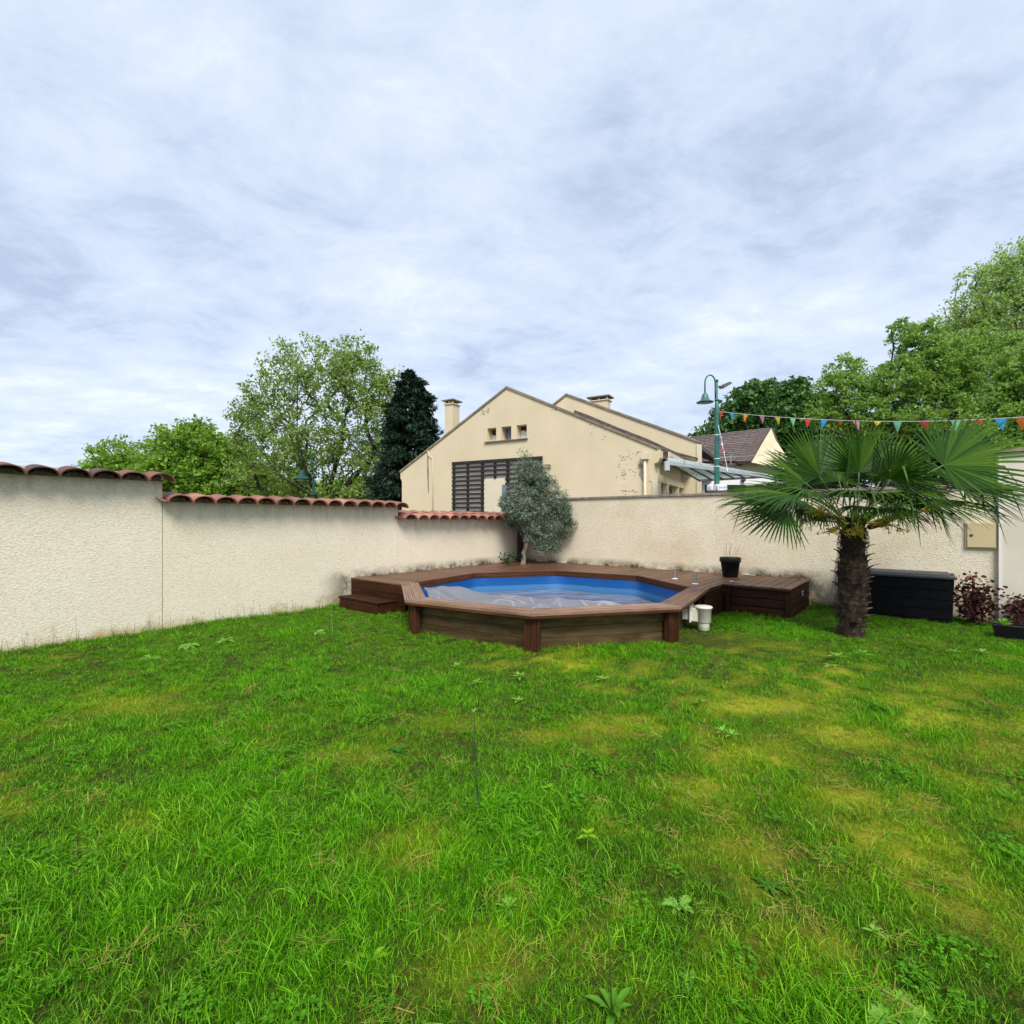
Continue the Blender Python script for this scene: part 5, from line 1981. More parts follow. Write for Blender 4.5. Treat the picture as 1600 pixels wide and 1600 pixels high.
    fronds = [
        (1330, 740, -0.15, (0.0, -0.12, 1), (0, -1, 0.1), 0.74, 88, 0.05),
        (1295, 742, 0.20, (-0.60, 0.1, 0.80), (0.1, -1, 0.2), 0.80, 78, 0.10),
        (1262, 752, 0.10, (-0.92, -0.1, 0.48), (0.25, -0.7, 0.6), 0.72, 70, 0.22),
        (1256, 768, -0.15, (-0.95, -0.25, 0.05), (0, -0.3, 0.95), 0.55, 95, 0.38),
        (1440, 731, -0.35, (0.90, -0.2, 0.34), (-0.25, -0.80, 0.50), 0.96, 100, 0.08),
        (1400, 745, 0.25, (0.45, 0.2, 0.85), (-0.2, -1, 0.3), 0.80, 90, 0.10),
        (1425, 762, 0.25, (1, 0.1, 0.18), (0, -0.5, 0.9), 0.90, 105, 0.40),
        (1470, 768, -0.35, (1, -0.1, 0.06), (0, -0.25, 0.97), 0.95, 75, 0.34),
        (1425, 787, -0.20, (1, -0.1, 0.0), (0, -0.2, 1), 0.88, 110, 0.34),
        (1225, 774, -0.30, (-1, -0.12, -0.03), (0, -0.30, 0.97), 0.96, 52, 0.20),
        (1222, 796, -0.10, (-0.94, 0.0, -0.18), (-0.15, -0.62, 0.75), 0.74, 88, 0.20),
        (1338, 754, -0.60, (0.0, -0.9, 0.42), (0, 0.3, 0.95), 0.52, 115, 0.35),
        (1330, 778, -0.50, (0.1, -1, 0.10), (0, 0.1, 1), 0.46, 120, 0.45),
        (1290, 801, 0.0, (-0.9, -0.2, -0.15), (0, -0.3, 0.9), 0.44, 105, 0.40),
        (1395, 801, 0.0, (0.9, -0.2, -0.15), (0, -0.3, 0.9), 0.44, 100, 0.40),
        (1345, 748, 0.45, (0.1, 0.5, 0.85), (0, -0.9, 0.5), 0.82, 100, 0.15),
        (1275, 770, 0.45, (-0.8, 0.45, 0.25), (0, -0.4, 0.9), 0.82, 110, 0.40),
        (1390, 776, 0.55, (0.6, 0.75, 0.2), (0, -0.4, 0.9), 0.82, 110, 0.40),
        (1310, 772, 0.65, (-0.2, 0.95, 0.25), (0, -0.3, 0.95), 0.82, 110, 0.40),
        (1455, 785, 0.45, (0.85, 0.5, 0.05), (0, -0.3, 0.95), 0.85, 100, 0.45),
        (1235, 780, 0.45, (-0.9, 0.4, 0.05), (0, -0.3, 0.95), 0.80, 100, 0.40),
        (1365, 752, -0.30, (0.35, -0.5, 0.75), (-0.1, -0.8, 0.6), 0.60, 105, 0.2),
        (1300, 756, -0.30, (-0.4, -0.5, 0.70), (0.1, -0.8, 0.6), 0.62, 105, 0.25),
        (1302, 774, -0.42, (-0.6, -0.8, 0.05), (0, -0.15, 1), 0.56, 115, 0.5),
        (1372, 776, -0.42, (0.6, -0.8, 0.05), (0, -0.15, 1), 0.56, 115, 0.5),
        (1262, 782, 0.15, (-0.95, 0.0, -0.1), (0, -0.4, 0.9), 0.66, 110, 0.45),
        (1408, 782, 0.15, (0.95, 0.0, -0.1), (0, -0.4, 0.9), 0.66, 110, 0.45),
        (1300, 760, 0.70, (-0.3, 0.6, 0.7), (0, -0.8, 0.6), 0.85, 110, 0.25),
        (1318, 792, -0.36, (-0.35, -0.8, -0.25), (0, -0.3, 1), 0.42, 110, 0.45),
        (1354, 794, -0.36, (0.40, -0.8, -0.25), (0, -0.3, 1), 0.42, 110, 0.45),
        (1500, 760, 0.05, (0.95, 0.1, 0.25), (-0.1, -0.7, 0.7), 0.85, 90, 0.25)]
    for a in fronds:
        frond(*a)
    # yellow flower sprays among the leaf bases and one dry reddish sheath
    for az, el, L, n in ((196, 22, 0.58, 260), (212, -6, 0.48, 220), (240, -12, 0.36, 160), (332, 20, 0.62, 260), (318, 0, 0.34, 140), (172, 10, 0.5, 180)):
        a, e = math.radians(az), math.radians(el)
        h = Vector((math.cos(a), math.sin(a), 0))
        d = h * math.cos(e) + Vector((0, 0, math.sin(e)))
        st0 = top + h * 0.14 + Vector((0, 0, -0.10))
        m = MB()
        m.tube([st0, st0 + d * L * 0.5, st0 + d * L + Vector((0, 0, -0.06))], [0.013, 0.010, 0.005], 6)
        for i in range(16):
            t = rnd.uniform(0.30, 1.0)
            p = st0 + d * L * t + Vector((0, 0, -0.06 * t * t))
            dd = (d * 0.6 + Vector((rnd.gauss(0, .6), rnd.gauss(0, .6), rnd.gauss(-0.1, .5)))).normalized()
            l2 = rnd.uniform(0.09, 0.18)
            m.tube([p, p + dd * l2], [0.005, 0.003], 4, False)
            for j in range(n // 16):
                c = p + dd * l2 * rnd.uniform(0.15, 1.05) + Vector((rnd.gauss(0, .013), rnd.gauss(0, .013), rnd.gauss(0, .013)))
                r = rnd.uniform(0.007, 0.013)
                m.add([c + Vector((r, 0, 0)), c + Vector((-r, 0, 0)), c + Vector((0, r, 0)), c + Vector((0, -r, 0)), c + Vector((0, 0, r)), c + Vector((0, 0, -r))],
                      [(0, 2, 4), (2, 1, 4), (1, 3, 4), (3, 0, 4), (2, 0, 5), (1, 2, 5), (3, 1, 5), (0, 3, 5)])
        m.build('flower_spray', M['flower'], root)
    a = math.radians(335)
    h = Vector((math.cos(a), math.sin(a), 0))
    m = MB()
    p0 = top + h * 0.16 + Vector((0, 0, -0.16))
    m.tube([p0, p0 + h * 0.14 + Vector((0, 0, 0.06)), p0 + h * 0.27 + Vector((0, 0, 0.13)), p0 + h * 0.40 + Vector((0, 0, 0.18))], [0.035, 0.05, 0.04, 0.012], 8)
    m.build('dry_sheath', M['spathe'], root, True)


make_palm()


# ------------------------------------------------------------------ the hall behind the wall
HX, HY = -0.226, 22.0               # a point of the gable wall; k runs along it to the right, d goes back into the hall
UX, UY = 0.868, -0.496
BX, BY = 0.496, 0.868


def Hp(k, z, d=0.0):
    return Vector((HX + UX * k + BX * d, HY + UY * k + BY * d, z))


def hk(px, py, d=0.0):
    """gable coordinates (k, z) of a photo position on the plane d metres behind the gable"""
    u = (px - 800) / F
    x0, y0 = HX + BX * d, HY + BY * d
    k = (u * y0 - x0) / (UX - u * UY)
    Z = y0 + UY * k
    return k, CH - (py - V0) / F * Z


def hd(px, k):
    """how far back along the side wall at k photo column px falls"""
    u = (px - 800) / F
    x0, y0 = HX + UX * k, HY + UY * k
    return (u * y0 - x0) / (BX - u * BY)


def slab(m, poly, d0, d1):
    """wall slab from a polygon in (k, z) between depths d0 and d1"""
    m.prism([Hp(k, z, d0) for k, z in poly], [Hp(k, z, d1) for k, z in poly])


def make_hall():
    root = thing('village_hall', 'cream gabled hall with peeling paint, dark timber lattice and two chimneys', 'building', Hp(0, 0))
    kl, zl = hk(628, 737)
    kr, zr = hk(1022, 700)
    ka, za = hk(792, 607)
    gable = [(kl, -0.2), (kl, zl), (ka, za), (kr, zr), (kr, -0.2)]
    # three small windows share one sill
    wins = [(761.5, 775.3), (783.4, 798.8), (807.2, 823.0)]
    zs = hk(792, 687.2)[1]
    zh = hk(792, 666.2)[1]
    T = 0.42
    m = MB()
    slab(m, clip_poly(gable, 0, 1, zs), 0, T)
    slab(m, clip_poly(gable, 0, -1, -zh), 0, T)
    mid = clip_poly(clip_poly(gable, 0, 1, zh), 0, -1, -zs)
    ks = [hk(a, 678)[0] for w in wins for a in w]
    edges = [-99] + ks + [99]
    for i in range(0, len(edges), 2):
        p = clip_poly(clip_poly(mid, -1, 0, -edges[i]), 1, 0, edges[i + 1])
        if len(p) > 2:
            slab(m, p, 0, T)
    # left corner: the wall steps in under the eave
    m.build('wall', M['cream'], root)
    for i, w in enumerate(wins):
        a, b = hk(w[0], 678)[0], hk(w[1], 678)[0]
        m = MB()
        slab(m, [(a - 0.05, zs - 0.05), (b + 0.05, zs - 0.05), (b + 0.05, zh + 0.05), (a - 0.05, zh + 0.05)], T + 0.01, T + 0.06)
        wn = m.build('window', M['blue_board'] if i == 1 else M['rust'], root)
        if i != 1:
            rnd = random.Random(i)
            top = [(b, zs + (zh - zs) * (0.60 if i == 0 else 0.66) + rnd.uniform(-0.03, 0.03))]
            nn = 6
            for q in range(1, nn):
                top.append((b + (a - b) * q / nn, zs + (zh - zs) * ((0.55 if i == 0 else 0.66) + rnd.uniform(-0.06, 0.06))))
            top.append((a, zs + (zh - zs) * 0.7))
            m = MB()
            slab(m, [(a, zs), (b, zs)] + top, T - 0.05, T - 0.02)
            m.build('torn_board', M['white'], wn)
        else:
            for q in range(4):
                z0 = zs + (zh - zs) * q / 4
                m = MB()
                slab(m, [(a + 0.05, z0 + 0.006), (b, z0 + 0.006), (b, z0 + (zh - zs) / 4 - 0.006), (a + 0.05, z0 + (zh - zs) / 4 - 0.006)], T - 0.03, T - 0.005)
                m.build('slat', M['blue_board'], wn)
    ka0, kb0 = hk(758, 688)[0], hk(825, 688)[0]
    m = MB()
    slab(m, [(ka0, zs - 0.06), (kb0, zs - 0.06), (kb0, zs - 0.006), (ka0, zs - 0.006)], -0.09, T - 0.06)
    m.build('window_sill', M['trim'], root, bevel=0.01)
    # left eave corbel
    kc, zc = hk(633, 752)
    m = MB()
    slab(m, [(kl - 0.10, zl - 0.02), (kl - 0.003, zl + 0.04), (kl - 0.003, zc), (kl - 0.10, zl - 0.32)], 0.0, 1.2)
    m.build('eave_corbel', M['cream'], root)
    # weathered rakes on the gable
    for (k0, z0, k1, z1) in ((kl - 0.12, zl - 0.05, ka, za), (ka, za, kr + 0.15, zr - 0.06)):
        m = MB()
        th = 0.10
        slab(m, [(k0, z0), (k1, z1), (k1, z1 + th), (k0, z0 + th)], -0.05, T + 0.05)
        m.build('rake', M['trim'], root)
    # roof slopes behind the gable, with courses of old tile on the visible right slope
    sl = (za - zr) / (kr - ka)
    kR = kr + 0.55
    m = MB()
    zsh = 0.10
    slab(m, [(ka, za - zsh), (kl - 0.1, zl - zsh), (kl - 0.1, zl - zsh - 0.15), (ka, za - zsh - 0.15)], T + 0.06, 15)
    slab(m, [(ka, za - zsh), (ka, za - zsh - 0.15), (kR, za - zsh - 0.15 - sl * (kR - ka)), (kR, za - zsh - sl * (kR - ka))], T + 0.06, 15)
    m.build('roof', M['roof_dark'], root)
    n = 22
    for i in range(n):
        a = ka + 0.5 + (kR - ka - 0.5) * i / n
        b = ka + 0.5 + (kR - ka - 0.5) * (i + 1.12) / n
        za_, zb_ = za - zsh - sl * (a - ka), za - zsh - sl * (b - ka)
        m = MB()
        slab(m, [(a, za_ + 0.012), (b, zb_ + 0.05), (b, zb_ + 0.015), (a, za_ + 0.001)], T + 0.07, 14.9)
        m.build('tile_course', M['roof_dark'], root)
    # the higher gable behind
    D = 5.0
    k2, z2 = hk(885, 618, D)
    k3, z3 = hk(1093, 693, D)
    k1, z1 = k2 - 3.5, z2 - 3.5 * 0.62
    m = MB()
    slab(m, [(k1, 2.0), (k1, z1), (k2, z2), (k3, z3), (k3, 2.0)], D, D + 0.35)
    m.build('rear_gable', M['cream'], root)
    for (q0, w0, q1, w1) in ((k1, z1, k2, z2), (k2, z2, k3 + 0.12, z3 - 0.04)):
        m = MB()
        slab(m, [(q0, w0 + 0.002), (q1, w1 + 0.002), (q1, w1 + 0.11), (q0, w0 + 0.11)], D - 0.06, D + 0.42)
        m.build('rake', M['trim'], root)
    m = MB()
    slab(m, [(k1, z1 - 0.02), (k2, z2 - 0.02), (k2, z2 - 0.2), (k1, z1 - 0.2)], D + 0.36, 14)
    slab(m, [(k2, z2 - 0.02), (k3, z3 - 0.02), (k3, z3 - 0.2), (k2, z2 - 0.2)], D + 0.36, 14)
    m.build('roof', M['roof_dark'], root)
    m = MB()
    slab(m, [(k3 - 0.12, 2.0), (k3 + 0.10, 2.0), (k3 + 0.10, z3 - 0.05), (k3 - 0.12, z3 - 0.02)], D - 0.05, D - 0.003)
    m.build('corner_pilaster', M['cream_pale'], root)

    up_ = [hk(a, b_, D) for a, b_ in ((900, 642), (922, 650), (965, 668), (1012, 686), (1057, 707), (1091, 716))]
    lo_ = [hk(a, b_, D) for a, b_ in ((1091, 718.5), (1033, 706), (1012, 704), (900, 662))]
    m = MB()
    slab(m, up_ + lo_, D - 0.25, D - 0.06)  # upright slab added to stand in for the hall's right roof slope
    m.build('roof_slope_slab', M['roof_dark'], root)

    def chimney(px0, px1, pyt, pyb, d, flat):
        a, b = hk(px0, pyt, d)[0], hk(px1, pyt, d)[0]
        zt, zb_ = hk((px0 + px1) / 2, pyt, d)[1], hk((px0 + px1) / 2, pyb, d)[1]
        w = (b - a) * (0.62 if not flat else 1.0)
        b2 = a + w
        cap = 0.09
        gap = 0.16
        m = MB()
        slab(m, [(a, zb_), (b2, zb_), (b2, zt - gap - cap), (a, zt - gap - cap)], d, d + (0.62 if not flat else 0.5))
        st_ = m.build('chimney', M['cream'], root)
        m = MB()
        slab(m, [(a - 0.06, zt - gap - cap), (b2 + 0.06, zt - gap - cap), (b2 + 0.06, zt - gap - cap + 0.05), (a - 0.06, zt - gap - cap + 0.05)], d - 0.06, d + 0.68)
        for q in (a, (a + b2) / 2 - 0.04, b2 - 0.09):
            slab(m, [(q + 0.005, zt - gap - 0.04), (q + 0.085, zt - gap - 0.04), (q + 0.085, zt - cap + 0.02), (q + 0.005, zt - cap + 0.02)], d + 0.02, d + 0.12)
            slab(m, [(q + 0.005, zt - gap - 0.04), (q + 0.085, zt - gap - 0.04), (q + 0.085, zt - cap + 0.02), (q + 0.005, zt - cap + 0.02)], d + 0.40, d + 0.50)
        m.build('chimney_collar', M['cream_pale'], st_)
        m = MB()
        slab(m, [(a - 0.13, zt - 0.055), (b2 + 0.13, zt - 0.055), (b2 + 0.13, zt), (a - 0.13, zt)], d - 0.13, d + 0.75)
        m.build('chimney_cap', M['trim'], st_)
    chimney(695, 715, 624, 690, 2.6, False)
    chimney(921, 949, 619, 650, D + 1.4, True)
    # conduit, stained joint and a small lamp bracket
    m = MB()
    q = [hk(669, 703), hk(670, 712), hk(676, 717), hk(677, 745), hk(677, 812)]
    m.tube([Hp(k, z, -0.025) for k, z in q], 0.022, 6)
    m.build('conduit', M['cream_pale'], root, True)
    m = MB()
    q = [hk(668.5, 703), hk(669, 740), hk(669.5, 770)]
    m.tube([Hp(k, z, -0.004) for k, z in q], [0.05, 0.04, 0.012], 6)
    m.build('stained_joint', M['trim'], root, True)
    q0, q1 = hk(848, 727), hk(861, 727)
    m = MB()
    m.beam(Hp(q0[0], q0[1], -0.1), Hp(q1[0], q1[1], -0.1), 0.08, 0.06)
    m.beam(Hp(q1[0] - 0.03, q1[1] - 0.11, -0.06), Hp(q1[0] - 0.03, q1[1] + 0.03, -0.06), 0.09, 0.08, (1, 0, 0))
    m.build('bracket', M['trim'], root)
    # bare and flaking plaster
    rnd = random.Random(12)

    def flake(m, px, py, rx, ry, d=-0.008):
        k, z = hk(px, py)
        sc_ = (HY + UY * k) / F
        pts = []
        for i in range(9):
            a = 2 * math.pi * i / 9
            r = rnd.uniform(0.55, 1.15)
            pts.append((k + math.cos(a) * rx * sc_ * r, z + math.sin(a) * ry * sc_ * r))
        slab(m, pts, d, 0.002)
    m = MB()
    flake(m, 1003, 738, 6.5, 14)
    flake(m, 1000, 728, 4, 6)
    m.build('bare_plaster', M['plaster_bare'], root)
    m = MB()
    for (cx, cy, rx, ry, n_) in ((756, 643, 10, 8, 22), (976, 715, 8, 7, 16), (975, 741, 9, 9, 22), (983, 768, 18, 5, 20), (865, 641, 6, 2, 5), (925, 664, 5, 2, 5), (996, 708, 8, 3, 8), (930, 690, 40, 40, 8), (985, 735, 20, 30, 10)):
        for i in range(n_):
            px, py = rnd.gauss(cx, rx * 0.5), rnd.gauss(cy, ry * 0.5)
            flake(m, px, py, rnd.uniform(0.6, 2.1), rnd.uniform(0.4, 1.2), -0.004 - 0.00004 * i)
    ob = m.build('paint_flakes', M['plaster_bare'], root)
    ob['kind'] = 'stuff'
    # dark timber lattice screen: posts and slats
    z_top, z_bot = hk(778, 718.5)[1], hk(735, 806)[1]
    posts = [710, 731.5, 754.5, 774, 794, 812, 830, 845.5]
    pk = [hk(p, 750)[0] for p in posts]
    zc_ = hk(775, 747)[1]
    for i, k in enumerate(pk):
        low = zc_ - 0.02 if i in (3,) else z_bot
        m = MB()
        w = 0.055 if i not in (2, 4) else 0.075
        slab(m, [(k - w, low), (k + w, low), (k + w, z_top), (k - w, z_top)], -0.052, -0.004)
        m.build('lattice_post', M['lattice'], root)
    pitch = 0.2055
    for r in range(13):
        z = z_top - 0.05 - pitch * r
        spans = [(pk[0] - 0.09, pk[-1] + 0.10)] if r < 4 else [(pk[0] - 0.09, pk[2] + 0.11), (pk[4] - 0.11, pk[-1] + 0.10)]
        for a, b in spans:
            m = MB()
            j = rnd.uniform(-0.01, 0.01)
            hh = 0.075 if r == 0 else 0.047
            slab(m, [(a, z - hh + j), (b, z - hh - j), (b, z + hh - j), (a, z + hh + j)], -0.085, -0.055)
            m.build('lattice_slat', M['lattice'], root)
    m = MB()
    slab(m, [(pk[0], z_bot), (pk[-1], z_bot), (pk[-1], z_top - 0.02), (pk[0], z_top - 0.02)], -0.0035, -0.001)
    m.build('pale_backing', M['smooth_wall'], root)
    # pale door panel and a blue-grey sheet in the opening of the lattice
    a, b = pk[2] + 0.09, pk[4] - 0.05
    m = MB()
    slab(m, [(a, 0.2), (b, 0.2), (b, zc_ - 0.08), (a, zc_ - 0.08)], -0.05, -0.0035)
    m.build('door', M['cream_pale'], root)
    m = MB()
    slab(m, [(b - 0.34, 0.6), (b + 0.05, 0.6), (b + 0.02, zc_ - 0.35), (b - 0.20, zc_ - 0.30)], -0.09, -0.07)
    m.build('leaning_sheet', M['blue_board'], root)
    # right corner: downpipe with its box, corbel, and the side wall with posts and dark windows
    k0, zt = hk(1004, 709.5)
    k1_, zb2 = hk(1014, 718)
    m = MB()
    slab(m, [(k0, zb2), (k1_, zb2), (k1_, zt), (k0, zt)], -0.22, -0.003)
    bx = m.build('downpipe_hopper', M['cream_pale'], root)
    m = MB()
    kp = hk(1009, 740)[0]
    m.tube([Hp(kp, zb2, -0.11), Hp(kp, 0, -0.11)], 0.055, 10)
    m.build('downpipe', M['cream_pale'], bx, True)
    kc0 = kr + 0.004
    kc1 = hk(1032, 712)[0]
    zc1 = hk(1026, 722)[1]
    m = MB()
    slab(m, [(kc0, zc1 - 0.05), (kc1 - 0.1, zc1), (kc1, zc1 + 0.16), (kc1, zr - 0.10), (kc0, zr - 0.02)], 0.0, 0.42)
    m.build('corner_corbel', M['cream'], root)
    # side wall (runs back at k = kr)
    ks_ = kr + 0.02
    zbm0, zbm1 = hk(1020, 752)[1], hk(1020, 741)[1]
    dB = 10.5
    m = MB()
    m.prism([Hp(ks_, zbm1 + 0.002, 0.45), Hp(ks_, zbm1 + 0.002, dB), Hp(ks_ - 0.25, zbm1 + 0.002, dB), Hp(ks_ - 0.25, zbm1 + 0.002, 0.45)],
            [Hp(ks_, zr - 0.35, 0.45), Hp(ks_, zr - 0.35, dB), Hp(ks_ - 0.25, zr - 0.35, dB), Hp(ks_ - 0.25, zr - 0.35, 0.45)])
    m.build('side_wall', M['cream'], root)
    m = MB()
    m.prism([Hp(ks_ + 0.45, zr - 0.36, 0.45), Hp(ks_ + 0.45, zr - 0.36, dB + 2), Hp(ks_ + 0.40, zr - 0.36, dB + 2), Hp(ks_ + 0.40, zr - 0.36, 0.45)],
            [Hp(ks_ + 0.45, zr - 0.12, 0.45), Hp(ks_ + 0.45, zr - 0.12, dB + 2), Hp(ks_ + 0.40, zr - 0.12, dB + 2), Hp(ks_ + 0.40, zr - 0.12, 0.45)])
    m.build('fascia', M['cream_pale'], root)
    m = MB()
    m.prism([Hp(ks_ + 0.12, zbm0, -0.02), Hp(ks_ + 0.12, zbm0, dB), Hp(ks_ - 0.2, zbm0, dB), Hp(ks_ - 0.2, zbm0, -0.02)],
            [Hp(ks_ + 0.12, zbm1, -0.02), Hp(ks_ + 0.12, zbm1, dB), Hp(ks_ - 0.2, zbm1, dB), Hp(ks_ - 0.2, zbm1, -0.02)])
    m.build('lintel', M['cream'], root)
    for px in (1022, 1031, 1043.5, 1060, 1068.6, 1079):
        d = max(0.05, hd(px, ks_ + 0.1))
        m = MB()
        m.frame_box(Hp(ks_ + 0.02, zbm0 / 2, d), Vector((UX, UY, 0)) * 0.10, Vector((BX, BY, 0)) * 0.09, Vector((0, 0, zbm0 / 2 - 0.002)))
        m.build('side_post', M['cream_pale'], root)
    d0, d1 = 0.3, dB
    m = MB()
    m.prism([Hp(ks_ - 0.3, 0, d0), Hp(ks_ - 0.3, 0, d1), Hp(ks_ - 0.4, 0, d1), Hp(ks_ - 0.4, 0, d0)],
            [Hp(ks_ - 0.3, zbm0, d0), Hp(ks_ - 0.3, zbm0, d1), Hp(ks_ - 0.4, zbm0, d1), Hp(ks_ - 0.4, zbm0, d0)])
    m.build('infill_wall', M['cream'], root)
    for px in (1034, 1046.5, 1072, 1082.5):
        d = hd(px, ks_ - 0.28)
        m = MB()
        m.frame_box(Hp(ks_ - 0.27, zbm0 / 2, d), Vector((UX, UY, 0)) * 0.02, Vector((BX, BY, 0)) * 0.33, Vector((0, 0, zbm0 / 2 - 0.05)))
        m.build('window', M['dark_glass'], root)


make_hall()


def make_canopy():
    root = thing('glass_canopy', 'grey steel canopy with glass panes beside the hall behind the lamp post', 'canopy', tuple(at(1130, 740, 21)))
    A, B = at(1042, 723, 17.4), at(1214, 747, 23.5)          # near gutter beam
    Dp, Cp = at(1093, 751, 21.5), at(1222, 744, 27.0)        # far lower beam
    A2, B2 = at(1043, 716.5, 18.6), at(1200, 743, 25.0)      # top edge of the upper strip
    m = MB(); m.beam(A, B, 0.10, 0.13); m.build('beam', M['metal_grey'], root)
    m = MB(); m.beam(Dp, Cp, 0.08, 0.10); m.build('beam', M['metal_grey'], root)
    m = MB(); m.beam(A2, B2, 0.05, 0.05); m.build('beam', M['metal_grey'], root)
    n = 8
    for i in range(n + 1):
        f = i / n
        p, q, r = A.lerp(B, f), Dp.lerp(Cp, f), A2.lerp(B2, f)
        m = MB(); m.beam(p, q, 0.045, 0.06); m.build('rafter', M['dark_metal'], root)
        m = MB(); m.beam(p, r, 0.04, 0.05); m.build('rafter', M['dark_metal'], root)
    for i in range(n):
        f0, f1 = (i + 0.03) / n, (i + 0.97) / n
        for P, Q in ((Dp, Cp), (A2, B2)):
            a, b, c, d = A.lerp(B, f0), A.lerp(B, f1), P.lerp(Q, f1), P.lerp(Q, f0)
            dz = Vector((0, 0, 0.05)); tz = Vector((0, 0, 0.012))
            m = MB()
            m.prism([a + dz, b + dz, c + dz, d + dz], [a + dz + tz, b + dz + tz, c + dz + tz, d + dz + tz])
            m.build('pane', M['glass'], root)
    p = at(1042, 728, 17.4)
    m = MB(); m.frame_box(p, (0.08, 0, 0), (0, 0.08, 0), (0, 0, 0.16)); m.build('bracket', M['metal_grey'], root)


make_canopy()


def wall_rect(m, px0, px1, py0, py1, Z, th=0.3):
    a, b = at(px0, py1, Z), at(px1, py0, Z)
    m.box(a.x, b.x, Z, Z + th, a.z, b.z)


def make_annex():
    root = thing('low_annex', 'low pale building with dark glazing and a red brick pier under the canopy', 'building', tuple(at(1150, V0, 28)))
    Z = 28.0
    m = MB(); wall_rect(m, 1092, 1240, 746, 757.5, Z); m.build('frieze', M['white'], root)
    m = MB(); wall_rect(m, 1092, 1101, 757.7, 815, Z); m.build('corner_post', M['white'], root)
    m = MB(); wall_rect(m, 1101, 1166, 757.7, 815, Z + 0.35, 0.1); gl = m.build('window', M['dark_glass'], root)
    for px in (1122, 1146, 1158):
        m = MB(); wall_rect(m, px - 0.9, px + 0.9, 758, 815, Z + 0.25, 0.06); m.build('frame', M['rust'], gl)
    # brick pier, course by course
    x0, x1 = at(1165.5, 0, Z).x, at(1240, 0, Z).x
    z0, z1 = 0.4, at(0, 757.7, Z).z
    h = 0.085
    r = 0
    z = z1
    m = MB(); m.box(x0 + 0.01, x1, Z + 0.012, Z + 0.3, z0, z1 - 0.002); m.build('mortar', M['plaster_bare'], root)
    while z - h > z1 - 0.085 * 11:
        off = 0.11 if r % 2 else 0.0
        x = x0 - off
        while x < x1 - 0.05:
            a, b = max(x, x0), min(x + 0.21, x1)
            if b - a > 0.04:
                m = MB(); m.box(a, b, Z, Z + 0.1, z - h + 0.012, z); m.build('brick', M['brick'], root)
            x += 0.222
        z -= h
        r += 1
    m = MB()
    c = at(1162, 749, Z - 0.12)
    m.lathe(c, [(0.02, 0.12), (0.11, 0.04), (0.13, -0.05), (0.06, -0.14)], 12, (0.25, -0.3, 0.9))
    m.build('wall_lamp', M['dark_metal'], root, True)
    c = at(1098, 751, Z - 0.12)
    m = MB(); m.frame_box(c, (0.15, 0, 0), (0, 0.1, 0), (0, 0, 0.07)); m.build('wall_light', M['dark_metal'], root, bevel=0.02)


make_annex()


def make_far_house():
    Z = 33.0
    root = thing('tiled_house', 'cream house with brown tiled roof and wide sloping verge beyond the lamp post', 'building', tuple(at(1150, V0, Z)))
    m = MB()
    wall_rect(m, 1086, 1262, 719, 815, Z, 8.0)
    m.build('wall', M['cream_pale'], root)
    # main slope seen face on, built in stepped courses
    tl, tr = at(1080, 682.5, Z + 4.5), at(1192, 669.5, Z + 4.5)
    bl, br = at(1104, 721.5, Z - 0.25), at(1160, 721.5, Z - 0.25)
    bl = at(1075, 722, Z - 0.25)
    n = 17
    for i in range(n):
        f0, f1 = i / n, (i + 1.1) / n
        a, b = bl.lerp(tl, f0), br.lerp(tr, f0)
        c, d = br.lerp(tr, min(f1, 1)), bl.lerp(tl, min(f1, 1))
        up = Vector((0, -0.035, 0.055))
        m = MB()
        L = (b - a).length
        nseg = 14
        for j in range(nseg):
            g0, g1 = (j + 0.02) / nseg, (j + 0.98) / nseg
            e = Vector((0, 0, 0.012 * ((j * 7 + i * 3) % 3)))
            p = [a.lerp(b, g0) + up + e, a.lerp(b, g1) + up + e, d.lerp(c, g1) + e, d.lerp(c, g0) + e]
            m.prism([q - Vector((0, -0.02, 0.05)) for q in p], p)
        m.build('tile_course', M['roof_brown'], root)
    m = MB()
    m.prism([bl + Vector((0, 0.1, -0.25)), br + Vector((0, 0.1, -0.25)), tr + Vector((0, 0.1, -0.25)), tl + Vector((0, 0.1, -0.25))],
            [bl + Vector((0, 0.05, -0.08)), br + Vector((0, 0.05, -0.08)), tr + Vector((0, 0.05, -0.08)), tl + Vector((0, 0.05, -0.08))])
    m.build('roof', M['roof_brown'], root)
    # the verge: a wide grey band leaning up to the ridge, and the cream gable beyond it
    q = [at(1152, 721, Z - 0.4), at(1173, 720, Z - 0.9), at(1205, 668, Z + 4.3), at(1190, 669, Z + 4.5)]
    off = Vector((0.02, 0.06, -0.18))
    m = MB(); m.prism([p + off for p in q], q); m.build('verge', M['roof_dark'], root)
    g = [at(1173, 722, Z - 0.7), at(1250, 738, Z - 0.2), at(1217, 700, Z + 3.0), at(1205, 669.5, Z + 4.2)]
    off = Vector((0.1, 0.5, 0))
    m = MB(); m.prism([p + off for p in g], g); m.build('gable', M['cream'], root)
    q = [at(1204, 668, Z + 4.25), at(1207, 668, Z + 4.35), at(1221, 702, Z + 3.4), at(1217, 702, Z + 2.9)]
    m = MB(); m.prism([p + Vector((0, .2, -0.1)) for p in q], q); m.build('verge', M['roof_dark'], root)
    # white gutter and a roof aerial mast
    m = MB(); m.beam(at(1095, 707, Z - 1.0), at(1122, 722, Z - 1.2), 0.12, 0.16); m.build('gutter', M['white'], root)
    m = MB(); m.tube([at(1142, 724, Z - 0.5), at(1142, 711, Z - 0.5)], 0.03, 6); m.build('vent_pipe', M['metal_grey'], root)


make_far_house()


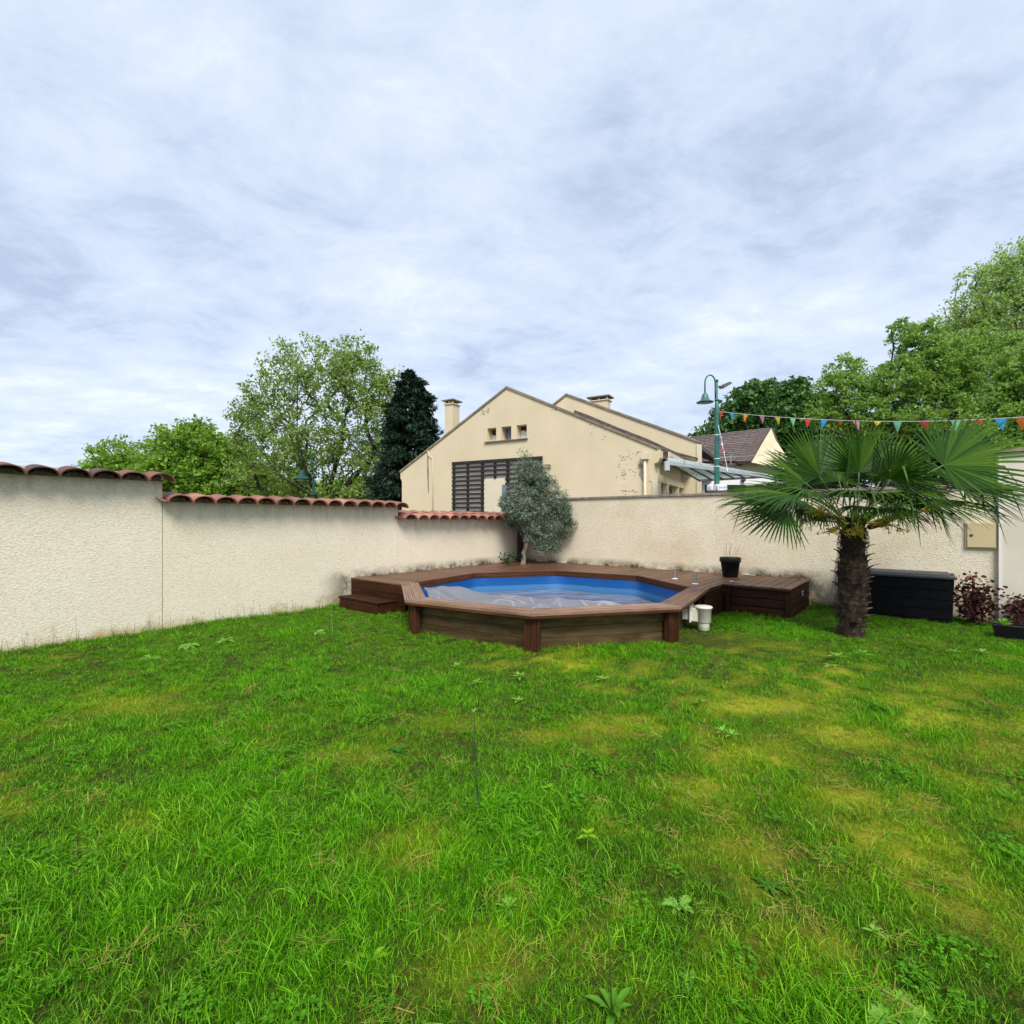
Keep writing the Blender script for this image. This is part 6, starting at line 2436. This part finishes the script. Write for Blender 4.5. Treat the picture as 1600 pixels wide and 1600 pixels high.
# ------------------------------------------------------------------ street lamps and bunting
def make_lamp(name, label, px, ptop, Z, group, full=True, thin=1.0, paint='lamp_green'):
    b = at(px, V0, Z)
    k = Z / F
    root = thing(name, label, 'street lamp', (b.x, b.y, 0), group)
    x, y = b.x, b.y
    zt = CH - (ptop - V0) * k
    u = k                                     # one photo pixel in metres here
    m = MB()
    m.lathe((x, y, 0), [(r_ * u * thin, h_) for r_, h_ in ((6.5, 0), (6.5, 0.5), (4.6, 0.6), (3.9, zt * 0.55), (3.3, zt - 58 * u), (2.6, zt - 33 * u), (1.8, zt - 32 * u), (1.6, zt - 5 * u), (0.6, zt - 4 * u))], 14)
    m.lathe((x, y, zt - 3 * u), [(0.4 * u, -3.2 * u), (2.0 * u, -1.8 * u), (2.6 * u, 0), (2.0 * u, 1.8 * u), (0.3 * u, 2.6 * u)], 12)
    for dz in (33, 61):
        m.lathe((x, y, zt - dz * u), [(2.4 * u, -1.2 * u), (3.8 * u, -0.8 * u), (3.8 * u, 0.8 * u), (2.2 * u, 1.2 * u)], 14)
    m.build('pole', M[paint], root, True)
    # swan-neck arm over to the left, bell shade below its end
    pts = [Vector((x - 2.2 * u, y, zt - 31 * u)), Vector((x - 2.4 * u, y, zt - 14 * u))]
    for i in range(11):
        a = math.pi * i / 10
        pts.append(Vector((x - 10.5 * u + 8.0 * u * math.cos(a), y, zt - 6 * u + 12 * u * math.sin(a))))
    pts.append(Vector((x - 18.5 * u, y, zt - 23 * u)))
    m = MB(); m.tube(pts, 1.15 * u * thin, 10); arm = m.build('arm', M[paint], root, True)
    c = (x - 18.5 * u, y, zt - 36.5 * u)
    m = MB()
    m.lathe(c, [(12.6 * u, -0.6 * u), (13.0 * u, 0.1 * u), (11.5 * u, 1.0 * u), (7.2 * u, 3.0 * u), (5.2 * u, 7.5 * u), (4.2 * u, 11.5 * u), (3.2 * u, 13.4 * u), (1.5 * u, 14.2 * u)], 28)
    m.build('lamp_shade', M[paint], root, True)
    m = MB()
    m.lathe(c, [(0.5 * u, -3.2 * u), (4.0 * u, -2.6 * u), (6.0 * u, -1.5 * u), (6.4 * u, -0.65 * u)], 18)
    m.build('lamp_glass', M['metal_grey'], root, True)
    if not full:
        return root
    # flat floodlight head on the other side
    m = MB()
    p0 = Vector((x + 1.5 * u, y, zt - 12 * u))
    m.tube([p0, p0 + Vector((5 * u, 0, -0.5 * u))], 1.4 * u, 8)
    X = Vector((0.86, 0, 0.50)); Zv = Vector((-0.50, 0, 0.86))
    c0 = p0 + Vector((10.0 * u, 0, 2.0 * u))
    m.frame_box(c0 - X * 4.5 * u, X * 3.2 * u, (0, 3.4 * u, 0), Zv * 2.3 * u)
    bt = [c0 + X * (s * u) + Vector((0, w * u, 0)) - Zv * 3.6 * u for s, w in ((-4, -4), (8, -3.6), (12, -2), (12, 2), (8, 3.6), (-4, 4))]
    tp = [c0 + X * (s * u) + Vector((0, w * u, 0)) + Zv * h * u for s, w, h in ((-4, -3.6, 2.4), (8, -3.2, 1.2), (12, -1.6, -1.2), (12, 1.6, -1.2), (8, 3.2, 1.2), (-4, 3.6, 2.4))]
    m.prism(bt, tp)
    m.build('floodlight', M['dark_metal'], root, bevel=0.01)
    # white straps
    for py in (680, 717, 729):
        z = CH - (py - V0) * k
        m = MB(); m.lathe((x, y, z), [(4.3 * u, -0.6 * u), (4.4 * u, 0), (4.3 * u, 0.6 * u)], 12); m.build('strap', M['white'], root)
    # two rounded white sign boxes at the foot of the view, one seen end on
    def rounded_box(cx, w, d, h, rot, nm):
        c = at(cx, 762.5, Z - 0.25)
        A = Matrix.Rotation(rot, 3, 'Z')
        X_, Y_ = A @ Vector((1, 0, 0)), A @ Vector((0, 1, 0))
        m = MB(); m.frame_box(c, X_ * w / 2, Y_ * d / 2, Vector((0, 0, h / 2)))
        return c, X_, Y_, m.build(nm, M['white'], root, bevel=0.05)
    c, X_, Y_, sg = rounded_box(1126, 17 * u, 0.22, 11.5 * u, math.radians(12), 'sign')
    m = MB(); m.frame_box(c - Y_ * 0.115 , X_ * 6.2 * u, Y_ * 0.004, Vector((0, 0, 4.2 * u))); m.build('sign_face', M['flagwhite'], sg)
    cu = bpy.data.curves.new('lettering', 'FONT')
    cu.body = "Salle Polyvalente"
    cu.size = 0.034
    cu.align_x = 'CENTER'; cu.align_y = 'CENTER'
    cu.extrude = 0.001
    cu.materials.append(M['dark_metal'])
    tmp = bpy.data.objects.new('lettering', cu)
    t = bpy.data.objects.new('lettering', bpy.data.meshes.new_from_object(tmp))
    bpy.data.objects.remove(tmp)
    COL.objects.link(t)
    t.parent = sg
    R = Matrix((X_, Vector((0, 0, 1)), X_.cross(Vector((0, 0, 1))))).transposed()
    t.matrix_local = Matrix.Translation(c - Y_ * 0.122 - base_of(root)) @ R.to_4x4()
    c, X_, Y_, s2 = rounded_box(1110.5, 7.5 * u, 0.22, 10.5 * u, math.radians(20), 'sign')
    m = MB(); m.frame_box(c - Y_ * 0.115 + X_ * 0.8 * u, X_ * 2.0 * u, Y_ * 0.006, Vector((0, 0, 4.2 * u))); m.build('sign_face', M['metal_grey'], s2)
    return root


M['lamp_dull'] = simple('dull_green_paint', (0.012, 0.055, 0.042, 1), (0.022, 0.08, 0.06, 1), 6, 0.6, spec=0.2)
M['flagwhite'] = simple('sign_white', (0.70, 0.73, 0.76, 1), (0.74, 0.77, 0.80, 1), 3, 0.4)
LZ = 14.0
make_lamp('street_lamp', 'green swan-neck street lamp with black floodlight behind the back wall', 1120, 592, LZ, 'green street lamps')
make_lamp('street_lamp', 'distant green swan-neck street lamp among the trees on the left', 490, 712, 30.0, 'green street lamps', False, 0.6, 'lamp_dull')


def make_bunting():
    cols = ['red', 'blue', 'orange', 'pink', 'yellow', 'mint', 'red', 'blue', 'orange', 'pink', 'yellow', 'mint', 'red', 'mint', 'red', 'blue', 'orange', 'pink', 'yellow']
    pxs = [1126, 1143.5, 1165, 1190.5, 1214.5, 1238.5, 1262, 1287.5, 1313, 1338, 1371.5, 1402.5, 1443, 1494, 1528, 1563, 1597, 1632, 1668]
    short = {8, 10, 14}

    def P(px):
        f = (px - 1122) / 478.0
        Z = 1 / (1 / LZ + (1 / 7.8 - 1 / LZ) * f)
        py = 643.0 + 52 * f - 43.5 * f * f
        return at(px, py, Z)
    root = thing('bunting', 'string of coloured triangular flags from the lamp post over the palm', 'bunting', P(1122))
    m = MB()
    m.tube([P(1121 + 12 * i) for i in range(47)], 0.006, 5)
    m.build('cord', M['cord'], root)
    rnd = random.Random(4)
    for i, (px, c) in enumerate(zip(pxs, cols)):
        p = P(px)
        e = (P(px + 3) - P(px - 3)).normalized()
        w, h = 0.083, 0.205
        if i in short:
            h *= 0.45
        sk = rnd.uniform(-0.05, 0.05)
        out = Vector((0, -1, 0))
        fl = rnd.uniform(-0.05, 0.05)
        a, b = p - e * w, p + e * w
        tip = p + Vector((sk, fl, -h))
        mid = p + Vector((sk * 0.4, fl * 0.3 - 0.02, -h * 0.45))
        th = Vector((0, 0.003, 0))
        m = MB()
        vs = [a, b, tip, mid]
        m.add([v - th for v in vs] + [v + th for v in vs], [(0, 3, 1), (1, 3, 2), (2, 3, 0), (4, 5, 7), (5, 6, 7), (6, 4, 7), (0, 1, 5, 4), (1, 2, 6, 5), (2, 0, 4, 6)])
        ob = m.build('flag', M[c], root)
        ob['label'] = ('small folded ' if i in short else '') + {'mint': 'mint green'}.get(c, c) + ' triangular flag'
    # a loose end hanging down beside the post
    r2 = thing('bunting', 'loose tangled strand of small flags hanging down beside the green lamp post', 'bunting', at(1123, 668, LZ - 0.1))
    path = [(1122, 664), (1124.5, 674), (1126, 683), (1128.5, 692), (1130, 704), (1133, 716), (1135.5, 728), (1137, 738)]
    m = MB(); m.tube([at(a, b, LZ - 0.12) for a, b in path], 0.012, 5); m.build('cord', M['cord'], r2)
    for (px, py, c, s) in ((1126.5, 684, 'blue', 4.5), (1126, 686, 'red', 4.0), (1130, 702, 'red', 4.0), (1128, 694, 'flagwhite', 3.5), (1136, 733, 'flagwhite', 3.5), (1131, 706, 'flagwhite', 3)):
        p = at(px, py, LZ - 0.13)
        u = LZ / F
        m = MB()
        vs = [p + Vector((-s * .5 * u, 0, s * .6 * u)), p + Vector((s * .6 * u, .02, s * .2 * u)), p + Vector((s * .1 * u, -.02, -s * u))]
        m.add(vs + [v + Vector((0, 0.006, 0)) for v in vs], [(0, 2, 1), (3, 4, 5), (0, 1, 4, 3), (1, 2, 5, 4), (2, 0, 3, 5)])
        m.build('flag', M[c], r2)
    # power cables across the house behind
    cb = MB()
    cb.tube([at(1123, 715, LZ), at(1180, 712, 20), at(1240, 706, 26)], 0.008, 4)
    o = cb.build('cable', M['metal_grey'])
    tag(o, 'thin overhead cable running from the green lamp post to the tiled house', 'cable')


make_bunting()


# ------------------------------------------------------------------ weeds in the lawn
WG = 'weeds growing in the lawn'


def lz(p):
    return float(lawn_z(np.array([p.x]), np.array([p.y]))[0])


def whorl(px, py, size, label, mat='weed_leaf', n=9, stem=0.05, seed=1, wide=0.30, el0=0.35):
    """upright seedling: a short stem with a ring of lance-shaped leaves; px, py is where its leaves sit"""
    rnd = random.Random(seed)
    g = ground(px, py, stem)
    z = lz(g)
    root = thing('weed', label, 'weed', (g.x, g.y, z), WG)
    c = Vector((g.x, g.y, z + stem))
    m = MB()
    m.tube([(g.x, g.y, z - 0.01), tuple(c)], [size * 0.05, size * 0.035], 6)
    m.build('stem', M['stalk_dark'] if stem > 0.2 else M[mat], root)
    a0 = rnd.uniform(0, 6)
    for i in range(n):
        a = a0 + i * 2.39996
        e = el0 + 0.75 * i / n
        d = Vector((math.cos(a) * math.cos(e), math.sin(a) * math.cos(e), math.sin(e)))
        s = size * rnd.uniform(0.75, 1.1) * (1.0 - 0.35 * i / n)
        m = MB()
        m.blade(c - Vector((0, 0, 0.03 * (1 - i / n) * stem / 0.05 * 0.3)), d, d.cross(Vector((0, 0, 1))), s, s * wide, 0.28, profile=[0.18, 0.7, 1.0, 0.75, 0.35, 0.0], fold=0.3)
        m.build('leaf', M[mat], root)


def rosette(px, py, size, label, mat='weed_leaf', n=8, wide=0.28, upright=0.6, seed=1, toothed=False, az=None):
    rnd = random.Random(seed)
    g = ground(px, py)
    z = lz(g)
    root = thing('weed', label, 'weed', (g.x, g.y, z), WG)
    for i in range(n):
        a = (az[i % len(az)] if az else i * 2.39996 + rnd.uniform(-.3, .3))
        e = upright * rnd.uniform(0.6, 1.3)
        d = Vector((math.cos(a) * math.cos(e), math.sin(a) * math.cos(e), math.sin(e)))
        s = size * rnd.uniform(0.7, 1.15)
        prof = [0.15, 0.45, 0.9, 1.0, 0.65, 0.0]
        if toothed:
            prof = [0.12, 0.45, 0.25, 0.75, 0.4, 1.0, 0.55, 1.05, 0.6, 0.8, 0.3, 0.0]
        m = MB()
        m.blade((g.x, g.y, z), d, d.cross(Vector((0, 0, 1))), s, s * wide, 0.45, profile=prof, fold=0.3)
        m.build('leaf', M[mat], root)
    return root, g, z


whorl(1308, 1027, 0.155, 'left of the two leafy weeds in front of the palm trunk', 'weed_leaf', 9, 0.05, 1)
whorl(1346, 1023, 0.155, 'right of the two leafy weeds in front of the palm trunk', 'weed_leaf', 9, 0.06, 2)
whorl(1094, 1096, 0.085, 'compact bright weed tuft on the lawn, in line below the white skimmer', 'weed_leaf', 10, 0.05, 3, 0.42, 0.5)
whorl(1128, 1143, 0.10, 'spreading dark leaved weed a little below the compact bright tuft', 'weed_leaf', 9, 0.05, 4, 0.26)
whorl(1143, 1148, 0.085, 'second weed sprig touching the spreading dark leaved weed', 'weed_leaf', 8, 0.04, 5, 0.26)
whorl(811, 1056, 0.13, 'pale starry weed just below the middle pool post', 'weed_leaf', 9, 0.05, 6)
whorl(810, 1096, 0.11, 'flat starry weed halfway between pool post and tall thin stalk', 'weed_leaf', 8, 0.03, 7)
whorl(744, 1067, 0.10, 'small bright weed above the tall thin stalk', 'weed_leaf', 8, 0.04, 8)
whorl(714, 1041, 0.11, 'small weed sprig in the grass left of the middle pool post', 'weed_leaf', 8, 0.04, 9)
whorl(918, 1306, 0.062, 'yellow green seedling with toothed leaves in the middle of the near lawn', 'weed_lime', 7, 0.10, 10, 0.5, 0.25)
whorl(1366, 1461, 0.050, 'small bright seedling at lower right, above the big jagged weed', 'weed_leaf', 7, 0.05, 11, 0.34)
whorl(858, 1233, 0.055, 'tiny lime seedling up and left of the yellow green seedling', 'weed_lime', 8, 0.03, 12, 0.4)
whorl(940, 1062, 0.12, 'faint low weed near the right front pool side', 'weed_leaf', 7, 0.03, 13)
whorl(1490, 1018, 0.12, 'small weed sprig in the shade below the black storage box', 'weed_leaf', 7, 0.03, 14)
whorl(1535, 1018, 0.12, 'small shaded weed sprig below the black planter trough', 'weed_leaf', 7, 0.03, 15)
rosette(1300, 1042, 0.12, 'broad low weed leaves under the left leafy weed by the palm', 'weed_leaf', 6, 0.4, 0.4, 16)
rosette(48, 1442, 0.075, 'round pale leaf lying in the grass at far left', 'weed_leaf', 2, 0.75, 0.25, 17, az=[0.5, 3.0])
rosette(1408, 1592, 0.15, 'big pale jagged weed in the bottom right corner', 'weed_leaf', 13, 0.42, 0.5, 18, True)
rosette(1205, 1392, 0.085, 'dark ragged weed clump in the right part of the lawn', 'weed_dark', 16, 0.30, 0.55, 19, True)
rosette(1062, 1425, 0.085, 'soft ferny weed between the dark clump and the seedling', 'weed_leaf', 14, 0.30, 0.8, 20, True)
rosette(1082, 1540, 0.065, 'two broad pale leaves low in the grass near bottom middle', 'weed_leaf', 3, 0.35, 0.55, 21, az=[2.4, 1.2, 3.9])
rosette(622, 1178, 0.11, 'feathery dark green weed clump left of the tall thin stalk', 'weed_dark', 14, 0.28, 0.7, 22, True)
rosette(795, 1432, 0.085, 'bright upright grass-like tuft left of the near seedling', 'weed_leaf', 12, 0.12, 1.1, 23)
rosette(580, 1508, 0.075, 'pale pointed leaf rising from the grass at bottom left', 'weed_lime', 3, 0.28, 0.8, 24, az=[0.6, 0.2, 2.9])
rosette(872, 1290, 0.055, 'single blunt yellow leaf beside the near seedling', 'weed_lime', 2, 0.45, 0.7, 25, az=[2.3, 2.8])
for i, (px, py, w) in enumerate(((352, 1002, 'clump of white-tipped weeds by the middle of the left wall'), (235, 1028, 'leafy weed patch near the left wall joint'), (500, 990, 'broad pale weed leaves in the turf left of the step'), (295, 1010, 'round leaved weeds between wall joint and white-tipped clump'))):
    rosette(px, py, 0.15, w, 'weed_leaf', 12, 0.40, 0.45, 30 + i)


def plantain(px, py, label, seed):
    root, g, z = rosette(px, py, 0.135, label, 'weed_mid', 10, 0.17, 1.22, seed)
    top = at(925, 1330, g.y + 0.05)
    m = MB()
    pts = [Vector((g.x, g.y, z)), Vector((g.x - 0.012, g.y, z + (top.z - z) * 0.5)), Vector((top.x, g.y + 0.02, top.z))]
    m.tube(pts, [0.0022, 0.0018, 0.0014], 6)
    m.build('stalk', M['stalk_dark'], root)
    m = MB()
    m.lathe(pts[-1], [(0.001, 0), (0.0045, 0.006), (0.004, 0.016), (0.001, 0.022)], 10)
    m.build('seed_head', M['bark_dark'], root)


plantain(957, 1592, 'plantain with upright ribbed leaves and a tall dark stalk at bottom middle', 41)


def stalk(px0, py0, px1, py1, label, r=0.003, mat='stalk_dark', head=True, twin=False):
    g = ground(px0, py0)
    z = lz(g)
    t = at(px1, py1, g.y + 0.02)
    root = thing('weed_stalk', label, 'weed', (g.x, g.y, z), WG)
    m = MB()
    mid = Vector((g.x, g.y, z)).lerp(t, 0.5) + Vector((-0.008, 0, 0))
    m.tube([(g.x, g.y, z), mid, t], [r, r * 0.8, r * 0.5], 6)
    if twin:
        m.tube([(g.x, g.y, z), mid + Vector((-0.012, 0, 0)), mid.lerp(t, 0.6) + Vector((-0.02, 0, 0))], [r * 0.8, r * 0.7, r * 0.4], 6)
    m.build('stalk', M[mat], root)
    if head:
        m = MB()
        for i in range(5):
            a = i * 1.3
            m.blade(t - Vector((0, 0, 0.004 * i)), (math.cos(a) * 0.5, math.sin(a) * 0.5, 0.8), (-math.sin(a), math.cos(a), 0), 0.03, 0.012, 0.1)
        m.build('bud', M['weed_leaf'], root)


stalk(750, 1277, 741, 1112, 'tall thin dark stalk standing in the middle of the lawn', 0.0035, 'stalk_dark', True, True)
stalk(525, 1000, 525, 957, 'thin dark stalk standing in the turf before the step', 0.004)
stalk(520, 990, 518, 950, 'pale thin stalk rising before the corner of the step', 0.003, 'stalk_dry')


def pool_stalks():
    g = ground(790, 1004)
    root = thing('grass_stalks', 'bunch of pale dry grass stalks leaning on the front of the pool', 'grass stalks', (g.x, g.y, 0))
    Z = g.y
    for i, path in enumerate((((781, 1002), (780, 985), (785, 972), (785, 960)), ((789, 1004), (797, 985), (791, 968), (790, 954)), ((796, 1002), (797, 985), (799, 972), (800, 960)), ((792, 1003), (790, 990), (793, 978), (792, 958)))):
        m = MB()
        m.tube([at(a, b, Z + 0.02 * i) for a, b in path], [0.0045, 0.004, 0.0035, 0.0025], 5)
        q = at(path[-1][0], path[-1][1], Z + 0.02 * i)
        m.lathe(q, [(0.002, -0.02), (0.008, 0), (0.006, 0.02), (0.001, 0.04)], 6)
        m.build('stalk', M['stalk_dry'], root)


pool_stalks()


def wall_grasses():
    """thin seed stalks of the unmown strip along the left wall"""
    rnd = random.Random(15)
    m = MB()
    for i in range(130):
        t = rnd.uniform(5.9, 11.6)
        s = abs(rnd.gauss(0, 0.12)) + 0.02
        p = G(s, t, 0)
        h = rnd.uniform(0.08, 0.22) if rnd.random() < 0.9 else rnd.uniform(0.25, 0.42)
        q = p + Vector((rnd.uniform(-.05, .05), rnd.uniform(-.05, .05), h))
        m.tube([p, p.lerp(q, 0.5) + Vector((rnd.uniform(-.015, .015), 0, 0.01)), q], [0.0022, 0.0018, 0.001], 3, False)
        if rnd.random() < 0.4:
            m.lathe(q, [(0.001, -0.01), (0.004, 0.0), (0.001, 0.015)], 5)
    o = m.build('wall_foot_grass', M['stalk_dark'])
    o['kind'] = 'stuff'


wall_grasses()
